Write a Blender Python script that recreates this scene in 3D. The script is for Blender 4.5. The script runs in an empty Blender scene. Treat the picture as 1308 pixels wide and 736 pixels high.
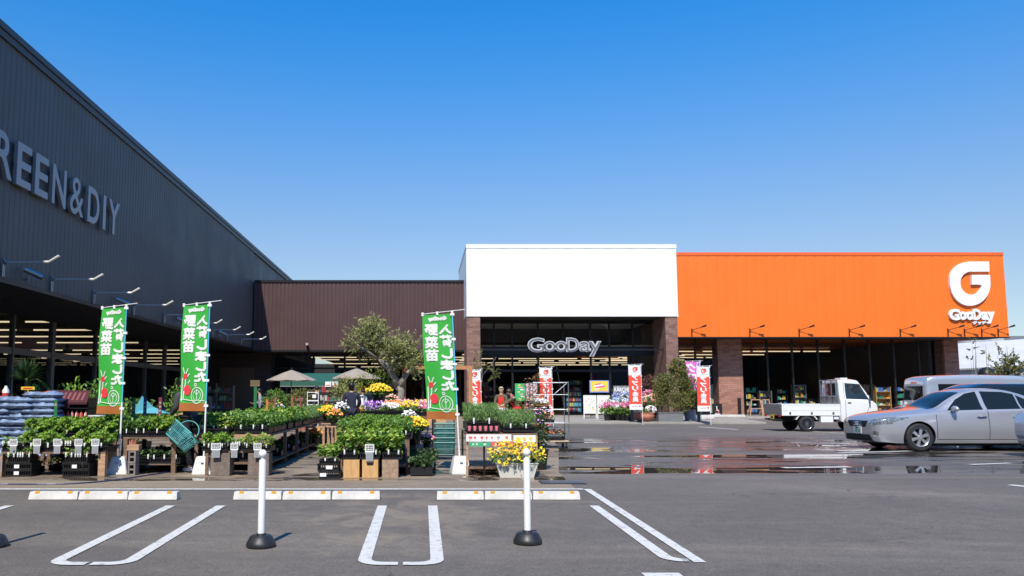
import bpy, bmesh, math, random
import numpy as np
from mathutils import Vector, Matrix, noise as mnoise
rad = math.radians
random.seed(7)
SC = bpy.context.scene
COL = SC.collection
# ---------------------------------------------------------------- camera
F, PXC, PYC, PITCH, CAMZ = 1040.0, 540.0, 397.0, rad(6.0), 1.28
cam = bpy.data.cameras.new('camera'); camo = bpy.data.objects.new('camera', cam); COL.objects.link(camo)
cam.sensor_width = 36; cam.lens = F/1308*36
cam.shift_x = (654-PXC)/1308; cam.shift_y = (PYC-368)/1308
cam.clip_start = .1; cam.clip_end = 3000
camo.location = (0, 0, CAMZ); camo.rotation_euler = (rad(90)+PITCH, 0, 0)
SC.camera = camo
# ---------------------------------------------------------------- light
SUN_DIR = Vector((.17, .80, -1.0)).normalized()       # the way the light travels
elev = math.asin(-SUN_DIR.z); az = math.atan2(-SUN_DIR.x, -SUN_DIR.y)
w = bpy.data.worlds.new('World'); SC.world = w; w.use_nodes = True
nt = w.node_tree; bg = nt.nodes['Background']
sky = nt.nodes.new('ShaderNodeTexSky'); sky.sky_type = 'NISHITA'; sky.sun_disc = False
sky.sun_elevation = elev; sky.sun_rotation = az; sky.air_density = 1.0; sky.dust_density = .15; sky.ozone_density = 5.0
sky.altitude = 0
hsv = nt.nodes.new('ShaderNodeHueSaturation'); hsv.inputs['Saturation'].default_value = 1.34; hsv.inputs['Value'].default_value = 1.30
hs2 = nt.nodes.new('ShaderNodeHueSaturation'); hs2.inputs['Saturation'].default_value = .86; hs2.inputs['Value'].default_value = .66
tcw = nt.nodes.new('ShaderNodeTexCoord'); spw = nt.nodes.new('ShaderNodeSeparateXYZ'); mrw = nt.nodes.new('ShaderNodeMapRange'); mxw = nt.nodes.new('ShaderNodeMix'); mxw.data_type = 'RGBA'
mrw.inputs['From Min'].default_value = .08; mrw.inputs['From Max'].default_value = .48; mrw.interpolation_type = 'SMOOTHSTEP'
nt.links.new(tcw.outputs['Generated'], spw.inputs[0]); nt.links.new(spw.outputs[2], mrw.inputs['Value']); nt.links.new(mrw.outputs[0], mxw.inputs[0])
nt.links.new(sky.outputs[0], hsv.inputs['Color']); nt.links.new(sky.outputs[0], hs2.inputs['Color']); nt.links.new(hs2.outputs[0], mxw.inputs[6]); nt.links.new(hsv.outputs[0], mxw.inputs[7]); nt.links.new(mxw.outputs[2], bg.inputs['Color'])
bg.inputs['Strength'].default_value = .14
sl = bpy.data.lights.new('sun', 'SUN'); sl.energy = 4.6; sl.angle = rad(.53); sl.color = (1, .94, .84)
so = bpy.data.objects.new('sun', sl); COL.objects.link(so)
so.rotation_euler = SUN_DIR.to_track_quat('-Z', 'Y').to_euler(); so.location = (-5, -20, 30)
SC.view_settings.view_transform = 'Standard'; SC.view_settings.look = 'None'
SC.view_settings.exposure = .28; SC.view_settings.gamma = 1; SC.view_settings.use_curve_mapping = False
SC.cycles.max_bounces = 8; SC.cycles.transparent_max_bounces = 12
try: SC.cycles.use_denoising = True
except Exception: pass
# ---------------------------------------------------------------- picture -> world
def ray(px, py):
    u, v = (px-PXC)/F, -(py-PYC)/F
    return Vector((u, math.cos(PITCH)-v*math.sin(PITCH), math.sin(PITCH)+v*math.cos(PITCH)))
def G(px, py, z=0.0):
    r = ray(px, py); t = (z-CAMZ)/r.z
    return Vector((r.x*t, r.y*t, z))
SLOPE, YS = .0165, 11.5          # the bays rise gently towards the apron
def gz(y): return -SLOPE*(YS-max(y, -10)) if y < YS else 0.
def GS(px, py):
    r = ray(px, py); t = (-SLOPE*YS-CAMZ)/(r.z-SLOPE*r.y); p = Vector((r.x*t, r.y*t, 0)); p.z = gz(p.y); return p if p.y < YS else G(px, py)
def P(px, py, Y):
    r = ray(px, py); t = Y/r.y
    return Vector((r.x*t, Y, CAMZ+r.z*t))
def PX(px, py, X):
    r = ray(px, py); t = X/r.x
    return Vector((X, r.y*t, CAMZ+r.z*t))
# ---------------------------------------------------------------- materials
MATS = {}
def mat(name, col, rough=.6, metal=0., var=.0, scale=3., bump=0., bscale=40., coat=0., spec=.5, emit=None, estr=1., trans=0., island=None):
    if name in MATS: return MATS[name]
    m = bpy.data.materials.new(name); m.use_nodes = True; MATS[name] = m
    t = m.node_tree; b = t.nodes['Principled BSDF']
    c = tuple(col)+(1,) if len(col) == 3 else col
    b.inputs['Base Color'].default_value = c; b.inputs['Roughness'].default_value = rough
    b.inputs['Metallic'].default_value = metal; b.inputs['Coat Weight'].default_value = coat
    b.inputs['Specular IOR Level'].default_value = spec
    if trans: b.inputs['Transmission Weight'].default_value = trans
    if emit is not None:
        b.inputs['Emission Color'].default_value = tuple(emit)+(1,); b.inputs['Emission Strength'].default_value = estr
    tc = t.nodes.new('ShaderNodeTexCoord')
    src = None
    if island:
        g = t.nodes.new('ShaderNodeNewGeometry'); r = t.nodes.new('ShaderNodeValToRGB')
        els = r.color_ramp.elements; n = len(island)
        for i, cc in enumerate(island):
            e = els[i] if i < 2 else els.new(0)
            e.color = tuple(cc)+(1,)
        for i, e in enumerate(list(els)): e.position = i/n
        r.color_ramp.interpolation = 'CONSTANT'
        t.links.new(g.outputs['Random Per Island'], r.inputs[0]); src = r.outputs[0]
    if var:
        n = t.nodes.new('ShaderNodeTexNoise'); n.inputs['Scale'].default_value = scale; n.inputs['Detail'].default_value = 6
        n.inputs['Roughness'].default_value = .62
        t.links.new(tc.outputs['Object'], n.inputs['Vector'])
        mr = t.nodes.new('ShaderNodeMapRange'); mr.inputs['From Min'].default_value = .3; mr.inputs['From Max'].default_value = .7
        mr.inputs['To Min'].default_value = 1-var; mr.inputs['To Max'].default_value = 1+var
        t.links.new(n.outputs['Fac'], mr.inputs['Value'])
        mx = t.nodes.new('ShaderNodeVectorMath'); mx.operation = 'SCALE'
        if src: t.links.new(src, mx.inputs[0])
        else: mx.inputs[0].default_value = c[:3]
        t.links.new(mr.outputs[0], mx.inputs['Scale']); src = mx.outputs[0]
        rr = t.nodes.new('ShaderNodeMapRange'); rr.inputs['From Min'].default_value = .3; rr.inputs['From Max'].default_value = .7
        rr.inputs['To Min'].default_value = max(0, rough-.08*(rough > .2)); rr.inputs['To Max'].default_value = min(1, rough+.08)
        t.links.new(n.outputs['Fac'], rr.inputs['Value']); t.links.new(rr.outputs[0], b.inputs['Roughness'])
    if src: t.links.new(src, b.inputs['Base Color'])
    if bump:
        n2 = t.nodes.new('ShaderNodeTexNoise'); n2.inputs['Scale'].default_value = bscale; n2.inputs['Detail'].default_value = 4
        t.links.new(tc.outputs['Object'], n2.inputs['Vector'])
        bp = t.nodes.new('ShaderNodeBump'); bp.inputs['Strength'].default_value = bump; bp.inputs['Distance'].default_value = .02
        t.links.new(n2.outputs['Fac'], bp.inputs['Height']); t.links.new(bp.outputs[0], b.inputs['Normal'])
    return m
def nodes(m): return m.node_tree, m.node_tree.nodes['Principled BSDF']

asphalt = mat('asphalt', (.092, .086, .082), .85)
t, b = nodes(asphalt)
def _n(t, typ, **k):
    n = t.nodes.new(typ)
    for a, v in k.items(): setattr(n, a, v)
    return n
def mathn(t, op, a, b_=None, clamp=False):
    n = t.nodes.new('ShaderNodeMath'); n.operation = op; n.use_clamp = clamp
    for i, v in enumerate((a, b_)):
        if v is None: continue
        if isinstance(v, (int, float)): n.inputs[i].default_value = v
        else: t.links.new(v, n.inputs[i])
    return n.outputs[0]
def sstep(t, v, lo, hi):
    n = t.nodes.new('ShaderNodeMapRange'); n.interpolation_type = 'SMOOTHSTEP'
    n.inputs['From Min'].default_value = lo; n.inputs['From Max'].default_value = hi
    t.links.new(v, n.inputs['Value']); return n.outputs[0]
def noise_at(t, vec, scale, detail=5, rough=.6, dist=0.):
    n = t.nodes.new('ShaderNodeTexNoise'); n.inputs['Scale'].default_value = scale; n.inputs['Detail'].default_value = detail
    n.inputs['Roughness'].default_value = rough; n.inputs['Distortion'].default_value = dist
    t.links.new(vec, n.inputs['Vector']); return n.outputs['Fac']
def mapping(t, vec, sc=(1, 1, 1), loc=(0, 0, 0)):
    n = t.nodes.new('ShaderNodeMapping'); n.inputs['Scale'].default_value = sc; n.inputs['Location'].default_value = loc
    t.links.new(vec, n.inputs['Vector']); return n.outputs[0]
def mixc(t, f, a, b_):
    n = t.nodes.new('ShaderNodeMix'); n.data_type = 'RGBA'
    if isinstance(f, (int, float)): n.inputs[0].default_value = f
    else: t.links.new(f, n.inputs[0])
    for i, v in ((6, a), (7, b_)):
        if isinstance(v, tuple): n.inputs[i].default_value = v+(1,) if len(v) == 3 else v
        else: t.links.new(v, n.inputs[i])
    return n.outputs[2]
def ground_shader(m, cols, wet_box, streak, thr, wetdark=.42, damp=.76, dampgain=1.0, dust=False):
    """cols: (mean, light, dark). wet_box: x0,x1,y0,y1 in metres where water lies."""
    t, b = nodes(m)
    tc = t.nodes.new('ShaderNodeTexCoord'); V = tc.outputs['Object']
    big = noise_at(t, mapping(t, V, (.16, .5, 1)), 1.0, 6, .6, .6)
    fine = noise_at(t, V, 55, 3, .7)
    grit = t.nodes.new('ShaderNodeTexVoronoi'); grit.inputs['Scale'].default_value = 95; t.links.new(V, grit.inputs['Vector'])
    c = mixc(t, sstep(t, big, .35, .68), cols[2], cols[0])
    c = mixc(t, sstep(t, noise_at(t, mapping(t, V, (.10, .34, 1), (5, 3, 0)), 1.0, 8, .7, .8), .50, .72), c, cols[1])
    med = noise_at(t, V, 4.5, 5, .7)
    mr = t.nodes.new('ShaderNodeMapRange'); mr.inputs['From Min'].default_value = .25; mr.inputs['From Max'].default_value = .75
    mr.inputs['To Min'].default_value = .58; mr.inputs['To Max'].default_value = 1.42; t.links.new(fine, mr.inputs['Value'])
    mr2 = t.nodes.new('ShaderNodeMapRange'); mr2.inputs['From Min'].default_value = .3; mr2.inputs['From Max'].default_value = .7
    mr2.inputs['To Min'].default_value = .88; mr2.inputs['To Max'].default_value = 1.12; t.links.new(med, mr2.inputs['Value'])
    mr3 = t.nodes.new('ShaderNodeMapRange'); mr3.inputs['From Min'].default_value = 0; mr3.inputs['From Max'].default_value = .5
    mr3.inputs['To Min'].default_value = .8; mr3.inputs['To Max'].default_value = 1.12
    vcol = t.nodes.new('ShaderNodeSeparateColor'); t.links.new(grit.outputs['Color'], vcol.inputs[0])
    mr3.inputs['From Max'].default_value = 1; t.links.new(vcol.outputs[0], mr3.inputs['Value'])
    k = mathn(t, 'MULTIPLY', mathn(t, 'MULTIPLY', mr.outputs[0], mr2.outputs[0]), mr3.outputs[0])
    sc_ = t.nodes.new('ShaderNodeVectorMath'); sc_.operation = 'SCALE'; t.links.new(c, sc_.inputs[0]); t.links.new(k, sc_.inputs['Scale'])
    sep = t.nodes.new('ShaderNodeSeparateXYZ'); t.links.new(V, sep.inputs[0])
    if dust:
        dx = mathn(t, 'MULTIPLY', mathn(t, 'ADD', sep.outputs[0], .15), .55); dy = mathn(t, 'MULTIPLY', mathn(t, 'SUBTRACT', sep.outputs[1], 9.3), .38)
        rr = mathn(t, 'ADD', mathn(t, 'MULTIPLY', dx, dx), mathn(t, 'MULTIPLY', dy, dy))
        dn = mathn(t, 'ADD', noise_at(t, V, 1.7, 7, .7, .6), mathn(t, 'MULTIPLY', rr, -.22))
        ds = mathn(t, 'MULTIPLY', sstep(t, dn, .36, .60), .6)
        tracks = sstep(t, noise_at(t, mapping(t, V, (.07, .9, 1), (2, 9, 0)), 1.0, 4, .5, 1.6), .57, .66)
        c2 = mixc(t, ds, sc_.outputs[0], (.255, .205, .155)); c2 = mixc(t, mathn(t, 'MULTIPLY', tracks, .28), c2, (.25, .21, .17))
        crk = t.nodes.new('ShaderNodeTexVoronoi'); crk.feature = 'DISTANCE_TO_EDGE'; crk.inputs['Scale'].default_value = .33
        wv = t.nodes.new('ShaderNodeVectorMath'); wv.operation = 'ADD'; t.links.new(V, wv.inputs[0])
        nv = t.nodes.new('ShaderNodeTexNoise'); nv.inputs['Scale'].default_value = 1.6; nv.inputs['Detail'].default_value = 6; t.links.new(V, nv.inputs['Vector'])
        t.links.new(nv.outputs['Color'], wv.inputs[1]); t.links.new(wv.outputs[0], crk.inputs['Vector'])
        ck = mathn(t, 'MULTIPLY', mathn(t, 'SUBTRACT', 1, sstep(t, crk.outputs['Distance'], .0015, .006)), sstep(t, noise_at(t, V, .28, 2), .5, .6))
        c2 = mixc(t, mathn(t, 'MULTIPLY', ck, .55), c2, (.05, .045, .04))
        oil = sstep(t, noise_at(t, V, .9, 4, .5, .4), .70, .78); c2 = mixc(t, mathn(t, 'MULTIPLY', oil, .4), c2, (.06, .055, .05))
        class _S: pass
        scn = t.nodes.new('ShaderNodeVectorMath'); scn.operation = 'SCALE'; scn.inputs['Scale'].default_value = 1; t.links.new(c2, scn.inputs[0]); sc_ = scn
    wob = mathn(t, 'MULTIPLY', mathn(t, 'SUBTRACT', noise_at(t, mapping(t, V, (.35, .05, 1)), 1, 3), .5), .7)
    y = mathn(t, 'ADD', sep.outputs[1], wob)
    x = mathn(t, 'ADD', sep.outputs[0], mathn(t, 'MULTIPLY', mathn(t, 'SUBTRACT', noise_at(t, V, .5, 3), .5), 2.5))
    x0, x1, y0, y1 = wet_box
    box = mathn(t, 'MULTIPLY', mathn(t, 'MULTIPLY', sstep(t, x, x0-.3, x0+.3), mathn(t, 'SUBTRACT', 1, sstep(t, x, x1-3, x1+3))),
                mathn(t, 'MULTIPLY', sstep(t, y, y0-.05, y0+.05), mathn(t, 'SUBTRACT', 1, sstep(t, y, y1-4, y1+1))))
    s = noise_at(t, mapping(t, V, streak), 1.0, 6, .6, 1.3)
    # more water near the low front edge of the box
    front = mathn(t, 'MULTIPLY', mathn(t, 'SUBTRACT', 1, sstep(t, y, y0, y0+2.2)), .10)
    s2 = mathn(t, 'ADD', s, front)
    pud = mathn(t, 'MULTIPLY', sstep(t, s2, thr-.012, thr+.012), box)
    dmp = mathn(t, 'MULTIPLY', mathn(t, 'MULTIPLY', sstep(t, s2, thr-.17, thr-.02), box), dampgain)
    dark = mathn(t, 'SUBTRACT', 1, mathn(t, 'MULTIPLY', mathn(t, 'MAXIMUM', pud, mathn(t, 'MULTIPLY', dmp, .8)), 1-wetdark))
    sc2 = t.nodes.new('ShaderNodeVectorMath'); sc2.operation = 'SCALE'; t.links.new(sc_.outputs[0], sc2.inputs[0]); t.links.new(dark, sc2.inputs['Scale'])
    t.links.new(sc2.outputs[0], b.inputs['Base Color'])
    r = mathn(t, 'SUBTRACT', .88, mathn(t, 'MULTIPLY', dmp, damp))
    r = mathn(t, 'MULTIPLY', r, mathn(t, 'SUBTRACT', 1, mathn(t, 'MULTIPLY', pud, .985)))
    t.links.new(r, b.inputs['Roughness'])
    b.inputs['IOR'].default_value = 1.45
    bp = t.nodes.new('ShaderNodeBump'); bp.inputs['Distance'].default_value = .006
    t.links.new(mathn(t, 'MULTIPLY', mathn(t, 'SUBTRACT', 1, pud), .55), bp.inputs['Strength'])
    t.links.new(fine, bp.inputs['Height']); t.links.new(bp.outputs[0], b.inputs['Normal'])
ground_shader(asphalt, ((.145, .126, .108), (.182, .157, .131), (.119, .104, .091)), (2.2, 40, 13.75, 27), (.24, .8, 1), .548, dust=True)
apron = mat('apron concrete', (.2, .17, .14), .85)
ground_shader(apron, ((.30, .235, .17), (.38, .30, .22), (.21, .165, .12)), (-20, 40, 12.6, 36), (.7, 1.1, 1), .60, .36, .5, .6)
kerbconc = mat('kerb concrete', (.30, .275, .24), .85, var=.15, scale=2, bump=.3)
M_white = mat('white cladding', (.79, .785, .765), .5, var=.008, scale=.5)
M_orange = mat('orange cladding', (.85, .165, .012), .45, var=.03, scale=.5)
M_grey = mat('slate grey cladding', (.095, .095, .092), .55, var=.06, scale=.5)
M_brown = mat('brown cladding', (.075, .037, .035), .5, var=.05, scale=.6)
M_dark = mat('dark bronze metal', (.018, .017, .017), .4, metal=.3)
M_soffit = mat('dark soffit', (.035, .032, .030), .7, var=.1)
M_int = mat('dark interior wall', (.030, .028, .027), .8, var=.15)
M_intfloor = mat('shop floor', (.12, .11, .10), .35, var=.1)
M_alu = mat('grey aluminium', (.32, .32, .32), .4, metal=.5)
M_galv = mat('galvanised steel', (.36, .38, .40), .35, metal=.85, var=.1, scale=8)
M_black = mat('black plastic', (.014, .014, .015), .38)
M_rubber = mat('black rubber', (.016, .016, .017), .6, var=.2, scale=12)
M_wp = mat('white plastic', (.80, .80, .78), .35, var=.03, scale=5)
M_paint = mat('white road paint', (.62, .61, .58), .7)
M_lamp = mat('warm tube light', (1, .9, .7), .5, emit=(1, .78, .50), estr=.95)
M_sil = mat('letter silver', (.33, .31, .32), .35, metal=.3)
t, b = nodes(M_paint)   # worn paint
tc = t.nodes.new('ShaderNodeTexCoord'); nz = noise_at(t, tc.outputs['Object'], 14, 7, .75)
t.links.new(mixc(t, sstep(t, nz, .355, .48), (.32, .30, .28), (.60, .59, .56)), b.inputs['Base Color'])
# brick
M_brick = mat('brick', (.2, .1, .08), .85)
t, b = nodes(M_brick)
tc = t.nodes.new('ShaderNodeTexCoord'); sp = t.nodes.new('ShaderNodeSeparateXYZ'); t.links.new(tc.outputs['Object'], sp.inputs[0])
cb = t.nodes.new('ShaderNodeCombineXYZ'); t.links.new(mathn(t, 'ADD', sp.outputs[0], sp.outputs[1]), cb.inputs[0]); t.links.new(sp.outputs[2], cb.inputs[1])
br = t.nodes.new('ShaderNodeTexBrick'); br.inputs['Scale'].default_value = 1.0
br.inputs['Brick Width'].default_value = .42; br.inputs['Row Height'].default_value = .13; br.inputs['Mortar Size'].default_value = .012
br.inputs['Color1'].default_value = (.30, .155, .115, 1); br.inputs['Color2'].default_value = (.17, .085, .068, 1); br.inputs['Mortar'].default_value = (.16, .13, .115, 1)
t.links.new(cb.outputs[0], br.inputs['Vector']); t.links.new(br.outputs['Color'], b.inputs['Base Color'])
bp = t.nodes.new('ShaderNodeBump'); bp.inputs['Strength'].default_value = .6; bp.inputs['Distance'].default_value = .01
bp.invert = True; t.links.new(br.outputs['Fac'], bp.inputs['Height']); t.links.new(bp.outputs[0], b.inputs['Normal'])
M_brick2 = M_brick.copy(); M_brick2.name = 'red brick'; MATS['red brick'] = M_brick2
for n_ in M_brick2.node_tree.nodes:
    if n_.type == 'TEX_BRICK': n_.inputs['Color1'].default_value = (.44, .205, .145, 1); n_.inputs['Color2'].default_value = (.27, .12, .085, 1); n_.inputs['Mortar'].default_value = (.22, .15, .12, 1)
# wood
def wood(name, c1, c2, sc=(1, 1, 12), rough=.65):
    m = mat(name, c1, rough); t, b = nodes(m)
    tc = t.nodes.new('ShaderNodeTexCoord'); n = noise_at(t, mapping(t, tc.outputs['Object'], sc), 3, 6, .65, .8)
    t.links.new(mixc(t, sstep(t, n, .32, .68), c1, c2), b.inputs['Base Color']); return m
M_wood = wood('weathered timber', (.12, .075, .05), (.24, .15, .095), (2, 2, 14))
M_woodh = wood('timber rail', (.36, .20, .115), (.52, .33, .20), (1, 10, 10))
M_box = wood('varnished pine', (.50, .27, .10), (.66, .40, .17), (9, 9, 1.2))
M_box2 = wood('weathered chipboard', (.26, .17, .11), (.42, .29, .19), (9, 9, 9))
M_cinder = mat('cinder block', (.23, .20, .18), .95, var=.22, scale=9, bump=.6, bscale=60)
# glass for shop windows: clear with a mirror sheen
M_glass = bpy.data.materials.new('window glass'); M_glass.use_nodes = True; MATS['window glass'] = M_glass
t = M_glass.node_tree; out = t.nodes['Material Output']; t.nodes.remove(t.nodes['Principled BSDF'])
tr = t.nodes.new('ShaderNodeBsdfTransparent'); tr.inputs[0].default_value = (.88, .90, .90, 1)
gl = t.nodes.new('ShaderNodeBsdfGlossy'); gl.inputs['Roughness'].default_value = .012; gl.inputs['Color'].default_value = (.85, .88, .9, 1)
fr = t.nodes.new('ShaderNodeFresnel'); fr.inputs[0].default_value = 1.62
gbk = t.nodes.new('ShaderNodeNewGeometry'); mbk = t.nodes.new('ShaderNodeMath'); mbk.operation = 'SUBTRACT'; mbk.inputs[0].default_value = 1; t.links.new(gbk.outputs['Backfacing'], mbk.inputs[1])
mfr = t.nodes.new('ShaderNodeMath'); mfr.operation = 'MULTIPLY'; t.links.new(fr.outputs[0], mfr.inputs[0]); t.links.new(mbk.outputs[0], mfr.inputs[1])
mxs = t.nodes.new('ShaderNodeMixShader'); t.links.new(mfr.outputs[0], mxs.inputs[0]); t.links.new(tr.outputs[0], mxs.inputs[1]); t.links.new(gl.outputs[0], mxs.inputs[2])
t.links.new(mxs.outputs[0], out.inputs['Surface'])
# ---------------------------------------------------------------- mesh builder
class MB:
    def __init__(s): s.v = []; s.f = []; s.m = []
    def quad(s, pts, m=0):
        n = len(s.v); s.v += [tuple(p) for p in pts]; s.f.append(tuple(range(n, n+len(pts)))); s.m.append(m)
    def box(s, x0, x1, y0, y1, z0, z1, m=0, rot=0., taper=0.):
        n = len(s.v); c = ((x0+x1)/2, (y0+y1)/2)
        for z, k in ((z0, 1), (z1, 1-taper)):
            for x, y in ((x0, y0), (x1, y0), (x1, y1), (x0, y1)):
                dx, dy = (x-c[0])*k, (y-c[1])*k
                if rot: dx, dy = dx*math.cos(rot)-dy*math.sin(rot), dx*math.sin(rot)+dy*math.cos(rot)
                s.v.append((c[0]+dx, c[1]+dy, z))
        for f in ((0, 3, 2, 1), (4, 5, 6, 7), (0, 1, 5, 4), (1, 2, 6, 5), (2, 3, 7, 6), (3, 0, 4, 7)):
            s.f.append(tuple(n+i for i in f)); s.m.append(m)
    def tube(s, a, b, r0, r1=None, n=8, m=0, cap=True):
        a, b = Vector(a), Vector(b); r1 = r0 if r1 is None else r1
        d = (b-a).normalized(); u = d.orthogonal().normalized(); v = d.cross(u); k = len(s.v)
        for p, r in ((a, r0), (b, r1)):
            for i in range(n):
                an = 2*math.pi*i/n; s.v.append(tuple(p+u*math.cos(an)*r+v*math.sin(an)*r))
        for i in range(n):
            j = (i+1) % n; s.f.append((k+i, k+j, k+n+j, k+n+i)); s.m.append(m)
        if cap:
            s.f.append(tuple(k+i for i in reversed(range(n)))); s.m.append(m)
            s.f.append(tuple(k+n+i for i in range(n))); s.m.append(m)
    def path(s, pts, rs, n=8, m=0):
        if not hasattr(rs, '__len__'): rs = [rs]*len(pts)
        P_ = [Vector(p) for p in pts]; u = None; base = len(s.v)
        for i, p in enumerate(P_):
            d = (P_[min(i+1, len(P_)-1)]-P_[max(i-1, 0)]).normalized()
            u = d.orthogonal() if u is None else u-d*u.dot(d)
            u.normalize(); v = d.cross(u)
            for j in range(n): a = 2*math.pi*j/n; s.v.append(tuple(p+(u*math.cos(a)+v*math.sin(a))*rs[i]))
        for i in range(len(P_)-1):
            for j in range(n): a, b_ = base+i*n+j, base+i*n+(j+1) % n; s.f.append((a, b_, b_+n, a+n)); s.m.append(m)
        s.f.append(tuple(base+j for j in reversed(range(n)))); s.f.append(tuple(base+(len(P_)-1)*n+j for j in range(n))); s.m += [m, m]
    def lathe(s, prof, c=(0, 0, 0), n=16, m=0, axis='z', cap=True):
        k = len(s.v)
        for r, z in prof:
            for i in range(n):
                a = 2*math.pi*i/n; x, y = r*math.cos(a), r*math.sin(a)
                p = (x, y, z) if axis == 'z' else ((z, x, y) if axis == 'x' else (x, z, y))
                s.v.append((c[0]+p[0], c[1]+p[1], c[2]+p[2]))
        for j in range(len(prof)-1):
            for i in range(n):
                a, b_ = k+j*n+i, k+j*n+(i+1) % n
                s.f.append((a, b_, b_+n, a+n) if axis != 'y' else (a, a+n, b_+n, b_)); s.m.append(m)
        for j, rev in ((0, True), (len(prof)-1, False)):
            if cap and prof[j][0] > 1e-4:
                ids = [k+j*n+i for i in range(n)]
                s.f.append(tuple(reversed(ids) if rev else ids)); s.m.append(m)
    def ball(s, c, r, n=10, m=0, sz=1.):
        s.lathe([(max(1e-5, r*math.sin(math.pi*i/n)), -r*sz*math.cos(math.pi*i/n)) for i in range(n+1)], c, n, m)
    def prism(s, poly, y0, y1, m=0, plane='xz'):
        def pt(p, d): return (p[0], d, p[1]) if plane == 'xz' else ((p[0], p[1], d) if plane == 'xy' else (d, p[0], p[1]))
        n = len(s.v); k = len(poly)
        s.v += [pt(p, y0) for p in poly]+[pt(p, y1) for p in poly]
        s.f.append(tuple(range(n, n+k))); s.f.append(tuple(reversed(range(n+k, n+2*k)))); s.m += [m, m]
        for i in range(k):
            j = (i+1) % k; s.f.append((n+j, n+i, n+k+i, n+k+j)); s.m.append(m)
    def leaf(s, c, size, d=None, m=0, w=.5, up=.3):
        """one bent leaf of two quads"""
        d = Vector(d) if d is not None else Vector((random.gauss(0, 1), random.gauss(0, 1), random.gauss(up, .7)))
        d = d.normalized() if d.length > 1e-5 else Vector((0, 0, 1))
        q = d.cross(Vector((random.gauss(0, .7), random.gauss(-.55, .7), random.gauss(.9, .7))))
        if q.length < 1e-4: q = d.orthogonal()
        q = q.normalized()*size*w*.5; c = Vector(c); a = c-d*size*.5; e = c+d*size*.5+Vector((0, 0, -size*.12))
        n = len(s.v); s.v += [tuple(a), tuple(c+q), tuple(e), tuple(c-q)]
        s.f.append((n, n+1, n+2, n+3)); s.m.append(m)
    def flower(s, c, r, m=0, k=6, up=(0, -.4, .8)):
        c = Vector(c); d = (Vector(up)+Vector((random.gauss(0, .35), random.gauss(0, .35), random.gauss(0, .2)))).normalized()
        u = d.orthogonal().normalized(); v = d.cross(u); n = len(s.v)
        s.v.append(tuple(c+d*r*.25))
        for i in range(k*2):
            a = math.pi*i/k; rr = r if i % 2 == 0 else r*.72
            s.v.append(tuple(c+(u*math.cos(a)+v*math.sin(a))*rr+d*random.uniform(-.15, .1)*r))
        for i in range(k*2):
            s.f.append((n, n+1+i, n+1+(i+1) % (k*2))); s.m.append(m)
    def build(s, name, mats, parent=None, loc=None, smooth=False, bevel=0., rotz=None):
        me = bpy.data.meshes.new(name); me.from_pydata(s.v, [], s.f)
        if not isinstance(mats, (list, tuple)): mats = [mats]
        for mm in mats: me.materials.append(mm)
        if any(s.m): me.polygons.foreach_set('material_index', s.m)
        if smooth is not False:
            me.polygons.foreach_set('use_smooth', [True]*len(me.polygons))
            if smooth is not True: me.set_sharp_from_angle(angle=rad(smooth))
        me.update()
        o = bpy.data.objects.new(name, me); COL.objects.link(o)
        if bevel:
            bm = bmesh.new(); bm.from_mesh(me); bmesh.ops.remove_doubles(bm, verts=bm.verts, dist=1e-5)
            es = [e for e in bm.edges if len(e.link_faces) == 2 and e.calc_face_angle(0) > rad(40)]
            bmesh.ops.bevel(bm, geom=es, offset=bevel, segments=2, affect='EDGES', profile=.6)
            bm.to_mesh(me); bm.free()
        if parent: o.parent = parent
        if loc is not None: o.location = loc
        if rotz is not None: o.rotation_euler.z = rotz
        return o
def tag(o, label=None, cat=None, group=None, kind=None):
    if label: o['label'] = label
    if cat: o['category'] = cat
    if group: o['group'] = group
    if kind: o['kind'] = kind
    return o
def thing(name, label, cat, loc=(0, 0, 0), rotz=0., group=None):
    o = bpy.data.objects.new(name, None); COL.objects.link(o); o.empty_display_size = .1
    o.location = loc; o.rotation_euler = (0, 0, rotz); return tag(o, label, cat, group)
def dup(root, loc=None, rotz=None, label=None, group=None, scale=None):
    def cp(o, par):
        c = o.copy(); COL.objects.link(c)
        if par: c.parent = par
        for ch in kids.get(o.name, ()): cp(ch, c)
        return c
    kids = {}
    st = [root]
    while st:
        o = st.pop(); cs = list(o.children); kids[o.name] = cs; st += cs
    r = cp(root, None)
    if loc is not None: r.location = loc
    if rotz is not None: r.rotation_euler.z = rotz
    if scale is not None: r.scale = scale if hasattr(scale, '__len__') else (scale,)*3
    if label: r['label'] = label
    if group: r['group'] = group
    return r
class Family:
    """first call hands out the prototype itself, later calls copies"""
    def __init__(s, maker): s.maker = maker; s.p = {}
    def put(s, key, loc, rotz=0., label=None, group=None, scale=None, **k):
        if key not in s.p:
            o = s.maker(key); s.p[key] = o
            o.location = loc; o.rotation_euler.z = rotz
            if scale is not None: o.scale = scale if hasattr(scale, '__len__') else (scale,)*3
            if label: o['label'] = label
            if group: o['group'] = group
            return o
        return dup(s.p[key], loc, rotz, label, group, scale or (1, 1, 1))
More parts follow.
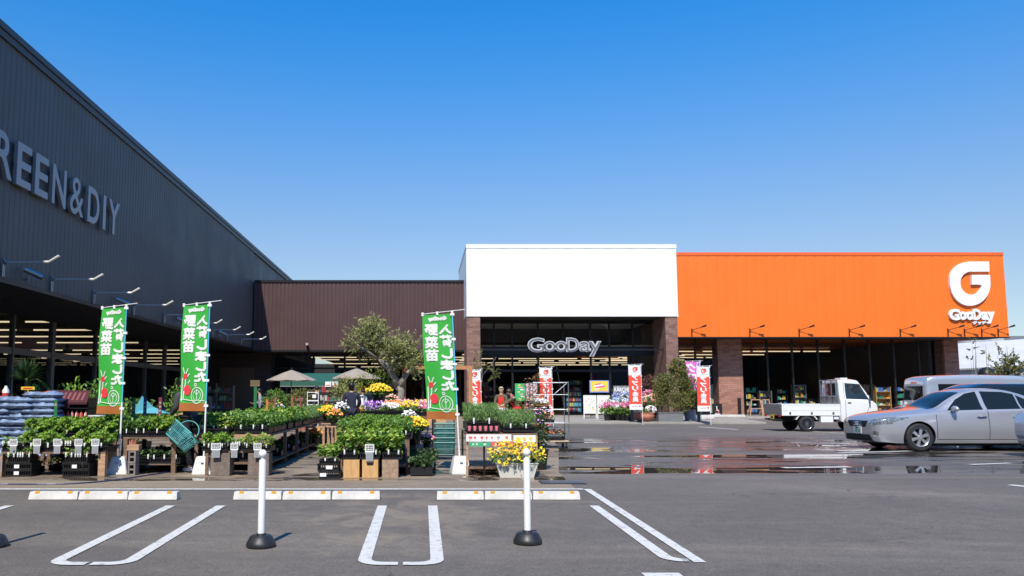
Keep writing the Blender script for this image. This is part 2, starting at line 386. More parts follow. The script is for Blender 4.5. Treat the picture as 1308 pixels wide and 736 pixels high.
def text_mesh(body, bbox, bold=.02, depth=.02, res=3, vert=False):
    """flat text fitted to bbox (x0,x1,z0,z1) in the xz plane, facing -y; returns a MB-like (verts, faces)"""
    cu = bpy.data.curves.new('lettering', 'FONT'); cu.body = body; cu.size = 1; cu.offset = bold; cu.extrude = .5 if depth > 0 else 0; cu.resolution_u = res
    o = bpy.data.objects.new('lettering', cu); COL.objects.link(o); bpy.context.view_layer.update()
    me = bpy.data.meshes.new_from_object(o.evaluated_get(bpy.context.evaluated_depsgraph_get()))
    vs = np.array([v.co[:] for v in me.vertices]); fs = [tuple(p.vertices) for p in me.polygons]
    bpy.data.objects.remove(o); bpy.data.curves.remove(cu); bpy.data.meshes.remove(me)
    mn, mx = vs.min(0), vs.max(0); x0, x1, z0, z1 = bbox
    X = x0+(vs[:, 0]-mn[0])/(mx[0]-mn[0])*(x1-x0); Z = z0+(vs[:, 1]-mn[1])/(mx[1]-mn[1])*(z1-z0)
    Y = -(vs[:, 2]-mn[2])/max(1e-6, mx[2]-mn[2])*depth
    return list(zip(X.tolist(), Y.tolist(), Z.tolist())), fs
def add_text(mb, body, bbox, bold=.02, depth=.02, m=0, y=0., fn=None, res=3):
    v, f = text_mesh(body, bbox, bold, depth, res); n = len(mb.v)
    for p in v:
        q = (p[0], p[1]+y, p[2]); mb.v.append(tuple(fn(q)) if fn else q)
    for ff in f: mb.f.append(tuple(n+i for i in ff)); mb.m.append(m)
# ================================================================ ground
mb = MB()
for ya, yb_ in ((-200, -10), (-10, YS), (YS, 1500)): mb.quad([(-600, ya, gz(ya)), (700, ya, gz(ya)), (700, yb_, gz(yb_)), (-600, yb_, gz(yb_))])
tag(mb.build('ground', asphalt), kind='structure')
AP = MB()
AP.quad([(-34, 11.5, .004), (2.12, 11.5, .004), (2.3, 14, .004), (3.3, 20, .004), (4.6, 30, .004), (5.4, 37.2, .004), (5.4, 60, .004), (-34, 60, .004)])
tag(AP.build('sales_apron_path', apron), kind='structure')
# raised walk in front of the shop
kz = .12
walk = [(5.4, 37.3), (15.6, 37.3), (17.2, 45.5), (44, 45.5), (44, 56), (5.4, 56)]
mb = MB(); mb.prism(walk, 0.002, kz, plane='xy'); o = mb.build('shop_pavement', kerbconc, bevel=.02)
bm = bmesh.new(); bm.from_mesh(o.data); bmesh.ops.recalc_face_normals(bm, faces=bm.faces); bm.to_mesh(o.data); bm.free()
tag(o, kind='structure')
# painted markings of the parking bays
mk = MB()
def strip(x0, y0, x1, y1, wd, z=.008):
    d = Vector((x1-x0, y1-y0, 0)).normalized(); q = Vector((-d.y, d.x, 0))*wd/2
    a, b_ = Vector((x0, y0, z)), Vector((x1, y1, z)); w4 = [a-q, b_-q, b_+q, a+q]
    for p_ in w4: p_.z = z+gz(p_.y)
    mk.quad(w4)
def ubay(xl, xr, yt=9.92, yb=6.74, wd=.11, r=.2, left=True, right=True, z=.008):
    def side(sgn, xo, xm):
        # outer line x=xo, centre xm, hook at the bottom
        pts_o = [(xo, yt)]; pts_i = [(xo+sgn*wd, yt)]
        for k in range(9):
            a = k/8*math.pi/2
            pts_o.append((xo+sgn*r*(1-math.cos(a)), yb+r-r*math.sin(a)))
            ri = r-wd*.8
            pts_i.append((xo+sgn*(wd+ri*(1-math.cos(a))), yb+wd+ri-ri*math.sin(a)))
        pts_o.append((xm-sgn*.02, yb)); pts_i.append((xm-sgn*.02, yb+wd))
        for i in range(len(pts_o)-1):
            q = [pts_o[i], pts_o[i+1], pts_i[i+1], pts_i[i]]
            if sgn < 0: q.reverse()
            mk.quad([(x, y, z+gz(y)) for x, y in q])
    xm = (xl+xr)/2
    if left: side(1, xl, xm)
    if right: side(-1, xr, xm)
ubay(-3.07, -2.357); ubay(-.537, .174); ubay(-5.6, -4.885)
ubay(1.99, 2.345, yb=6.86, left=True, right=False)
strip(2.27, 11.44, 2.27, 6.84, .10)
strip(-30, 11.44, 2.215, 11.44, .11)
a, b_ = GS(819, 733), GS(867, 733); strip(a.x, a.y-.2, b_.x, b_.y-.2, .4)
tag(mk.build('parking_bay_markings', M_paint), kind='structure')
mk = MB()
def pl(p, q, wd=.12): a, b_ = GS(*p), GS(*q); strip(a.x, a.y, b_.x, b_.y, wd)
pl((1072, 579), (1330, 572), .15); pl((1010, 566), (1085, 567), .15); pl((1000, 598), (1086, 597), .18); pl((892, 545.5), (942, 549), .2)
pl((1040, 574), (1092, 577), .15); pl((1016, 550), (1108, 556)); pl((946, 537), (1060, 536), .15); pl((1240, 594), (1290, 592))
pl((1290, 620), (1420, 634), .15)
tag(mk.build('car_park_markings', M_paint), kind='structure')
# drain grate let into the apron
th = thing('drain_grate', 'flat metal drain grate in the ground by the end of the wheel stops', 'drain grate', G(718, 617))
mb = MB(); mb.box(-.33, .33, -.2, .2, .003, .012, 0)
for i in range(16): mb.box(-.31+i*.04, -.29+i*.04, -.17, .17, .012, .02, 1)
mb.build('grating', [M_black, M_galv], th)

# ================================================================ cladding helper
def ribbed(name, m, p0, p1, z0, z1, out, pitch, d, parent, rib=.35):
    """vertical ribbed sheet from p0 to p1 (xy), thickness towards -out"""
    p0, p1, out = Vector(p0+(0,)), Vector(p1+(0,)), Vector(out+(0,)); L = (p1-p0).length; u = (p1-p0)/L
    n = max(1, int(L/pitch)); pitch = L/n; pts = []
    for i in range(n):
        for f, h in ((0, 0), (1-rib-.08, 0), (1-rib, d), (.92, d)): pts.append(p0+u*(i+f)*pitch-out*h)
    pts.append(p1); mb = MB(); k = len(pts)
    for z in (z0, z1):
        for p in pts: mb.v.append((p.x, p.y, z))
    for i in range(k-1): mb.f.append((i, i+1, k+i+1, k+i)); mb.m.append(0)
    o = mb.build(name, m, parent); return o

# ================================================================ garden building (left)
GX = -10.5
gt = thing('garden_building', 'long slate grey ribbed metal shop hall on the left side of the yard', 'building', (GX, 30, 0))
def L(mbx, off): mbx.v = [(x-off[0], y-off[1], z-off[2]) for x, y, z in mbx.v]; return mbx
def put(mb, name, m, par, **k):
    L(mb, par.location); return mb.build(name, m, par, **k)
zc, zt = PX(160, 404, GX).z, PX(150, 160.5, GX).z
zc = 4.12; zt = PX(60, 81, GX).z
mb = MB(); Ya, Yb = -4, 80
o = ribbed('ribbed_wall', M_grey, (GX-30-GX-10.5+GX, 0), (0, 0), 0, 1, (1, 0), .25, .02, None) if False else None
o = ribbed('ribbed_wall', M_grey, (GX, Ya), (GX, 50), zc+.1, zt-.35, (1, 0), .27, .009, None)
for v in o.data.vertices: v.co.x -= gt.location.x; v.co.y -= gt.location.y
o.parent = gt
mb = MB(); mb.box(GX-.04, GX+.06, Ya, Yb, zt-.36, zt-.17); mb.box(GX-.04, GX+.10, Ya, Yb, zt-.17, zt); put(mb, 'parapet_trim', mat('roof trim', (.05, .05, .055), .45), gt)
mb = MB(); mb.box(GX-4, GX-.045, Ya, Yb, zc+.15, zt-.04); put(mb, 'upper_hall', M_grey, gt)
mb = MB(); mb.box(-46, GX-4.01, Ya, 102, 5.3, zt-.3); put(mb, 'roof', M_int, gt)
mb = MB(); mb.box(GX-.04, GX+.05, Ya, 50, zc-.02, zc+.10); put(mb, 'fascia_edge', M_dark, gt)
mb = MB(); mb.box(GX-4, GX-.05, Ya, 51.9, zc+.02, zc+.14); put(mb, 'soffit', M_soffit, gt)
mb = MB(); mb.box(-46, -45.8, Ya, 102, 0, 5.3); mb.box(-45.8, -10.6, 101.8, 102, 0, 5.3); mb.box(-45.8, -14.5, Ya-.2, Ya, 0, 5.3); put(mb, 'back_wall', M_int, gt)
XG = -14.45
ys = [5, 8.6, 12.2, 15.6, 18.9, 22.1, 25.2, 28.6, 31.7, 35.9, 39.2, 42.4, 45.6, 48.8, 52]
mb = MB()
for i in range(len(ys)-1): mb.box(XG-.012, XG, ys[i]+.07, ys[i+1]-.07, .1, zc+.02)
put(mb, 'shop_window', M_glass, gt)
for i, y in enumerate(ys[:-1]):
    q = MB(); wdt = .13 if i in (8, 4, 12) else .05
    q.box(XG-.1, XG+.08, y-wdt, y+wdt, 0, zc+.02); put(q, 'mullion', mat('light grey frame', (.20, .195, .19), .5), gt)
mb = MB(); mb.box(XG-.05, XG+.05, Ya, 52, 2.75, 2.98); mb.box(XG-.04, XG+.06, Ya, 52, 0, .1); put(mb, 'transom', MATS['light grey frame'], gt)
fl = MB(); fl.box(-45.8, -10.6, 12, 101.8, .006, .03); tag(fl.build('shop_floor', M_intfloor), kind='structure')
# sign letters on the grey wall
st = thing('wall_sign_letters', 'large silver raised letters reading GREEN&DIY on the slate grey wall', 'sign', (GX+.05, 24, 6.7))
def fitletter(ch, y0, y1, z0=6.68, z1=7.85, dep=.09):
    v, f = text_mesh(ch, (y0, y1, z0, z1), .016 if ch not in '&I' else .003, dep, 5)
    q = MB(); q.v = [(-p[1]+.03, p[0]-24, p[2]-6.7) for p in v]; q.f = f; q.m = [0]*len(f)
    return q.build('letter', M_sil, st)
zA, zB = PX(143, 300, GX+.1).z, PX(143, 257, GX+.1).z
LX = lambda px, py=250: PX(px, py, GX+.1).y
for ch, a0, a1, yy in (('G', -48, -20, 185), ('R', -9, 13.5, 195), ('E', 18.5, 37.5, 210), ('E', 42, 59, 222), ('N', 64, 82, 235), ('&', 87, 104.5, 250), ('D', 109.5, 124.5, 262), ('I', 129.2, 132.6, 270), ('Y', 136, 150, 275)):
    fitletter(ch, LX(a0, yy), LX(a1, yy), zA, zB)

# ================================================================ brown link building
FY = 50.0; GYL = 51.95
bt = thing('link_building', 'low dark brown ribbed metal facade between the grey hall and the white entrance', 'building', (-3, FY, 0))
xl, xr = GX+.07, P(596, 400, FY).x
zt2, zb2 = P(450, 358, FY).z, P(450, 449.5, FY).z
def rib_at(name, m, x0, x1, y, z0, z1, pitch, d, par):
    o = ribbed(name, m, (x0, y), (x1, y), z0, z1, (0, -1), pitch, d, None)
    for v in o.data.vertices: v.co.x -= par.location.x; v.co.y -= par.location.y
    o.parent = par; return o
rib_at('ribbed_wall', M_brown, xl, xr, FY, zb2+.1, zt2-.14, .24, .025, bt)
mb = MB(); mb.box(xl, xr, FY-.05, FY+.04, zt2-.15, zt2); mb.box(xl, xr, FY-.03, FY+.04, zb2, zb2+.11); put(mb, 'edge_trim', M_dark, bt)
mb = MB(); mb.box(xl, xr, FY+.045, FY+8, zb2+.12, zt2-.03); put(mb, 'upper_storey', M_brown, bt)
mb = MB(); mb.box(GX+.1, xr, FY+.05, GYL+.1, zb2+.03, zb2+.11); put(mb, 'soffit', M_soffit, bt)
mx = [348, 400, 440, 490, 540, 596]
for i in range(len(mx)-1):
    a, c = P(mx[i], 500, GYL).x, P(mx[i+1], 500, GYL).x
    mb = MB(); mb.box(a+.06, c-.06, GYL, GYL+.012, .1, zb2); put(mb, 'shop_window', M_glass, bt)
    mb = MB(); mb.box(a-.06, a+.06, GYL-.05, GYL+.08, 0, zb2); put(mb, 'mullion', M_dark, bt)
mb = MB(); mb.box(P(348, 500, GYL).x, xr, GYL-.05, GYL+.09, 3.0, 3.1); put(mb, 'transom', M_dark, bt)
mb = MB(); mb.box(-14.4, P(348, 500, GYL).x-.07, GYL-.1, GYL+.1, 0, zb2); put(mb, 'brick_wall', mat('dark brick wall', (.06, .042, .036), .85, var=.25, scale=5), bt)
mb = MB(); x0 = P(280, 500, GYL-.1).x
mb.box(x0, x0+2.2, GYL-.16, GYL-.102, .05, 3.1); put(mb, 'timber_door', wood('dark timber', (.10, .058, .03), (.17, .10, .055), (12, 12, 1)), bt)

# ================================================================ white entrance building
WY = 47.0
et = thing('entrance_building', 'white box canopy over the glazed shop entrance with brick columns', 'building', (8.6, WY, 0))
wx0, wx1 = P(596, 400, WY).x, P(866.3, 403, WY).x
wzt, wzb = P(730, 312, WY).z, P(730, 404, WY).z
rib_at('white_cladding', M_white, wx0, wx1, WY, wzb+.06, wzt-.25, 1.2, .006, et)
mb = MB(); mb.box(wx0, wx1, WY+.012, WY+10, wzb+.07, wzt-.05); put(mb, 'canopy_box', M_white, et)
mb = MB(); mb.box(wx0-.02, wx1+.02, WY-.02, WY+.011, wzt-.25, wzt); mb.box(wx0-.02, wx0+.1, WY+.012, WY+10, wzt-.16, wzt); mb.box(wx0-.02, wx1+.02, WY-.02, WY+.011, wzb-.02, wzb+.06); put(mb, 'edge_trim', mat('white trim', (.74, .73, .70), .5), et)
mb = MB(); mb.box(wx0, wx1, WY+.012, WY+5, wzb, wzb+.065); put(mb, 'soffit', M_soffit, et)
EG = 49.6
c0, c1 = P(596, 430, WY).x, P(613.5, 430, WY).x
mb = MB(); mb.box(c0, c1, WY+.03, EG+.3, 0.1, wzb); put(mb, 'brick_column', M_brick, et)
c2, c3 = P(850.5, 430, WY).x, P(866, 430, WY).x
mb = MB(); mb.box(c2, c3, WY+.03, EG+.3, 0.1, wzb); put(mb, 'brick_column', M_brick, et)
zg0, zg1, zg2 = P(700, 455, EG).z, P(700, 441, EG).z, P(700, 412, EG).z
mb = MB(); mb.box(c1, c2, EG-.1, EG+.15, zg2, wzb); mb.box(c1, c2, EG-.06, EG+.12, zg0, zg1-.1); put(mb, 'head_band', M_dark, et)
mb = MB(); mb.box(c1, c2, EG-.03, EG+.06, zg1-.1, zg1); put(mb, 'light_strip', mat('bronze strip', (.30, .19, .10), .5), et)
ms = [613.5, 631, 654, 687, 719, 754, 778, 808, 850]
pane_mat = M_glass
for i in range(len(ms)-1):
    a, c = P(ms[i], 430, EG).x, min(P(ms[i+1], 430, EG).x, c2)
    mb = MB(); mb.box(a+.05, c-.05, EG, EG+.012, zg1, zg2); put(mb, 'upper_window', pane_mat, et)
    if not 3 <= i <= 4:
        mb = MB(); mb.box(a+.05, c-.05, EG, EG+.012, .14, zg0); put(mb, 'lower_window', pane_mat, et)
    mb = MB(); mb.box(a-.05, a+.05, EG-.07, EG+.12, .12 if i not in (4,) else zg0, zg2-.001); put(mb, 'mullion', M_dark, et)
mb = MB(); mb.box(c1, c2, EG-.05, EG+.08, 2.75, 2.9); put(mb, 'transom', M_dark, et)

# ================================================================ orange store
ot = thing('store_building', 'wide orange metal clad store with glazed front and brick pillars', 'building', (26, FY, 0))
ox0, ox1 = wx1+.02, P(1289, 430, FY).x
ozt, ozb = P(1070, 322.5, FY).z, P(1070, 431, FY).z
rib_at('orange_cladding', M_orange, ox0, ox1, FY, ozb+.03, ozt-.2, .6, .008, ot)
mb = MB(); mb.box(ox0, ox1, FY+.01, FY+30, ozb+.06, ozt-.05); put(mb, 'upper_storey', M_orange, ot)
mb = MB(); mb.box(ox0, ox1+.02, FY-.03, FY+.009, ozt-.2, ozt); put(mb, 'edge_trim', mat('orange trim', (.80, .13, .02), .45), ot)
mb = MB(); mb.box(ox0, ox1+.01, FY-.02, FY+.009, ozb-.04, ozb+.03); put(mb, 'drip_edge', M_dark, ot)
mb = MB(); mb.box(ox0, ox1, FY+.01, GYL+.4, ozb, ozb+.055); put(mb, 'soffit', M_soffit, ot)
ztop = P(1000, 432.5, GYL).z
xs = [867, 889, 917]
xs2 = [948, 981, 1013, 1046, 1080, 1112, 1143, 1175, 1207]
for seq in (xs, xs2):
    for i in range(len(seq)-1):
        a, c = P(seq[i], 480, GYL).x, P(seq[i+1], 480, GYL).x
        mb = MB(); mb.box(a+.05, c-.05, GYL, GYL+.012, .2, ozb); put(mb, 'shop_window', M_glass, ot)
        mb = MB(); mb.box(a-.05, a+.05, GYL-.06, GYL+.1, .12, ozb); put(mb, 'mullion', M_dark, ot)
mb = MB(); mb.box(P(867, 500, GYL).x, P(1207, 500, GYL).x, GYL-.055, GYL+.09, .12, .24); put(mb, 'window_sill', M_dark, ot)
for a, c in ((917, 948), (1207, 1225)):
    mb = MB(); mb.box(P(a, 480, GYL).x, P(c, 480, GYL).x, GYL-.1, GYL+.9, .1, ozb); put(mb, 'brick_pillar', M_brick2, ot)
mb = MB(); mb.box(ox1-3.2, ox1-3, GYL+1, FY+30, 0, ozb+.05); put(mb, 'side_wall', M_grey, ot)
# shared dark sales hall behind the glass
mb = MB()
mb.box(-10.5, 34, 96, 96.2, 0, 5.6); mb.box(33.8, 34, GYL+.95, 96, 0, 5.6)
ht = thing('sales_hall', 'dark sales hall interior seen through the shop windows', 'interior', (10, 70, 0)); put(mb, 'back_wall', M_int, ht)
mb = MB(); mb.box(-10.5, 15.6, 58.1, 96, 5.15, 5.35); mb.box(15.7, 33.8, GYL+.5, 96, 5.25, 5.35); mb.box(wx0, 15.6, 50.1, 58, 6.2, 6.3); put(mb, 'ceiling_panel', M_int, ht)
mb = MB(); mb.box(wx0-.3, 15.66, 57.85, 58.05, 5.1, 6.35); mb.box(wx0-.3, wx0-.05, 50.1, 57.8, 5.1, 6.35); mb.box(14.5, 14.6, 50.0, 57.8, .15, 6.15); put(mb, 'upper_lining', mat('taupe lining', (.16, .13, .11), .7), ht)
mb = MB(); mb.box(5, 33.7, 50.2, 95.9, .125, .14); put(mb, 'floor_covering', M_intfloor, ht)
# ceiling tubes
def mk_tube(key):
    t_ = thing('ceiling_light', '', 'light'); q = MB(); q.box(-.5, .5, -.06, .06, 0, .07); q.build('tube', M_lamp, t_); return t_
TB = Family(mk_tube); rnd = random.Random(3)
def tubes(y, z, x0, x1, grp, lab, seg=5.5, gap=.8, keep=.9):
    x = x0
    while x < x1-.5:
        ln = min(rnd.choice([seg, seg*.6, seg*1.2]), x1-x)
        if rnd.random() < keep: TB.put('t', (x+ln/2, y, z), 0, lab, grp, (ln, 1, 1))
        x += ln+gap*rnd.uniform(.5, 1.4)
for y, x1 in ((40, -16.5), (45, -18.6), (50, -20.5), (55.7, -20.5)):
    tubes(y, 4.9, -33, x1+1, 'ceiling tube lights in the grey hall', 'long warm ceiling tube light behind the windows of the grey hall')
for y in (64, 70, 77, 84, 92): tubes(y, 4.85, -36, -15.5, 'ceiling tube lights in the grey hall', 'long warm ceiling tube light behind the windows of the grey hall')
for y in (62, 65, 69.5, 74, 83, 92): tubes(y, 4.55, -9.5, 4, 'ceiling tube lights behind the brown facade', 'warm ceiling tube light under the brown facade above the parasols', 3.2, .5)
for y in (67.7, 73, 77.4, 82.2, 87.6): tubes(y, 4.6, 3.5, 22, 'ceiling tube lights behind the entrance', 'warm ceiling tube light behind the glass of the entrance', 2.8, .4)
for y, x1 in ((63, 31.5), (68, 29), (73, 27.5), (78, 25)): tubes(y, 4.7, 17.5, x1, 'ceiling tube lights behind the orange front', 'warm ceiling tube light behind the windows under the orange wall', 3.6, .5)

# ================================================================ signs
def offset_ring(pts): return pts
# big G on the orange wall: ring open to the right with a square bar
gs = thing('store_logo_sign', 'big white round letter G emblem high on the orange wall', 'sign', (P(1238, 360, FY).x, FY, 0))
gp = lambda px, py: (P(px, py, FY).x-gs.location.x, P(px, py, FY).z)
def arc(cx, cy, rx, ry, a0, a1, n=24): return [(cx+rx*math.cos(rad(a0+(a1-a0)*i/n)), cy-ry*math.sin(rad(a0+(a1-a0)*i/n))) for i in range(n+1)]
outer = [(1261, 334.8), (1261.5, 347.5)] + arc(1238, 361.5, 13.5, 14, 90, 180, 14) + arc(1238.5, 361.5, 14, 15.5, 180, 345, 20)[1:] + [(1250, 364), (1239.2, 364), (1239, 351.8), (1262.3, 351.8)] + arc(1237, 363, 25.8, 28, 0, -90, 16) + arc(1237, 361, 25.8, 30, -90, -180, 16)[1:] + arc(1237, 357, 25.8, 22.2, 180, 90, 16)[1:]
mb = MB(); mb.prism([gp(*p) for p in outer], -.17, -.01)
o = mb.build('letter', mat('sign white', (.82, .82, .82), .35), gs)
bm = bmesh.new(); bm.from_mesh(o.data); bmesh.ops.recalc_face_normals(bm, faces=bm.faces); bmesh.ops.triangulate(bm, faces=[f for f in bm.faces if len(f.verts) > 4]); bm.to_mesh(o.data); bm.free()
ns = thing('store_name_sign', 'white raised letters spelling GooDay under the round emblem', 'sign', (P(1240, 403, FY).x, FY, 0))
def wordmark(par, x0, x1, base, cap, m, dep, y=-.01, flip=1, fn=None, bold=.055, names='letter', one=False, m2=None, bold2=0.):
    """GooDay: big G and D, round o o, a and y hanging lower"""
    W = x1-x0; H = cap-base
    spec = [('G', 0, .235, 0, 1.0), ('o', .215, .385, .03, .78), ('o', .37, .54, .03, .78), ('D', .525, .70, .03, 1.0), ('a', .70, .86, .03, .76), ('y', .83, 1.0, -.28, .76)]
    q = MB()
    for ch, a0, a1, b0, b1 in spec:
        bb = (x0+W*a0, x0+W*a1, base+H*b0, base+H*b1)
        if not one: q = MB()
        add_text(q, ch, bb, bold, dep, 0, y, fn, 3)
        if m2 is not None: add_text(q, ch, (bb[0]+.06*H, bb[1]-.06*H, bb[2]+.055*H, bb[3]-.055*H), bold2, dep*.3, 1, y-dep+.0001, fn, 3)
        if not one: q.build(names, [m]+([m2] if m2 else []), par)
    if one: return q
a, c = P(1211, 409.5, FY), P(1268, 395, FY)
wordmark(ns, a.x-ns.location.x, c.x-ns.location.x, a.z, c.z, MATS['sign white'], .15, -.02, bold=.045)
mb = MB(); a, c = P(1241, 413.8, FY), P(1263, 410.2, FY)
add_text(mb, 'グッデイ', (a.x-ns.location.x, c.x-ns.location.x, a.z-.05, c.z), .05, .1, 0, -.02); mb.build('kana_line', MATS['sign white'], ns)
# outlined letters hanging in the entrance
es = thing('entrance_name_sign', 'grey outlined letters spelling GooDay hanging in front of the entrance glass', 'sign', (P(721, 444, WY+.4).x, WY+.4, 0))
a, c = P(673.5, 453, WY+.4), P(767.5, 431.5, WY+.4)
m_out = mat('sign outline', (.50, .50, .51), .4); m_in = mat('sign face grey', (.13, .135, .15), .4)
wordmark(es, a.x-es.location.x, c.x-es.location.x, a.z+.12, c.z, m_out, .12, 0, bold=.038, m2=m_in, bold2=-.016)
mb = MB(); x0 = P(613.5, 450, WY+.5).x-es.location.x; x1 = P(850, 450, WY+.5).x-es.location.x
mb.box(x0, x1, .08, .16, a.z+.25, a.z+.33); put_ = mb.build('support_rail', M_dark, es)
# ================================================================ foliage
def leafmat(name, cols, rough=.5, tr=.25):
    m = mat(name, cols[0], rough, island=cols); t, b = nodes(m)
    src = b.inputs['Base Color'].links[0].from_socket
    tl = t.nodes.new('ShaderNodeBsdfTranslucent'); t.links.new(src, tl.inputs['Color'])
    mx = t.nodes.new('ShaderNodeMixShader'); mx.inputs[0].default_value = tr
    out = t.nodes['Material Output']; t.links.new(b.outputs[0], mx.inputs[1]); t.links.new(tl.outputs[0], mx.inputs[2]); t.links.new(mx.outputs[0], out.inputs['Surface'])
    return m
LF_fresh = leafmat('fresh leaves', [(.19, .35, .03), (.27, .44, .045), (.11, .23, .02), (.36, .50, .07), (.06, .13, .015)])
LF_mid = leafmat('mid green leaves', [(.10, .22, .028), (.16, .30, .04), (.055, .13, .02), (.22, .36, .055), (.12, .24, .035)])
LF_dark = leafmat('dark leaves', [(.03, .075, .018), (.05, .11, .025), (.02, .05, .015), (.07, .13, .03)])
LF_yel = leafmat('yellow green leaves', [(.24, .36, .03), (.34, .44, .045), (.15, .26, .025), (.10, .2, .02), (.42, .47, .06)])
LF_grass = leafmat('fine green shoots', [(.13, .27, .06), (.08, .19, .045), (.20, .33, .09), (.26, .36, .13)])
LF_olive = leafmat('olive leaves', [(.21, .24, .06), (.29, .31, .09), (.12, .15, .04), (.36, .37, .12), (.43, .43, .16)])
LF_shrub = leafmat('shrub leaves', [(.15, .16, .03), (.22, .21, .045), (.08, .10, .025), (.28, .25, .06), (.11, .14, .03)])
LF_rust = leafmat('rust leaves', [(.32, .11, .03), (.24, .14, .03), (.42, .18, .04), (.16, .11, .03)])
LF_red = leafmat('dark red leaves', [(.12, .03, .03), (.18, .05, .04), (.08, .06, .03)])
def petal(name, cols): return mat(name, cols[0], .55, island=cols)
PT = dict(
 yellow=petal('yellow petals', [(.82, .55, .01), (.88, .68, .03), (.75, .42, .01)]),
 purple=petal('purple petals', [(.28, .07, .50), (.42, .15, .62), (.18, .04, .36), (.60, .35, .70)]),
 pink=petal('pink petals', [(.75, .10, .32), (.82, .30, .45), (.70, .04, .22), (.88, .55, .60)]),
 white=petal('white petals', [(.85, .83, .78), (.80, .76, .70), (.85, .78, .80)]),
 orange=petal('orange petals', [(.85, .22, .03), (.85, .35, .05), (.75, .14, .04), (.85, .45, .2)]),
 red=petal('red petals', [(.65, .03, .03), (.8, .08, .06), (.5, .02, .04)]),
 blue=petal('blue petals', [(.30, .38, .75), (.45, .55, .82), (.62, .66, .85), (.22, .25, .6)]),
 mixed=petal('mixed petals', [(.85, .82, .78), (.75, .10, .32), (.82, .55, .03), (.7, .05, .08), (.5, .2, .6), (.85, .4, .3)]),
 peach=petal('peach petals', [(.85, .45, .30), (.82, .30, .28), (.85, .65, .45), (.8, .22, .25)]))
M_terra = mat('terracotta', (.55, .20, .12), .8, var=.12, scale=6)
M_redpot = mat('orange red pots', (.52, .09, .04), .55)
M_pinkpot = mat('pink pots', (.75, .20, .24), .5)
M_card = mat('white card', (.80, .80, .79), .6)
M_cardg = mat('grey card', (.36, .38, .39), .6)
M_ink = mat('black ink', (.02, .02, .025), .6)
M_redink = mat('red ink', (.62, .05, .04), .6)
def leaves_box(mb, x0, x1, y0, y1, z0, z1, n, size, m=0, w=.55, up=.5, edge=.06, r=random):
    for _ in range(n):
        x, y = r.uniform(x0-edge, x1+edge), r.uniform(y0-edge, y1+edge)
        z = z0+(z1-z0)*(r.random()**.5)*(.82+.18*math.sin(x*19+y*11))
        mb.leaf((x, y, z), size*r.uniform(.6, 1.3), None, m, w, up)
def leaves_ball(mb, c, rx, ry, rz, n, size, m=0, w=.5, up=.2, gaps=2.2, thr=-.1, r=random):
    k = 0; tries = 0
    while k < n and tries < n*8:
        tries += 1
        d = Vector((r.gauss(0, 1), r.gauss(0, 1), r.gauss(0, 1))).normalized()*(r.random()**.4)
        p = Vector((d.x*rx, d.y*ry, d.z*rz))
        if mnoise.noise((p+Vector(c))*gaps) < thr: continue
        e = 1+.25*mnoise.noise(d*2.3+Vector(c))
        mb.leaf(Vector(c)+p*e, size*r.uniform(.6, 1.3), d*1.0+Vector((0, 0, up))+Vector((r.gauss(0, .6), r.gauss(0, .6), r.gauss(0, .6))), m, w); k += 1
# ---------------------------------------------------------------- trays of seedlings
def crate(mb, w, d, h, x=0, y=0, z=0, m=0):
    t_ = .012
    mb.box(x-w/2, x+w/2, y-d/2, y+d/2, z, z+t_, m)
    for sx in (-1, 1): mb.box(x+sx*w/2-(t_ if sx > 0 else 0), x+sx*w/2+(t_ if sx < 0 else 0), y-d/2, y+d/2, z+t_, z+h, m)
    for sy in (-1, 1):
        yy = y+sy*(d/2-t_/2)
        mb.box(x-w/2+t_, x+w/2-t_, yy-t_/2, yy+t_/2, z+h-.02, z+h, m); mb.box(x-w/2+t_, x+w/2-t_, yy-t_/2, yy+t_/2, z+t_, z+.03, m)
        n = max(4, int(w/.035))
        for i in range(n+1):
            xx = x-w/2+t_+(w-2*t_)*i/n; mb.box(xx-.006, xx+.006, yy-t_/2+.001, yy+t_/2-.001, z+.03, z+h-.02, m)
    mb.box(x-w/2-.012, x+w/2+.012, y-d/2-.012, y-d/2, z+h-.012, z+h+.004, m)
TRAYK = {
 #            w    d    h    leafmat   n   size  z1  wid  up  tags
 'broad':   (.52, .36, .09, 'LF_fresh', 420, .08, .36, .75, .3, 2),
 'tall':    (.31, .36, .10, 'LF_fresh', 480, .075, .52, .62, -.1, 2),
 'mid':     (.58, .38, .09, 'LF_mid', 480, .066, .36, .6, .3, 3),
 'yellow':  (.58, .38, .09, 'LF_yel', 460, .06, .33, .6, .4, 3),
 'fine':    (.52, .36, .09, 'LF_grass', 900, .085, .33, .14, 1.6, 2),
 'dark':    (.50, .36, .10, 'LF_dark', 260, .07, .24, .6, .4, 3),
 'small':   (.36, .30, .12, 'LF_fresh', 170, .05, .26, .6, .4, 6),
}
def mk_tray(key):
    w_, d_, h_, lm, n, sz, z1, wid, up, tg = TRAYK[key]
    t_ = thing('seedling_tray', '', 'plant tray')
    q = MB(); crate(q, w_, d_, h_)
    for i in range(4):
        for j in range(3):
            q.lathe([(.028, .014), (.036, h_+.015)], (-w_/2+w_*(i+.5)/4, -d_/2+d_*(j+.5)/3, 0), 7)
    q.build('crate', M_black, t_)
    q = MB(); leaves_box(q, -w_/2+.03, w_/2-.03, -d_/2+.02, d_/2-.02, h_, z1, n, sz, 0, wid, up, .05)
    q.build('foliage', globals()[lm], t_)
    if tg:
        q = MB()
        for i in range(tg):
            x = -w_/2+w_*(i+.5)/tg+random.uniform(-.03, .03); q.box(x-.011, x+.011, -d_/2-.012, -d_/2-.008, h_-.02, h_+.055)
        q.build('name_tag', M_card, t_)
    return t_
TR = Family(mk_tray)
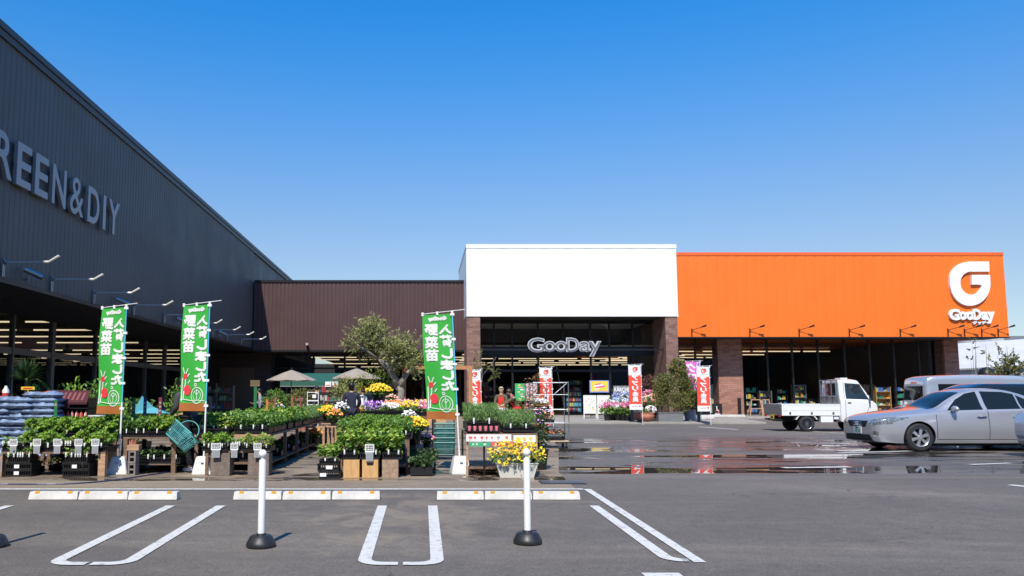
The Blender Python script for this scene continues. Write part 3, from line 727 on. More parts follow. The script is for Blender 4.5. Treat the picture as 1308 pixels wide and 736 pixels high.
def mk_flat(key):
    """tray of flowering pots"""
    t_ = thing('flower_tray', '', 'flower tray'); q = MB(); crate(q, .5, .36, .09); q.build('crate', M_black, t_)
    q = MB(); leaves_box(q, -.23, .23, -.16, .16, .09, .2, 140, .055, 0, .6, .4); q.build('leaves', LF_mid, t_)
    q = MB()
    for _ in range(75): q.flower((random.uniform(-.25, .25), random.uniform(-.2, .2), random.uniform(.17, .27)), random.uniform(.02, .04), 0, 4)
    q.build('blossoms', PT[key], t_); return t_
FT = Family(mk_flat)
def mk_pot(key):
    """pot plants by kind"""
    r = random.Random(key)
    t_ = thing('potted_flowers', '', 'potted plant')
    fl, pr, ph, rr, hh, nf, lm, pm, lw = {
     'chrys': ('yellow', .13, .22, .26, .20, 170, LF_mid, M_black, .5),
     'chrysw': ('pink', .10, .14, .2, .18, 80, LF_mid, M_black, .5),
     'white': ('white', .11, .16, .22, .26, 60, LF_dark, M_black, .5),
     'hblue': ('blue', .12, .18, .26, .32, 0, LF_mid, M_black, .7),
     'hpink': ('pink', .12, .18, .26, .32, 0, LF_mid, M_black, .7),
     'hwhite': ('white', .12, .18, .25, .32, 0, LF_mid, M_black, .7),
     'peach': ('peach', .14, .2, .3, .5, 80, LF_mid, M_black, .5),
     'red': ('red', .1, .15, .2, .4, 22, LF_fresh, M_black, .5),
     'orange': ('orange', .1, .15, .2, .22, 60, LF_mid, M_black, .5),
     'purple': ('purple', .1, .14, .2, .2, 70, LF_mid, M_black, .5),
    }[key]
    q = MB(); q.lathe([(pr*.75, 0), (pr, ph), (pr*1.06, ph), (pr*1.06, ph+.02), (pr*.9, ph+.02), (pr*.85, ph-.02)], n=14); q.build('pot', pm, t_, smooth=30)
    q = MB(); leaves_ball(q, (0, 0, ph+hh*.45), rr, rr, hh*.55, 260, .07, 0, lw, .3, 2, -.6); q.build('leaves', lm, t_)
    q = MB()
    if key[0] == 'h' :
        for i in range(9):
            a, b_ = r.uniform(0, 6.28), r.uniform(.15, 1)
            c = Vector((math.cos(a)*rr*b_, math.sin(a)*rr*b_, ph+hh*(.95-.35*b_)+.05))
            for _ in range(34):
                d = Vector((r.gauss(0, 1), r.gauss(0, 1), r.gauss(0, .8))).normalized(); q.flower(c+d*.075, .022, 0, 2, d)
    else:
        for _ in range(nf):
            a, b_ = r.uniform(0, 6.28), r.random()**.5
            q.flower((math.cos(a)*rr*b_, math.sin(a)*rr*b_, ph+hh*(1.0-.55*b_*b_)+r.uniform(-.02, .03)), r.uniform(.022, .042), 0, 5)
    q.build('blossoms', PT[fl], t_); return t_
PF = Family(mk_pot)

def mk_sign(key):
    t_ = thing('price_sign', '', 'price sign'); q = MB(); q.box(-.062, .062, -.004, .004, .09, .2, 0)
    r = random.Random(5)
    q.box(-.05, .05, -.0065, -.0045, .115, .19, 1)
    for j in range(3):
        x = -.045
        while x < .04:
            l = r.uniform(.006, .02); z = .122+j*.024; q.box(x, min(x+l, .047), -.0085, -.007, z, z+.014, 0); x += l+.006
    q.build('card', [M_card, M_ink], t_)
    q = MB(); q.box(-.05, .05, -.003, .003, -.03, .088, 0); 
    for j in range(7): q.box(-.042, .042, -.0045, -.0035, -.018+j*.014, -.014+j*.014, 1)
    q.build('lower_card', [M_cardg, M_alu], t_); return t_
PS = Family(mk_sign)
ORD = ['first', 'second', 'third', 'fourth', 'fifth', 'sixth', 'seventh', 'eighth', 'ninth', 'tenth', 'eleventh', 'twelfth', 'thirteenth', 'fourteenth', 'fifteenth']
def post_table(name, label, cat, x0, x1, y0, y1, z, legmat, topmat, nx=2, lw=.05, top=.03, shelf=None, rail=0):
    t_ = thing(name, label, cat, ((x0+x1)/2, (y0+y1)/2, 0)); cx, cy = (x0+x1)/2, (y0+y1)/2
    q = MB(); n = max(2, int((y1-y0)/.16))
    for i in range(n):
        a = y0+(y1-y0)*i/n; q.box(x0-cx, x1-cx, a-cy, a-cy+(y1-y0)/n-.012, z-top, z)
    q.build('top', topmat, t_)
    for i in range(nx):
        for yy in (y0, y1-lw):
            xx = x0+(x1-x0-lw)*i/max(1, nx-1); q = MB(); q.box(xx-cx, xx-cx+lw, yy-cy, yy-cy+lw, 0, z-top); q.build('leg', legmat, t_)
    if rail:
        for yy in (y0-.022, y1+.002): q = MB(); q.box(x0-cx, x1-cx, yy-cy, yy-cy+.02, z-rail, z+.0); q.build('rail', M_woodh, t_)
    if shelf is not None:
        q = MB(); q.box(x0-cx+.01, x1-cx-.01, y0-cy+.01, y1-cy-.01, shelf, shelf+.02); q.build('shelf', topmat, t_)
    return t_

# ================================================================ stall A: low table front left
xa0, xa1 = -6.86, -5.10
post_table('wooden_table', 'low wooden plant table with two stout front legs under the five price signs', 'table', xa0, xa1, 13.25, 13.75, .39, M_woodh, M_wood, 2, .11)
for i in range(4): TR.put('broad' if i % 2 else 'small', (xa0+.24+i*.43, 13.47, .39), 0, 'bushy seedling tray, %s from the left behind the five price signs' % ORD[i], 'trays on the low table')
post_table('plank_bench', 'raised plank bench behind the low table, black trays on it', 'bench', xa0+.1, xa1+.1, 13.82, 14.9, .57, M_wood, M_wood, 2, .06)
for j, y in enumerate((14.02, 14.42, 14.75)):
    for i in range(3): TR.put('broad', (xa0+.42+i*.57, y, .57), random.uniform(-.03, .03), 'broad leaved tray, %s from the left, row %s of the raised bench at far left' % (ORD[i], ('one', 'two', 'three')[j]), 'trays on the raised plank bench')
for i, px in enumerate((17.5, 47.5, 73.5, 100.5, 122)):
    p = P(px, 575, 13.2); PS.put('s', (p.x, 13.18, .40), random.uniform(-.06, .06), 'white over grey price sign, %s of the five along the low table' % ORD[i], 'price signs on the low table')
for i, (px, k) in enumerate(((35, 'yellow'), (107, 'tall'))):
    p = P(px, 600, 13.5)
    for lv in range(2):
        t_ = thing('plastic_crate', 'black mesh crate under the low table, %s crate of the %s stack' % (('bottom', 'upper')[lv], ('left', 'right')[i]), 'crate', (p.x, 13.36, .004+lv*.105))
        q = MB(); crate(q, .42, .34, .10); q.build('basket_body', M_black, t_)
        if i == 0 or lv == 1:
            q = MB(); q.box(-.06, .02, -.184, -.181, .03, .085); q.build('label_card', M_card, t_)
    TR.put('small', (p.x, 13.34, .215), 0, 'small tray of seedlings with %s tags under the low table on black crates' % ('yellow' if i == 0 else 'green'), 'trays under the low table')
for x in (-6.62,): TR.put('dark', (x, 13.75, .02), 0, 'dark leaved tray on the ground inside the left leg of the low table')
# soil bags
M_bag = mat('blue white plastic sacks', (.20, .27, .40), .28, var=.7, scale=9, bump=1.0, bscale=16)
M_bag2 = mat('clear wrap', (.33, .36, .40), .25, var=.3, scale=7, bump=.8, bscale=9)
def mk_bag(key):
    t_ = thing('soil_bag', '', 'soil bag'); q = MB(); n1, n2 = 14, 10
    r = random.Random(key)
    for s in (1, -1):
        k = len(q.v)
        for i in range(n1+1):
            for j in range(n2+1):
                u, v = -1+2*i/n1, -1+2*j/n2; e = (1-abs(u)**5)*(1-abs(v)**5)
                q.v.append((u*.34, v*.24, .055+s*.055*e**.5+.05*mnoise.noise(Vector((u*2.6, v*2.6, key*3.1+s)))*e+.02*mnoise.noise(Vector((u*7, v*7, key)))*e))
        for i in range(n1):
            for j in range(n2):
                a = k+i*(n2+1)+j; f = (a, a+n2+1, a+n2+2, a+1); q.f.append(f if s > 0 else f[::-1]); q.m.append(1 if s > 0 and 4 < i < 9 and 2 < j < 7 and key % 2 else 0)
    q.build('sack', [M_bag, mat('bag print', (.45, .10, .07), .4)], t_, smooth=True); return t_
BG = Family(mk_bag)
px0 = G(0, 560).x
bagx = [P(-5, 520, 15.9).x, P(24, 520, 15.9).x, P(54, 520, 15.9).x]
for c, x in enumerate(bagx):
    for lv in range(11 if c < 2 else 12):
        if c == 2 and lv < 0: continue
        BG.put((lv+c) % 3, (x+random.uniform(-.02, .02), 15.95+random.uniform(-.05, .03), .1+lv*.105), random.uniform(-.06, .06),
               'blue white soil bag, layer %s from the ground, %s pile' % (('one', 'two', 'three', 'four', 'five', 'six', 'seven', 'eight', 'nine', 'ten', 'eleven', 'twelve')[lv], ('cut off left', 'middle', 'right')[c]), 'bags of soil in piles')
t_ = thing('pallet', 'wooden pallet under the piles of soil bags', 'pallet', (bagx[1], 15.95, 0)); q = MB()
for k in range(3): q.box(-1.1, 1.1, -.35+k*.3, -.25+k*.3, 0, .07)
for k in range(10): q.box(-1.1+k*.22, -.95+k*.22, -.36, .36, .07, .09)
q.build('slats', M_wood, t_)
# yellow tag sign on the bags
p = P(36, 494, 15.8); t_ = thing('shelf_sign', 'small yellow price strip on top of the soil bags', 'price sign', p)
q = MB(); q.box(-.13, .13, -.01, .01, -.06, .0, 0); q.box(-.09, .09, -.013, -.011, -.045, -.02, 1); q.box(-.01, .01, .0, .012, -.22, -.06, 0); q.build('card', [mat('yellow card', (.75, .50, .03), .5), M_redink], t_)
p = P(8, 492, 17.2); t_ = thing('bottle_jug', 'white jug with a red label standing behind the soil bags', 'jug', (p.x, 17.2, 1.2)); q = MB(); q.lathe([(.06, 0), (.07, .02), (.07, .2), (.03, .27), (.03, .3)], n=12); q.build('body', M_card, t_, smooth=30)
q = MB(); q.lathe([(.072, .05), (.072, .15)], n=12); q.build('label_band', M_redink, t_)
t_ = post_table('metal_shelf', 'dark metal shelf under the white jug behind the soil bags', 'shelf', p.x-1, p.x+.4, 17.0, 17.5, 1.2, M_dark, M_dark, 2, .04)
# red display stand with bottles
p = P(86, 530, 16.3)
t_ = thing('display_rack', 'dark display rack of red and white bottles under a sloping red header', 'display rack', (p.x, 16.5, 0))
q = MB(); q.box(-.42, .42, -.25, .25, .0, .5, 0)
for zz in (.78, 1.03): q.box(-.42, .42, -.25, .25, zz, zz+.02, 0)
for sx in (-.42, .39): q.box(sx, sx+.03, -.22, .25, .5, 1.2, 0)
q.box(-.4, .4, .22, .25, .5, 1.25, 0); q.build('frame', M_dark, t_)
q = MB(); q.quad([(-.45, -.30, 1.16), (.42, -.30, 1.16), (.36, .0, 1.4), (-.45, .0, 1.4)]); q.quad([(-.45, -.302, 1.12), (.42, -.302, 1.12), (.42, -.302, 1.158), (-.45, -.302, 1.158)])
for i in range(7): q.quad([(-.30+i*.095, -.262, 1.2), (-.25+i*.095, -.262, 1.2), (-.26+i*.095, -.07, 1.355), (-.31+i*.095, -.07, 1.355)], 1)
q.build('header_board', [mat('shaded red board', (.07, .014, .018), .5), mat('shaded pink print', (.22, .07, .07), .5)], t_)  # header stands in shade; that shade is put into these darker colours
M_bot = mat('bottle labels', (.7, .1, .08), .4, island=[(.6, .04, .05), (.75, .72, .68), (.5, .05, .05), (.65, .2, .15)])
q = MB()
for zz in (.52, .80, 1.05):
    for i in range(9):
        if zz > 1 and i > 4: continue
        q.lathe([(.033, 0), (.033, .13), (.015, .17), (.015, .2)], (-.36+i*.09, -.18, zz), 8)
q.build('bottles', M_bot, t_, smooth=30)
# palm-like plant in front of the left windows
def spiky(name, label, loc, h, n, ln, m, pot=True, trunk=.0, pm=None):
    t_ = thing(name, label, 'plant', loc)
    if pot: q = MB(); q.lathe([(.14, 0), (.2, .34), (.21, .34), (.21, .37), (.17, .37)], n=14); q.build('pot', pm or M_black, t_, smooth=30)
    if trunk: q = MB(); q.path([(0, 0, .3), (.03, 0, trunk*.5), (0, .02, trunk)], [.05, .045, .04]); q.build('stem', M_wood, t_)
    q = MB(); b0 = Vector((0, 0, max(.35, trunk)))
    for i in range(n):
        a = random.uniform(0, 6.28); el = random.uniform(.15, 1.35); d = Vector((math.cos(a)*math.cos(el), math.sin(a)*math.cos(el), math.sin(el)))
        s = d.cross(Vector((0, 0, 1))).normalized()*.03; p1 = b0+d*ln*.55; p2 = b0+d*ln+Vector((0, 0, -.22*ln*math.cos(el)))
        k = len(q.v); q.v += [tuple(b0-s), tuple(b0+s), tuple(p1+s*.9), tuple(p1-s*.9), tuple(p2)]; q.f += [(k, k+1, k+2, k+3), (k+3, k+2, k+4)]; q.m += [0, 0]
    q.build('leaves', m, t_); return t_
p = P(33, 480, 17.8); spiky('dracaena_plant', 'dark spiky dracaena behind the soil bags', (p.x, 17.8, 0), 1, 60, .62, LF_dark, True, 1.6)
p = P(124, 525, 15.7); t_ = thing('plant_pot', 'empty white plastic pot half behind the first green banner', 'pot', (p.x, 15.7, .62)); q = MB(); q.lathe([(.10, 0), (.15, .28), (.16, .28), (.16, .3), (.135, .3), (.09, .02)], n=18); q.build('pot_body', M_wp, t_, smooth=30)
post_table('plank_bench', 'plank bench carrying the white plastic pot behind the banner', 'bench', p.x-.9, p.x+.5, 15.4, 16, .62, M_wood, M_wood, 2, .06)
# shady shop plants behind stall A (under the hall canopy)
sh = random.Random(11)
for i in range(15):
    px = sh.uniform(40, 225); Y = sh.uniform(17.5, 23)
    p = P(px, 500, Y); h = sh.uniform(.7, 1.5)
    t_ = thing('shade_plant', 'dark potted foliage plant in the shade under the grey hall, number %s' % (ORD[i] if i < 12 else ('thirteenth', 'fourteenth', 'fifteenth')[i-12]), 'plant', (p.x, Y, 0), 0, 'foliage plants in the shade of the grey hall')
    q = MB(); q.lathe([(.12, 0), (.17, .3), (.15, .3)], n=10); q.build('pot', (M_black, M_terra, M_wp)[i % 3], t_, smooth=30)
    q = MB(); leaves_ball(q, (0, 0, .3+h*.5), .35, .35, h*.55, 300, .13, 0, .4, .4, 2, -.3); q.build('leaves', (LF_mid, LF_dark, LF_fresh)[i % 3], t_)

# ================================================================ stall B: bench going back beside the first banner
xb = [P(142, 560, 14).x, P(232, 560, 14).x]
post_table('plank_bench', 'deep plank bench of leafy trays between the first and second green banners', 'bench', -5.0, -4.12, 13.75, 17.6, .60, M_wood, M_wood, 2, .07, .03, .14)
n = 0
for j in range(9):
    for i in range(2):
        TR.put(('mid', 'broad', 'yellow')[(j+i) % 3] if j > 3 else ('mid', 'broad')[i], (-4.82+i*.46, 13.97+j*.41, .60), random.uniform(-.05, .05)+1.57*(0), 'leafy tray, %s row from the front, %s side, deep bench between two green banners' % (ORD[j], ('left', 'right')[i]), 'trays on the deep bench', (.8, 1, 1))
for j in range(5):
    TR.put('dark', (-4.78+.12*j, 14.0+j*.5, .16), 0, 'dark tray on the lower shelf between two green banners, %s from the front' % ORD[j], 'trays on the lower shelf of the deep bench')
p = P(169, 600, 13.45); t_ = thing('cinder_block', 'grey cinder block column standing on end beside the white base of the first banner', 'block', (p.x+.0, 13.5, 0)); q = MB()
for lv in range(2):
    z = lv*.2
    q.box(-.06, -.035, -.09, .09, z, z+.195); q.box(.035, .06, -.09, .09, z, z+.195)
    for zz in (0, .085, .17): q.box(-.034, .034, -.088, .088, z+zz, z+zz+.025)
q.build('block_body', M_cinder, t_)
t_ = thing('wood_block', 'short timber offcut lying on top of the cinder block column', 'timber', (p.x, 13.5, .4)); q = MB(); q.box(-.09, .1, -.08, .08, 0, .09); q.build('timber', M_woodh, t_, bevel=.005)
for i, (px, c) in enumerate(((170, (.02, .16, .05)), (184.5, (.03, .05, .20)), (204, (.20, .03, .05)))):
    p = P(px, 540, 14.6); t_ = thing('marker_stake', ('green', 'blue', 'dark red')[i]+' upright marker stake among the seedlings between two banners', 'stake', (p.x, 14.6, .68)); q = MB(); q.box(-.028, .028, -.008, .008, 0, .58); 
    for k in range(6): q.box(-.015, .015, -.0105, -.0085, .12+k*.07, .15+k*.07, 1)
    q.build('board', [mat('stake %d' % i, c, .5), M_cardg], t_)
p = P(74, 530, 15.2); t_ = thing('marker_stake', 'green stake with orange marks in front of the red display rack', 'stake', (p.x, 15.1, .5)); q = MB(); q.box(-.03, .03, -.008, .008, 0, .72); q.box(-.015, .015, -.011, -.0085, .08, .12, 1); q.box(-.015, .015, -.011, -.0085, .6, .65, 1); q.build('board', [MATS['stake 0'], M_woodh], t_)
# teal folded netting sheet behind markers
p = P(185, 530, 16); t_ = thing('folded_tarp', 'teal folded plastic sheet lying behind the marker stakes', 'tarp', (p.x, 16, .95)); q = MB()
q.quad([(-.25, 0, 0), (.4, .1, .0), (.1, .2, .12), (-.12, .15, .34)]); q.quad([(-.25, 0, 0), (-.12, .15, .34), (-.3, .3, .0)]); q.quad([(.1, .2, .12), (.4, .1, 0), (.45, .3, -.02)])
q.build('sheet', mat('teal plastic', (.10, .36, .42), .35), t_)

# ================================================================ stall D: long bench behind the second banner
xd0, xd1 = -3.92, -2.62
t_ = post_table('low_plank_shelf', 'low plank on brown stone blocks in front of the long bench', 'bench', -3.52, -2.62, 13.35, 13.72, .40, M_wood, M_wood, 2, .05)
for i, (a, c) in enumerate(((268, 293), (316, 343))):
    x0, x1 = P(a, 600, 13.3).x, P(c, 600, 13.3).x
    t_ = thing('stone_block', 'brown hollow stone block, %s of the two under the low plank beside the second banner' % ('left', 'right')[i], 'block', ((x0+x1)/2, 13.48, 0)); q = MB(); w_ = (x1-x0)/2
    q.box(-w_, w_, -.16, .16, .0, .365); q.build('block_body', mat('brown stone', (.20, .155, .125), .95, var=.25, scale=11, bump=.8, bscale=70), t_, bevel=.012)
for i, k in enumerate(('broad', 'small', 'yellow')): TR.put(k, (-3.36+i*.34, 13.5, .40), 0, 'bright seedling tray, %s from the left on the plank over brown stone blocks' % ORD[i], 'trays on the low plank', (.8, 1, .85))
for i, px in enumerate((276, 299.5, 329)): p = P(px, 580, 13.28); PS.put('s', (p.x, 13.26, .33), random.uniform(-.1, .1), 'price card, %s of three from the left over the brown stone blocks' % ORD[i], 'price cards on the low plank', (1.25 if i == 0 else 1, 1, 1))
t_ = post_table('long_bench', 'very long timber bench of seedling trays running back from the second green banner', 'bench', xd0, xd1, 14.15, 26.2, .63, M_wood, M_wood, 2, .06, .03, .12, .07)
for k in range(7):
    q = MB(); q.box(xd1-.06-t_.location.x, xd1-t_.location.x, 15.8+k*1.5-t_.location.y, 15.86+k*1.5-t_.location.y, 0, .6); q.build('leg', M_wood, t_)
rd = random.Random(21)
for j in range(29):
    for i in range(2):
        kind = ('yellow', 'mid')[i] if j < 4 else rd.choice(['mid', 'mid', 'yellow', 'broad'] if j < 12 else ['fine', 'mid', 'fine'])
        band = 'front' if j < 5 else ('middle' if j < 16 else 'far')
        TR.put(kind, (xd0+.33+i*.64, 14.38+j*.41, .63+(.02 if i else 0)), rd.uniform(-.04, .04), ORDW(j, i, band) if False else 'seedling tray on the long bench, row %d from the front, %s column' % (j+1, ('left', 'right')[i]), 'trays in two columns on the long bench', (1.04, 1.02, rd.uniform(.9, 1.15)))
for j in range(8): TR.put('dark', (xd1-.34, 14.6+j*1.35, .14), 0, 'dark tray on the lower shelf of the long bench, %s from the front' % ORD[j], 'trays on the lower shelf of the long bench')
t_ = thing('stacked_crate', 'purple and black mesh crate stack at the front left of the long bench', 'crate', (xd0+.32, 14.16, .63)); q = MB(); crate(q, .6, .36, .1, z=0); q.build('crate_body', M_black, t_)
for i, (px, py, c) in enumerate(((341, 521, 'orange'), (351, 523, 'brown'), (373, 514, 'rust'), (384, 514, 'dull red'), (352, 511, 'plum'))):
    Y = 16+i*2; p = P(px, py, Y); t_ = thing('marker_stake', 'thin %s marker stake standing in the long bench of seedlings' % c, 'stake', (p.x, Y, .7)); q = MB(); q.box(-.02, .02, -.006, .006, 0, .52+.02*i)
    q.build('board', mat('stake '+c, {'orange': (.55, .22, .05), 'brown': (.22, .11, .06), 'rust': (.35, .12, .05), 'dull red': (.28, .05, .05), 'plum': (.18, .05, .12)}[c], .5), t_)
p = P(326, 515, 19); t_ = thing('marker_post', 'tall green marker post with a small dark board in the long bench', 'stake', (p.x, 19, .65)); q = MB(); q.box(-.035, .035, -.012, .012, 0, .85); q.build('board', MATS['stake 0'], t_)
q = MB(); q.box(-.12, .1, -.02, -.0125, .86, 1.0); q.build('sign_plate', wood('olive board', (.12, .09, .04), (.18, .13, .06)), t_)
for i, (px, k) in enumerate(((350, 'red'), (356, 'white'))): p = P(px, 520, 21+i); PF.put(k, (p.x, 21+i, .66), 0, ('tall red flowered pot plant', 'white flowered pot plant')[i]+' rising from the long bench of seedlings')
# wooden trolley frame right of the long bench
p = G(403, 574); t_ = thing('timber_rack', 'small upright timber frame on castors right of the long bench', 'frame', (p.x, p.y, 0)); q = MB()
q.box(-.22, .22, -.02, .02, .06, .11); q.box(.17, .22, -.02, .02, .11, .56); q.box(-.22, -.17, -.02, .02, .11, .56); q.box(-.16, .16, -.019, .019, .51, .56)
q.box(-.22, .22, .4, .44, .06, .11); q.box(-.2, .2, .02, .4, .07, .09); q.build('frame', M_woodh, t_)
for sx in (-.19, .19): q = MB(); q.lathe([(.03, -.01), (.03, .01)], (sx, 0, .03), 10, 0, 'x'); q.build('castor', M_rubber, t_)
PF.put('orange', (p.x-.05, p.y+.25, .12), 0, 'orange and yellow pot plant inside the small timber frame', None)

# ================================================================ stall E: centre stand on three wooden boxes
for i, (a, c, m_) in enumerate(((438.6, 459, M_box), (462.5, 483, M_box), (488, 508.7, M_box2))):
    x0, x1 = P(a, 600, 13.0).x, P(c, 600, 13.0).x
    t_ = thing('wooden_box', ('bright pine box, left one of the two under the centre plant trays', 'bright pine box with a dark slot, middle of the three boxes', 'rough chipboard box, right of the two bright pine boxes')[i], 'box', ((x0+x1)/2, 13.2, 0)); q = MB(); w_ = (x1-x0)/2
    q.box(-w_, w_, -.2, .2, .004, .285); q.build('box_body', m_, t_, bevel=.004)
    if i == 1: q = MB(); q.box(-.05, .05, -.2035, -.2005, .2, .235); q.build('hand_slot', M_dark, t_)
for i, (a, c) in enumerate(((431, 458), (459, 485), (488, 514))):
    x0, x1 = P(a, 600, 13.0).x, P(c, 600, 13.0).x
    TR.put('tall', ((x0+x1)/2, 13.2, .29), 0, 'tall leafy seedling tray on the %s of the three wooden boxes' % ('left', 'middle', 'right')[i], 'tall leafy trays on the wooden boxes')
p = P(472, 580, 12.95); PS.put('s', (p.x, 12.97, .30), 0, 'price sign hanging in front of the middle pine box', None, 1.15)
for lv in range(2):
    t_ = thing('plastic_crate', '%s black mesh crate with a white card left of the pine boxes' % ('lower', 'upper')[lv], 'crate', (P(420-2*lv+1, 600, 12.9).x, 13.05, .004+lv*.115)); q = MB(); crate(q, .33, .3, .11); q.build('basket_body', M_black, t_)
    q = MB(); x = (-.1, .02)[lv]; q.box(x-.05, x+.05, -.168, -.165, .03, .085); q.build('label_card', M_card, t_)
for j in range(4):
    TR.put('dark', (-.02+.06*(j%2), 13.5+j*.62, .02), 1.57, 'dark leafy tray on the ground right of the wooden boxes, %s from the front' % ORD[j], 'trays on the ground right of the wooden boxes', (1, 1, 1.25))
    TR.put('dark', (-1.1+.3*(j%2), 13.9+j*.5, .14), 0, 'dark leafy tray on the lower shelf behind the wooden boxes, %s from the front' % ORD[j], 'trays on the lower shelf behind the wooden boxes')
    TR.put('dark', (-4.3+.06*(j%2), 13.95+j*.5, .16), 0, 'dark tray on the right of the lower deep bench shelf, %s from the front' % ORD[j], 'trays on the right of the lower shelf of the deep bench')
for j in range(3):
    TR.put('dark', (-6.1+.5*j, 14.2, .02), 0, 'dark leafy tray on the ground beneath the far left bench, %s from the left' % ORD[j], 'trays on the ground beneath the raised bench')
TR.put('tall', (P(420, 600, 12.9).x, 13.06, .225), 0, 'small tray of pepper seedlings on the two black mesh crates', None, (.98, .85, .62))
post_table('plank_bench', 'plank bench behind the three wooden boxes', 'bench', -1.38, -.22, 13.55, 17.9, .58, M_wood, M_wood, 2, .06, .03, .12)
n = 0
for j in range(10):
    for i in range(3 if j < 10 else 2):
        kind = 'broad' if (i+j) % 2 else 'mid'
        TR.put(kind, (-1.2+i*.40, 13.75+j*.42, .58), rd.uniform(-.05, .05), 'leafy tray behind the wooden boxes, %s row from the front, %s column' % (ORD[j], ('left', 'middle', 'right')[i]), 'trays on the bench behind the wooden boxes', (.76, 1.05, rd.uniform(.8, 1.0)))
q_ = thing('pot_tray', 'black tray of small orange red pots at the front edge behind the left pine box', 'pot tray', (P(449, 556, 13.5).x, 13.5, .6)); q = MB(); crate(q, .46, .14, .07); q.build('crate', M_black, q_)
for i in range(5):
    q = MB(); q.lathe([(.028, .012), (.036, .1)], (-.18+i*.09, -.01, 0), 10); q.build('pot', M_redpot, q_, smooth=30)
# flowers behind the centre stand
post_table('flower_bench', 'bench of colourful flowers in front of the olive tree', 'bench', -1.38, .3, 18.2, 21.6, .84, M_wood, M_wood, 3, .06)
rd = random.Random(5)
cols = ['purple', 'purple', 'orange', 'pink', 'pink']
for j in range(6):
    for i in range(4):
        k = ('purple', 'orange', 'peach', 'pink') if j < 3 else ('purple', 'red', 'pink', 'yellow')
        kk = k[i] if rd.random() < .8 else rd.choice(['yellow', 'mixed', 'white'])
        FT.put(kk, (-1.14+i*.42, 18.45+j*.55, .84), rd.uniform(-.1, .1), '%s flower tray near the olive tree, row %s from the front, %s from the left' % (kk, ('one', 'two', 'three', 'four', 'five', 'six')[j], ORD[i]), 'flower trays on the bench by the olive tree', (.85, 1, rd.uniform(.8, 1.35)))
p = P(484, 510, 19.5); PF.put('chrys', (p.x, 19.5, 1.02), 0, 'round yellow flowering pot raised above the purple flowers', None, 1.25)
t_ = thing('plant_stand', 'dark round plant stand under the round yellow flowers', 'stand', (p.x, 19.5, .86)); q = MB(); q.lathe([(.14, 0), (.14, .155)], n=16); q.build('drum', M_black, t_)
p = P(529, 545, 15.2); t_ = thing('cinder_block', 'stack of cinder blocks under the drooping yellow flowers right of the centre stand', 'block', (p.x-.1, 15.4, 0)); q = MB(); q.box(-.24, .14, -.1, .1, .0, .19); q.box(-.05, .13, -.1, .1, .192, .38); q.box(-.2, -.08, -.1, .1, .192, .38); q.build('block_body', M_cinder, t_, bevel=.01)
PF.put('chrys', (p.x, 15.35, .385), 0, 'drooping yellow flowers in a black pot on cinder blocks right of the centre stand', None, (1.1, 1.1, 1.15))
PF.put('chrysw', (p.x+.24, 15.6, .3), 0, 'magenta flowers peeping out beside the drooping yellow pot', None, .8)
t_ = thing('plant_stand', 'low block under the magenta flowers', 'stand', (p.x+.24, 15.6, 0)); q = MB(); q.box(-.1, .1, -.1, .1, .003, .3); q.build('block', M_cinder, t_)
for i, (px, k, Y, z) in enumerate(((436, 'white', 20, .7), (427, 'orange', 19, .6), (444, 'white', 23, .75), (419, 'chrys', 21, .6), (458, 'orange', 23, .6), (523, 'white', 17, .55), (540, 'red', 21, .5), (500, 'peach', 22.2, .62))):
    p = P(px, 520, Y); PF.put(k, (p.x, Y, z), 0, '%s flowering pot on a small timber stand near the shoppers, %s of its row' % (k if k != 'chrys' else 'yellow', ORD[i]), 'single pots on low stands')
    t_ = thing('plant_stand', 'small timber stand under a flowering pot, %s of the row around the people' % ORD[i], 'stand', (p.x, Y, 0), 0, 'small stands under pots'); q = MB(); q.box(-.16, .16, -.16, .16, z-.03, z)
    for sx in (-.14, .11):
        for sy in (-.14, .11): q.box(sx, sx+.03, sy, sy+.03, 0, z-.03)
    q.build('stand_frame', M_woodh, t_)

# ================================================================ stall G: right stall
xg0, xg1 = .70, 1.86
t_ = post_table('sloping_stall', 'timber and steel plant stall with white price boards along its front edge', 'stall', xg0, xg1, 13.35, 14.9, .68, M_woodh, M_wood, 2, .035, .03, .11)
q = MB(); q.box(-.3, -.27, -.77, -.74, 0, .65); q.build('steel_post', M_dark, t_)
for i in range(2): TR.put('fine', (xg0+.28+i*.6, 13.62+(0 if i else .0), .70-(.0 if i else -.05)), 0, ('fine green shoots in a tray of pink pots', 'fine green shoots in a tray with red rims')[i]+' on the right stall', None, (1.02, 1.1, 1.25 if i == 0 else .95))
for j in range(2):
    for i in range(2): TR.put('fine', (xg0+.28+i*.6, 14.1+j*.42, .72), 0, 'fine green shoots on the right stall, row %s behind the front, %s tray' % (('one', 'two')[j], ('left', 'right')[i]), 'trays of fine shoots', (1, 1.1, 1.35-.3*i))
q_ = thing('pot_tray', 'row of six pink pots along the front of the right stall', 'pot tray', (P(617, 545, 13.35).x, 13.36, .71)); q = MB(); q.box(-.27, .27, -.03, .03, 0, .012); q.build('base_strip', M_black, q_)
for i in range(6): q = MB(); q.lathe([(.02, .012), (.03, .09), (.024, .09)], (-.22+i*.088, 0, 0), 10); q.build('pot', M_pinkpot, q_, smooth=30)
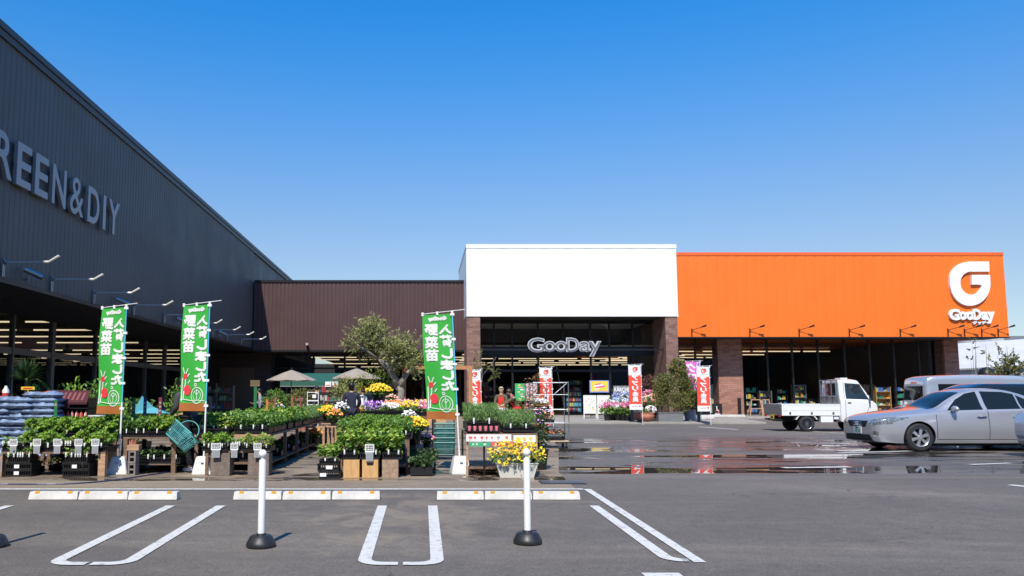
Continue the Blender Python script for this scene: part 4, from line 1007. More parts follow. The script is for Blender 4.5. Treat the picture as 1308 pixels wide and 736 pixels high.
def board(name, lab, pa, pb, Y, mA, inks, r_=random.Random(2)):
    a, c = P(pa[0], pb[1], Y), P(pb[0], pa[1], Y); t_ = thing(name, lab, 'price board', ((a.x+c.x)/2, Y, a.z)); w_ = (c.x-a.x)/2; h = c.z-a.z
    q = MB(); q.box(-w_, w_, -.008, .008, 0, h, 0); x = -w_+.04
    while x < w_-.06:
        l = r_.uniform(.02, .06); q.box(x, x+l, -.0105, -.0085, h*.4, h*.72, 1+r_.randrange(len(inks))); q.box(x+.01, x+l*.8, -.0105, -.0085, h*.18, h*.28, 1); x += l+r_.uniform(.02, .09)
    q.build('board_panel', [mA]+inks, t_); return t_
M_greenp = mat('green print', (.05, .40, .16), .5); M_yelp = mat('yellow print', (.85, .60, .05), .5); M_redp = mat('coral print', (.80, .12, .09), .5)
board('price_board', 'long white price board with small red marks on the right stall', (595.5, 555), (653, 564), 13.31, M_card, [M_redp, M_redp, M_cardg])
board('price_board', 'short white price board with yellow flower marks on the right stall', (656, 556), (684, 565), 13.31, M_card, [M_yelp, M_yelp])
board('price_board', 'green label strip below the long white board', (600, 565.2), (625, 570.2), 13.31, M_greenp, [M_card])
board('price_board', 'coral red label strip below the long white board', (629, 565), (655, 570), 13.31, M_redp, [M_card])
board('price_board', 'coral red label strip below the short white board', (659, 565.5), (682, 570), 13.31, M_redp, [M_card])
# yellow flower planter
p = G(661, 611); t_ = thing('flower_planter', 'white trough planter with a triangle pattern full of yellow flowers', 'planter', (p.x, p.y+.16, 0))
q = MB(); n0 = len(q.v)
for z, wx, wy in ((.003, .265, .11), (.2, .32, .15), (.22, .335, .165), (.23, .335, .165), (.23, .30, .13), (.15, .29, .12)):
    k = len(q.v); q.v += [(-wx, -wy, z), (wx, -wy, z), (wx, wy, z), (-wx, wy, z)]
    if k > n0:
        for i in range(4): j = (i+1) % 4; q.f.append((k-4+i, k-4+j, k+j, k+i)); q.m.append(0)
q.f.append((3, 2, 1, 0)); q.m.append(0)
for i in range(6):
    c = -.24+i*.096; q.quad([(c-.05, -.152+.01, .17), (c, -.13-.0, .075), (c+.05, -.152+.01, .17)][::-1] if False else [(c-.045, -.1475, .185), (c, -.128, .08), (c+.045, -.1475, .185)], 1)
q.build('trough', [mat('cream planter', (.68, .66, .58), .6, var=.05, scale=8), mat('planter pattern', (.36, .38, .36), .7)], t_)
q = MB(); leaves_box(q, -.34, .34, -.2, .2, .2, .44, 700, .05, 0, .45, .6, .08); leaves_ball(q, (0, 0, .32), .42, .24, .2, 300, .05, 0, .45, .5, 2, -.9); q.build('leaves', LF_mid, t_)
q = MB()
for _ in range(330):
    x = random.gauss(0, .23); x = max(-.44, min(.44, x)); q.flower((x, random.uniform(-.27, .2), .58-.9*abs(x)**2.2+random.uniform(-.2, .02)), random.uniform(.014, .028), 0, 5)
for (px, py) in ((638, 590), (644, 593), (650, 586), (647, 591), (668, 577), (662, 580), (670, 580), (657, 587), (663, 585), (675, 583), (667, 588), (659, 578), (678, 574), (650, 577), (672, 573)):
    g_ = P(px, py, p.y-.06); q.flower((g_.x-p.x, -.24+random.uniform(0, .04), g_.z), .036, 0, 8, (0, -.8, .5))
q.build('blossoms', PT['yellow'], t_)
q = MB()
for _ in range(16): q.flower((random.uniform(-.3, .3), random.uniform(-.25, 0), random.uniform(.3, .5)), .018, 0, 3)
q.build('lilac_blossoms', petal('lilac petals', [(.42, .36, .62), (.55, .50, .70)]), t_)
# tall plant in black pot + flowers
p = G(690, 601); t_ = thing('tall_potted_plant', 'tall leafy plant in a black pot at the right end of the right stall', 'plant', (p.x, p.y+.15, 0))
q = MB(); q.lathe([(.13, 0.003), (.17, .33), (.185, .33), (.185, .36), (.15, .36)], n=18); q.build('pot', M_black, t_, smooth=30)
q = MB()
for k in range(9): a = k*.7; q.path([(0, 0, .3), (.06*math.cos(a), .06*math.sin(a), .65), (.13*math.cos(a), .13*math.sin(a), .95)], [.008, .006, .004], 5)
q.build('stems', M_wood, t_)
q = MB(); leaves_ball(q, (0, 0, .62), .21, .2, .34, 700, .06, 0, .45, .2, 2.5, -.35); leaves_ball(q, (.03, 0, .95), .17, .16, .16, 150, .05, 0, .45, .2, 2, -.5); q.build('leaves', LF_dark, t_)
q = MB()
for _ in range(60):
    q.flower((random.uniform(-.26, .24), random.uniform(-.2, .1), random.uniform(.74, 1.14)), random.uniform(.016, .03), 0, 5)
q.build('blossoms', PT['mixed'], t_)
# wire trolley
p = G(702, 572); t_ = thing('wire_trolley', 'tall grey wire roll cage trolley with shelves of flowers', 'trolley', (p.x, p.y, 0)); q = MB(); w_, d_ = .44, .32
for sx in (-1, 1):
    for sy in (-1, 1): q.tube((sx*w_, sy*d_, .14), (sx*w_, sy*d_, 1.64), .012, n=6)
for zz in (1.62, 1.32, .95, .62):
    q.tube((-w_, -d_, zz), (w_, -d_, zz), .009, n=5); q.tube((-w_, d_, zz), (w_, d_, zz), .009, n=5)
    for sx in (-1, 1): q.tube((sx*w_, -d_, zz), (sx*w_, d_, zz), .009, n=5)
for sx in (0.,): q.tube((sx, d_, .14), (sx, d_, 1.62), .009, n=5); q.tube((.05, -d_, 1.3), (.4, -d_, 1.6), .009, n=5)
q.build('cage_frame', M_galv, t_)
q = MB(); q.box(-w_, w_, -d_, d_, .16, .19); q.box(-w_+.02, w_-.02, -d_+.02, d_-.02, .60, .612); q.build('deck', mat('pale timber deck', (.50, .38, .26), .7), t_)
for sx in (-.38, .38):
    for sy in (-.27, .27): q = MB(); q.lathe([(.055, -.018), (.055, .018)], (sx, sy, .055), 14, 0, 'x'); q.tube((sx, sy, .05), (sx, sy, .16), .012, n=6); q.build('castor', M_rubber, t_)
FT.put('mixed', (p.x-.15, p.y, .615), 0, 'tray of mixed flowers on the shelf of the wire trolley'); FT.put('orange', (p.x+.1, p.y, .195), 0, 'tray of orange flowers on the bottom deck of the wire trolley')
FT.put('white', (p.x-.2, p.y-.05, .95), 0, 'tray of white and green plants high in the wire trolley', None, (.7, 1, 1))
q_ = thing('trolley_panel', 'small slotted grey panel lying in the wire trolley', 'panel', (p.x-.03, p.y-.3, .3)); q = MB(); q.box(-.2, .3, -.05, -.03, 0, .03); q.box(-.2, -.17, -.05, -.03, .03, .2); q.box(.02, .05, -.05, -.03, .03, .2); q.box(-.2, .3, -.05, -.03, .2, .23); q.build('panel', M_galv, q_)
# ochre and rust bushes behind
for i, (px, py, Y, m_, r_, lab) in enumerate(((677, 524, 24, LF_shrub, .42, 'ochre green bushy plant behind the right stall'), (684, 512, 22.5, LF_rust, .36, 'orange rust leaved plant behind the wire trolley'), (690, 530, 22.8, LF_rust, .35, 'low rusty brown plant inside the shade of the wire trolley'))):
    c = P(px, py, Y); t_ = thing('bushy_plant', lab, 'plant', (c.x, Y, 0)); q = MB(); q.lathe([(.14, 0), (.18, .3), (.16, .3)], n=12); q.build('pot', M_black, t_, smooth=30)
    q = MB(); leaves_ball(q, (0, 0, max(.5, c.z)), r_, r_*.8, max(.4, c.z-.25)*.9, 650, .07, 0, .45, .3, 2, -.3); q.build('leaves', m_, t_)
# basket trolley
M_teal = mat('teal plastic mesh', (.035, .22, .20), .4)
def basket_mesh(q, c=(0, 0, 0), w=.42, d=.29, h=.24, tp=.82, m=0, bars=9):
    cx, cy, cz = c
    def pt(u, v, z): k = tp+(1-tp)*z/h; return (cx+u*w/2*k, cy+v*d/2*k, cz+z)
    for z, r in ((0, .009), (h*.5, .005), (h, .014)):
        cs = [pt(-1, -1, z), pt(1, -1, z), pt(1, 1, z), pt(-1, 1, z)]
        for i in range(4): q.tube(cs[i], cs[(i+1) % 4], r, n=5, m=m)
    for i in range(bars+1):
        u = -1+2*i/bars
        for v in (-1, 1): q.tube(pt(u, v, 0), pt(u, v, h), .0065, n=4, m=m)
        q.tube(pt(u, -1, 0), pt(u, 1, 0), .006, n=4, m=m)
    for i in range(6):
        v = -1+2*i/5
        for u in (-1, 1): q.tube(pt(u, v, 0), pt(u, v, h), .0065, n=4, m=m)
        q.tube(pt(-1, v, 0), pt(1, v, 0), .006, n=4, m=m)
pb = G(568, 587); t_ = thing('basket_trolley', 'dark metal trolley base under a stack of teal baskets behind the third banner', 'trolley', (pb.x, pb.y, 0)); q = MB()
q.box(-.2, .2, -.15, .15, .08, .1); q.tube((-.2, .15, .1), (-.2, .15, .8), .01, n=6); q.tube((.2, .15, .1), (.2, .15, .8), .01, n=6)
q.build('base_frame', M_dark, t_)
for sx in (-.18, .18): q = MB(); q.lathe([(.035, -.012), (.035, .012)], (sx, -.12, .038), 10, 0, 'x'); q.build('castor', M_rubber, t_)
M_tealp = mat('teal solid plastic', (.03, .17, .16), .45)
for k in range(5):
    q_ = thing('shopping_basket', 'teal shopping basket, %s from the bottom of the stack behind the third banner' % ORD[k], 'basket', (pb.x, pb.y, .105+k*.095), 0, 'stacked teal baskets'); q = MB(); basket_mesh(q, bars=16); q.build('basket_body', M_tealp, q_)

# ================================================================ feather banners
def banner(name, lab, base, top, w, h, ang, kind, group=None, wave=.02, tank=True):
    """pole from base to top (world points); cloth to the left of the pole turned back by ang"""
    base, top = Vector(base), Vector(top); t_ = thing(name, lab, 'banner', (base.x, base.y, base.z), 0, group)
    v = top-base; q = MB(); split = .42 if kind == 'green' else 1
    mp = {'blue': mat('light blue pole', (.10, .55, .75), .35), 'white': M_wp}
    if kind == 'green':
        q.tube((0, 0, .02), tuple(v*split), .015, .015, 8, 0); q.tube(tuple(v*split), tuple(v*1.01), .011, .011, 8, 1)
        q.build('pole', [M_wp, mp['blue']], t_)
    else: q.tube((0, 0, 0), tuple(v*1.01), .011, .011, 8, 0); q.build('pole', M_wp, t_)
    ca, sa = math.cos(ang), math.sin(ang); dirx = Vector((-ca, sa, 0))
    def fn(p):   # p=(u right->left 0..w, off, z from top 0..-h)
        u, off, z = p; s_ = max(0., -z/h); s0 = -z/h
        at = v*(1-s0*(h/v.length)) ; wv = wave*math.sin(s_*7+u*4)*(u/w)+.006*math.sin(u*14+s_*2)*s_
        pt = at+dirx*u+Vector((sa, ca, 0))*(wv)+Vector((-sa, -ca, 0))*off
        if kind == 'pink': pt += Vector((.85*w*(s_**2.2)*(u/w), 0, .10*s_*(u/w)))
        return (pt.x, pt.y, pt.z)
    q = MB(); q.tube(fn((-.22*w if kind != 'green' else -.25, 0, .035)), fn((w+.02, 0, .0)), .007, n=6); q.build('crossbar', M_wp, t_)
    nu, nv = 14, 40; c = MB()
    cm = {'green': [(.0, 1.0, 0)], 'red': [], 'pink': []}
    for side in (0, 1):
        k = len(c.v)
        for j in range(nv+1):
            for i in range(nu+1): c.v.append(fn((.02+(w-.02)*i/nu, .0015-.003*side, -h*j/nv-.02)))
        for j in range(nv):
            for i in range(nu):
                a = k+j*(nu+1)+i; f = (a, a+1, a+nu+2, a+nu+1); s_ = (j+.5)/nv
                if kind == 'green': mi = 1 if s_ > .915 else 0
                elif kind == 'red': mi = 1 if (s_ < .22 or s_ > .87) else 0
                else: mi = 1 if s_ > .93 else (2 if i < 3 else 0)
                c.f.append(f if side else f[::-1]); c.m.append(mi)
    gm = {'green': [mat('banner green', (.045, .42, .055), .65), mat('banner brown', (.40, .13, .03), .7)],
          'red': [mat('banner red', (.80, .07, .035), .65), mat('banner white', (.80, .79, .78), .65)],
          'pink': [mat('banner pink', (.70, .12, .50), .65), MATS.get('banner white') or mat('banner white', (.80, .79, .78), .65), mat('banner violet strip', (.55, .45, .75), .65)]}[kind]
    cl = c.build('cloth', gm, t_, smooth=True)
    # print, seen from behind so mirrored: picture fractions (fx from left of the picture, fy from top)
    pr = MB()
    def glyph(ch, x0, x1, y0, y1, bold=.04, m=0):
        # fx: 0 at picture left = far edge (u=w)
        def f2(p):
            fx = x1-(p[0]-x0)      # mirror inside its own box
            return fn((w*(1-fx), .009, -h*p[2]))
        v_, f_ = text_mesh(ch, (x0, x1, y1, y0), min(bold, .012), .0, 2); b2 = .45*bold
        for kk, (sx_, sy_) in enumerate(((0, 0), (b2, 0), (-b2, 0), (0, b2*.3), (0, -b2*.3))):
            n = len(pr.v)
            for p in v_: q_ = f2((p[0]+sx_, 0, p[2]+sy_)); pr.v.append((q_[0]-.0004*kk*sa, q_[1]-.0004*kk*ca, q_[2]))
            for ff in f_: pr.f.append(tuple(n+i for i in ff)); pr.m.append(m)
    def disc(cx, cy, rr, m, off=.010, n=18, ring=0.):
        k = len(pr.v); ry = rr*w/h
        if ring:
            for i in range(n):
                a = 2*math.pi*i/n
                for q_ in (1, 1-ring): pr.v.append(fn((w*(1-cx-rr*q_*math.cos(a)), off, -h*(cy-ry*q_*math.sin(a)))))
            for i in range(n): j = (i+1) % n; pr.f.append((k+2*i, k+2*i+1, k+2*j+1, k+2*j)); pr.m.append(m)
        else:
            for i in range(n):
                a = 2*math.pi*i/n; pr.v.append(fn((w*(1-cx-rr*math.cos(a)), off, -h*(cy-ry*math.sin(a)))))
            pr.f.append(tuple(range(k, k+n))); pr.m.append(m)
    def stroke(pts, wd, m, off=.011):
        P_ = [Vector((w*(1-a), -h*b_)) for a, b_ in pts]
        for i in range(len(P_)-1):
            d = (P_[i+1]-P_[i]); d.normalize(); s_ = Vector((-d.y, d.x))*wd/2
            pr.quad([fn((*((P_[i]-s_)[:1]), off, (P_[i]-s_)[1])), fn(((P_[i+1]-s_)[0], off, (P_[i+1]-s_)[1])), fn(((P_[i+1]+s_)[0], off, (P_[i+1]+s_)[1])), fn(((P_[i]+s_)[0], off, (P_[i]+s_)[1]))], m)
    if kind == 'green':
        glyph('GooDay', .2, .8, .035, .075, .05)
        for ch, y0, y1 in (('入', .115, .2), ('荷', .215, .325), ('し', .345, .435), ('ま', .452, .54), ('し', .555, .635), ('た', .65, .735)):
            glyph(ch, .56 if ch != 'し' else .60, .95, y0, y1, .045)
        disc(.60, .765, .05, 0, ring=.5)
        for ch, y0, y1 in (('野', .105, .215), ('菜', .225, .335), ('苗', .345, .455)): glyph(ch, .08, .50, y0, y1, .035)
        disc(.66, .865, .235, 0, ring=.10); disc(.66, .865, .15, 0, ring=.10)
        stroke([(.66, .80), (.66, .91)], .012, 0); stroke([(.58, .83), (.66, .86)], .01, 0); stroke([(.74, .83), (.66, .86)], .01, 0)
        stroke([(.1, .60), (.16, .66), (.2, .74), (.15, .80), (.12, .90)], .02, 0); stroke([(.3, .61), (.2, .67)], .02, 0); stroke([(.36, .66), (.26, .69), (.2, .72)], .02, 0); stroke([(.38, .72), (.3, .75)], .02, 0); stroke([(.02, .905), (.12, .9), (.5, .915), (.95, .912)], .012, 0)
        stroke([(.08, .7), (.07, .92)], .02, 0)
        disc(.19, .685, .085, 1, .012); disc(.27, .815, .145, 1, .012)
        mats_ = [mat('banner print white', (.80, .82, .78), .65), mat('banner tomato', (.80, .05, .07), .65)]
    elif kind == 'red':
        disc(.52, .105, .20, 1, ring=.42); stroke([(.5, .105), (.75, .105)], .05, 1); stroke([(.45, .067), (.74, .067)], .06, 1)
        stroke([(.2, .18), (.85, .18)], .012, 2)
        for k_, ch in enumerate('アプリ会員'): glyph(ch, .26, .72, .245+k_*.12, .345+k_*.12, .05)
        disc(.82, .93, .07, 1, .010); stroke([(.2, .935), (.68, .935)], .02, 2)
        mats_ = [MATS['banner white'], MATS['banner red'], M_cardg]
    else:
        for k_, ch in enumerate('クロス'): glyph(ch, .05, .68, .05+k_*.28, .28+k_*.28, .05)
        for k_ in range(9): stroke([(.88, .05+k_*.1), (.88, .11+k_*.1)], .05, 1)
        mats_ = [MATS['banner white'], mat('violet ink', (.12, .05, .35), .6)]
    pr.build('printed_design', mats_, cl)
    for k_ in range(5): q = MB(); a = fn((0.0, 0, -h*(.02+k_*.235))); q.box(a[0]-.035, a[0]+.035, a[1]-.014, a[1]+.014, a[2]-.02, a[2]+.02); q.build('tie', M_wp, t_)
    for k_ in (.0, .5, 1.): q = MB(); a = fn((w*k_, 0, 0)); q.box(a[0]-.018, a[0]+.018, a[1]-.012, a[1]+.012, a[2]-.03, a[2]+.03); q.build('loop', M_wp, t_)
    if tank:
        q = MB(); n0 = 0
        for z, a in ((.004, .165), (.03, .165), (.26, .115), (.285, .10)):
            k = len(q.v); m_ = 6; pts = []
            for cx, cy, s0 in ((1, 1, 0), (-1, 1, 90), (-1, -1, 180), (1, -1, 270)):
                for e in range(m_): an = rad(s0+90*e/(m_-1)); pts.append((cx*(a-.03)+.03*math.cos(an), cy*(a-.03)+.03*math.sin(an), z))
            q.v += pts; L_ = len(pts)
            if k: 
                for i in range(L_): j = (i+1) % L_; q.f.append((k-L_+i, k-L_+j, k+j, k+i)); q.m.append(0)
            else: q.f.append(tuple(reversed(range(L_)))); q.m.append(0)
        q.f.append(tuple(range(k, k+L_))); q.m.append(0)
        q.box(-.03, .02, -.158, -.14, .19, .2, 1) if True else None
        q.build('water_tank_base', [mat('tank white plastic', (.72, .72, .71), .4, var=.06, scale=4), M_cardg], t_, rotz=.12, smooth=35)
    return t_
def bpts(bx, by, tx, ty, Y=None):
    b_ = G(bx, by); b_.y += .15; t2 = P(tx, ty, b_.y); return b_, t2
for (bx, tx, by, ty, w_, an, lab) in ((151.5, 161.5, 606.5, 391, .60, 28, 'green banner leaning right with white mirrored writing, left of the low table end'), (259.5, 268, 606.5, 387.5, .60, 28, 'green banner with white mirrored writing in front of the person holding a basket'), (588, 577.5, 606, 399, .61, 33, 'green banner leaning left with white mirrored writing beside the teal basket stack')):
    b_ = G(bx, by); b_.y += .17; tp = P(tx, ty, b_.y); b_.x = P(bx, by, b_.y).x; b_.z = 0
    banner('green_banner', lab, b_, tp, w_, 1.8, rad(an), 'green', 'green feather banners')
for (bx, tx, ty, Y, lab) in ((616, 613.5, 472.5, 33, 'red banner with a white head by the left brick column behind the right stall'), (707, 704.5, 469.5, 33.5, 'red banner with a white head behind the wire trolley'), (821, 818.5, 466, 36.8, 'red banner with a white head in front of the hydrangeas'), (908, 906, 468, 36.8, 'red banner with a white head right of the pink banner')):
    tp = P(tx, ty, Y); b_ = Vector((P(bx, 540, Y).x, Y, 0 if Y < 37 else kz)); banner('red_banner', lab, b_, tp, .55 if Y > 36 else .5, 2.0 if Y > 36 else 1.8, rad(12), 'red', 'red and white feather banners', .015, False)
tp = P(894, 461.5, 38.5); b_ = Vector((P(896, 540, 38.5).x, 38.5, kz)); banner('pink_banner', 'pink and white banner curling in the wind beside the large shrub', b_, tp, .66, 1.9, rad(8), 'pink', None, .06, False)
# ================================================================ wheel stops and bollards
M_stop = mat('cast concrete', (.56, .54, .50), .8, var=.16, scale=7, bump=.25, bscale=50)
M_refl = mat('amber reflector', (.80, .36, .01), .5)
def mk_stop(key):
    t_ = thing('wheel_stop', '', 'wheel stop'); q = MB(); r_ = random.Random(key)
    q.prism([(-.30, .004), (.30, .004), (.293, .10), (-.293, .10)], -.085, .085)
    for i in range(4):   # slope the front and back faces
        pass
    q.v = [(x, y*(1 if z < .05 else .62), z) for x, y, z in q.v]
    q.build('block', M_stop, t_, bevel=.008)
    for sx in (-.20, .20): q = MB(); q.box(sx-.027, sx+.027, -.062, -.02, .078, .1035); q.build('reflector', M_refl, t_)
    return t_
WS = Family(mk_stop)
for r_, (a, c) in enumerate(((45, 233), (302, 487), (557, 738))):
    x0, x1 = (GS(a, 636).x, GS(c, 636).x); n = 3
    for i in range(n):
        WS.put('s', (x0+(x1-x0)*(i+.5)/n, 10.50+random.uniform(-.012, .012), gz(10.5)), random.uniform(-.012, .012), 'white concrete wheel stop with two amber reflectors, %s block of the %s bay' % (('left', 'middle', 'right')[i], ('left', 'middle', 'right')[r_]), 'white wheel stops along the front bays', ((x1-x0)/n/.61, 1, 1))
def mk_boll(key):
    t_ = thing('bollard', '', 'bollard')
    q = MB(); q.lathe([(.127, .003), (.130, .012), (.130, .03), (.122, .045), (.098, .088), (.082, .098), (.045, .10), (.04, .115)], n=28); q.build('rubber_base', mat('moulded black rubber', (.02, .02, .022), .45, var=.25, scale=20), t_, smooth=40)
    q = MB(); q.lathe([(.031, .10), (.031, .72), (.027, .735), (.017, .737), (.017, .77)], n=20); q.build('post', M_wp, t_, smooth=40)
    q = MB(); q.ball((0, 0, .785), .037, 12); q.build('ball_cap', M_wp, t_, smooth=True); return t_
BO = Family(mk_boll)
for i, (px, Y) in enumerate(((333.5, 7.5), (674, 7.65), (-9, 7.5))):
    BO.put('b', (P(px, 688, Y).x, Y, gz(Y)+.001), 0, ('white ball topped bollard on a black base in front of the middle wheel stops', 'white ball topped bollard on a black base in front of the yellow flower planter', 'bollard cut off by the left edge, only its black base showing')[i], 'white bollards on rubber bases', (1.02, 1.02, 1.05))
# garden hose
pts = [G(-30, 624), G(0, 620), G(60, 620), G(110, 618), G(150, 614), G(190, 608), G(215, 604), G(245, 598), G(290, 592)]
hp = [Vector((p.x, p.y, .014)) for p in pts]; sm = []
for i in range(len(hp)-1):
    p0, p1, p2, p3 = hp[max(0, i-1)], hp[i], hp[i+1], hp[min(len(hp)-1, i+2)]
    for k in range(5):
        u = k/5; sm.append(.5*((2*p1)+(p2-p0)*u+(2*p0-5*p1+4*p2-p3)*u*u+(3*p1-p0-3*p2+p3)*u**3))
q = MB(); q.path(sm, .011, 7); o = q.build('garden_hose', mat('dark blue hose', (.025, .035, .10), .4)); tag(o, 'dark blue hose lying across the concrete below the left tables', 'hose')
# ================================================================ lamps on the walls
M_lampw = mat('pale lamp metal', (.55, .55, .54), .45)
def mk_arm(key):
    """arm lamp, mount on a wall facing +x, arm to +x"""
    t_ = thing('wall_lamp', '', 'wall lamp'); q = MB(); col = M_lampw if key == 'pale' else M_dark
    q.box(0, .02, -.035, .035, -.36, -.05); q.tube((.05, 0, -.36), (.05, 0, -.06), .018, n=8); q.tube((.05, 0, -.06), (.12, 0, .0), .022, n=8); q.build('bracket', M_galv if key == 'pale' else M_dark, t_)
    q = MB(); q.quad([(.01, -.03, -.04), (.11, -.03, -.04), (.01, -.03, .12)]); q.quad([(.01, .03, -.04), (.01, .03, .12), (.11, .03, -.04)]); q.quad([(.11, -.03, -.04), (.11, .03, -.04), (.01, .03, .12), (.01, -.03, .12)]); q.build('gusset', M_galv if key == 'pale' else M_dark, t_)
    L_ = 1.02 if key == 'pale' else .75
    q = MB(); q.tube((.12, 0, 0), (L_, 0, 0 if key == 'pale' else .13), .021 if key == 'pale' else .018, n=7); q.build('arm', M_lampw if key == 'pale' else M_dark, t_)
    q = MB(); z = 0 if key == 'pale' else .13
    if key == 'pale': q.tube((L_-.05, 0, z), (L_+.10, 0, z), .035, n=8); q.tube((L_+.08, 0, z-.01), (L_+.34, 0, z+.15), .028, .036, n=8)
    else: q.tube((L_-.02, 0, z), (L_+.34, 0, z+.09), .04, .06, n=8)
    q.build('lamp_head', col if key != 'pale' else mat('cream lamp shell', (.62, .60, .55), .3), t_, smooth=40)  # pale lamp head is a paler, warmer tone than its arm
    return t_
WL = Family(mk_arm)
for i, (mx_, my_) in enumerate(((2, 333), (64, 356), (118, 372.5), (169, 388), (208, 401), (243, 410), (270, 418), (289, 425), (307, 432))):
    p = PX(mx_, my_, GX); WL.put('pale', (GX+.03, p.y, 4.56 if i else 4.6), random.uniform(-.08, .08), 'pale wall lamp on a long arm over the grey hall, %s from the left' % ORD[i], 'arm lamps on the grey hall', (1.06, 1, 1))
def mk_spot(key):
    t_ = thing('wall_spotlight', '', 'spotlight'); q = MB(); q.tube((.0, 0, -.1), (.12, .02, -.08), .03, n=8); q.tube((.12, .02, -.1), (.14, .02, .05), .02, n=8); q.build('bracket', M_galv, t_)
    q = MB(); q.tube((.06, -.1, .16), (.42, .16, -.02), .075, .075, n=14); q.build('barrel', M_galv, t_, smooth=40)
    q = MB(); q.tube((.42, .16, -.02), (.424, .163, -.022), .065, .065, n=14); q.build('lens', M_black, t_); return t_
SPO = Family(mk_spot)
for i, (mx_, my_) in enumerate(((33, 357), (150, 389), (226, 411), (280, 430))):
    p = PX(mx_, my_, GX+.1); SPO.put('s', (GX+.04, p.y, 4.42), random.uniform(-.1, .1), 'silver cylinder spotlight on the grey hall, %s from the left' % ORD[i], 'cylinder spotlights on the grey hall')
for i, mx_ in enumerate((883, 957, 1020, 1084, 1149, 1210, 1231, 1253, 1274)):
    p = P(mx_, 424, FY); o = WL.put('dark', (p.x, FY-.03, P(mx_, 421.5, FY).z), -1.57+1.05, 'dark arm lamp along the bottom of the orange wall, %s from the left' % ORD[i], 'dark arm lamps on the orange wall', (.82, .9, 1.1))
p = P(393, 443, FY); t_ = thing('wall_spotlight', 'small dark spotlight at the bottom edge of the brown facade', 'spotlight', (p.x, FY-.03, p.z)); q = MB(); q.box(-.05, .05, -.05, .0, -.3, .0); q.tube((0, -.05, .05), (0, -.3, .14), .09, n=10); q.build('housing', M_dark, t_)
# ================================================================ trees
def bark(name, c1, c2): return wood(name, c1, c2, (14, 14, 4), .85)
M_bark = bark('olive bark', (.17, .145, .12), (.33, .29, .25)); M_barkd = bark('grey bark', (.10, .085, .07), (.2, .17, .14))
def tree(name, lab, base, trunks, clumps, m_leaf, n, sz, w=.28, m_b=None, twigs=True):
    t_ = thing(name, lab, 'tree', base); q = MB()
    for pts, rs in trunks:
        sm = [Vector(p) for p in pts]; q.path(sm, rs, 9)
    q.build('trunk', m_b or M_bark, t_, smooth=True)
    q = MB(); tw = MB()
    for c, rx, rz in clumps:
        c = Vector(c); k = int(n*rx*rz*rx)
        nt_ = max(6, int(k/26))
        for _ in range(nt_):
            d = Vector((random.gauss(0, 1), random.gauss(0, 1), random.gauss(.15, 1))).normalized(); e = random.random()**.45
            a = c+Vector((d.x*rx, d.y*rx, d.z*rz))*e*.9; 
            up = (d+Vector((0, 0, .7))+Vector((random.gauss(0, .4), random.gauss(0, .4), random.gauss(0, .3)))).normalized(); ln = random.uniform(.5, 1.1)*min(rx, .5)
            if mnoise.noise(a*1.9) < -.22: continue
            tw.tube(a-up*ln*.3, a+up*ln, .009, .003, 4, 0, False)
            for j in range(26):
                s_ = random.random(); pd = up*.6+Vector((random.gauss(0, .7), random.gauss(0, .7), random.gauss(0, .6)))
                q.leaf(a+up*ln*(s_*1.25-.3)+pd.normalized()*random.uniform(0, .09), sz*random.uniform(.6, 1.3), pd, 0, w)
    q.build('crown', m_leaf, t_); tw.build('twigs', m_b or M_bark, t_)
    return t_
OY = 30.0; ob = P(511, 520, OY); S = lambda px, py, dy=0: (P(px, py, OY+dy).x-ob.x, dy, P(px, py, OY+dy).z)
tree('olive_tree', 'olive tree with a forked gnarled trunk in front of the brown facade', (ob.x, OY, 0),
     [([(0, 0, 0), S(510, 512), S(512, 500), S(508, 492)], [.22, .16, .14, .14]), ([S(508, 493), S(503, 482), S(495, 470, -.2), S(484, 459, -.3)], [.15, .11, .09, .06]),
      ([S(510, 494), S(516, 483), S(522, 474), S(530, 466, .3)], [.14, .10, .08, .05]), ([S(495, 470, -.2), S(490, 455, 0), S(478, 440, .2), S(471, 425, .3)], [.08, .06, .04, .02]),
      ([S(502, 480), S(505, 465, .4), S(512, 450, .5)], [.07, .05, .03]), ([S(484, 459, -.3), S(468, 448, -.5), S(456, 440, -.6)], [.05, .035, .02])],
     [(S(478, 420), .50, .48), (S(465, 435, -.2), .62, .42), (S(452, 440, .2), .40, .30), (S(490, 436, .3), .62, .42), (S(505, 447, -.2), .66, .46), (S(524, 448, .2), .62, .42), (S(500, 465, .3), .60, .32),
      (S(527, 464, -.3), .52, .38), (S(482, 455, .4), .50, .32), (S(538, 455, 0), .32, .36), (S(470, 447, .5), .4, .3)], LF_olive, 11500, .13, .28)
cY = 40; ob2 = P(612, 520, cY); S2 = lambda px, py, dy=0: (P(px, py, cY+dy).x-ob2.x, dy, P(px, py, cY+dy).z)
tree('young_tree', 'thin young leafy tree against the left brick column of the entrance', (ob2.x, cY, 0), [([(0, 0, 0), S2(613, 500), S2(616, 480), S2(614, 462)], [.06, .05, .035, .015]), ([S2(616, 480), S2(628, 465), S2(634, 456)], [.03, .02, .01]), ([S2(614, 475), S2(602, 463)], [.025, .01])],
     [(S2(606, 466), .42, .4), (S2(624, 466), .45, .35), (S2(614, 456), .45, .28), (S2(630, 476), .3, .38), (S2(602, 478), .3, .35), (S2(622, 486), .3, .3)], LF_shrub, 2600, .12, .32, M_barkd)
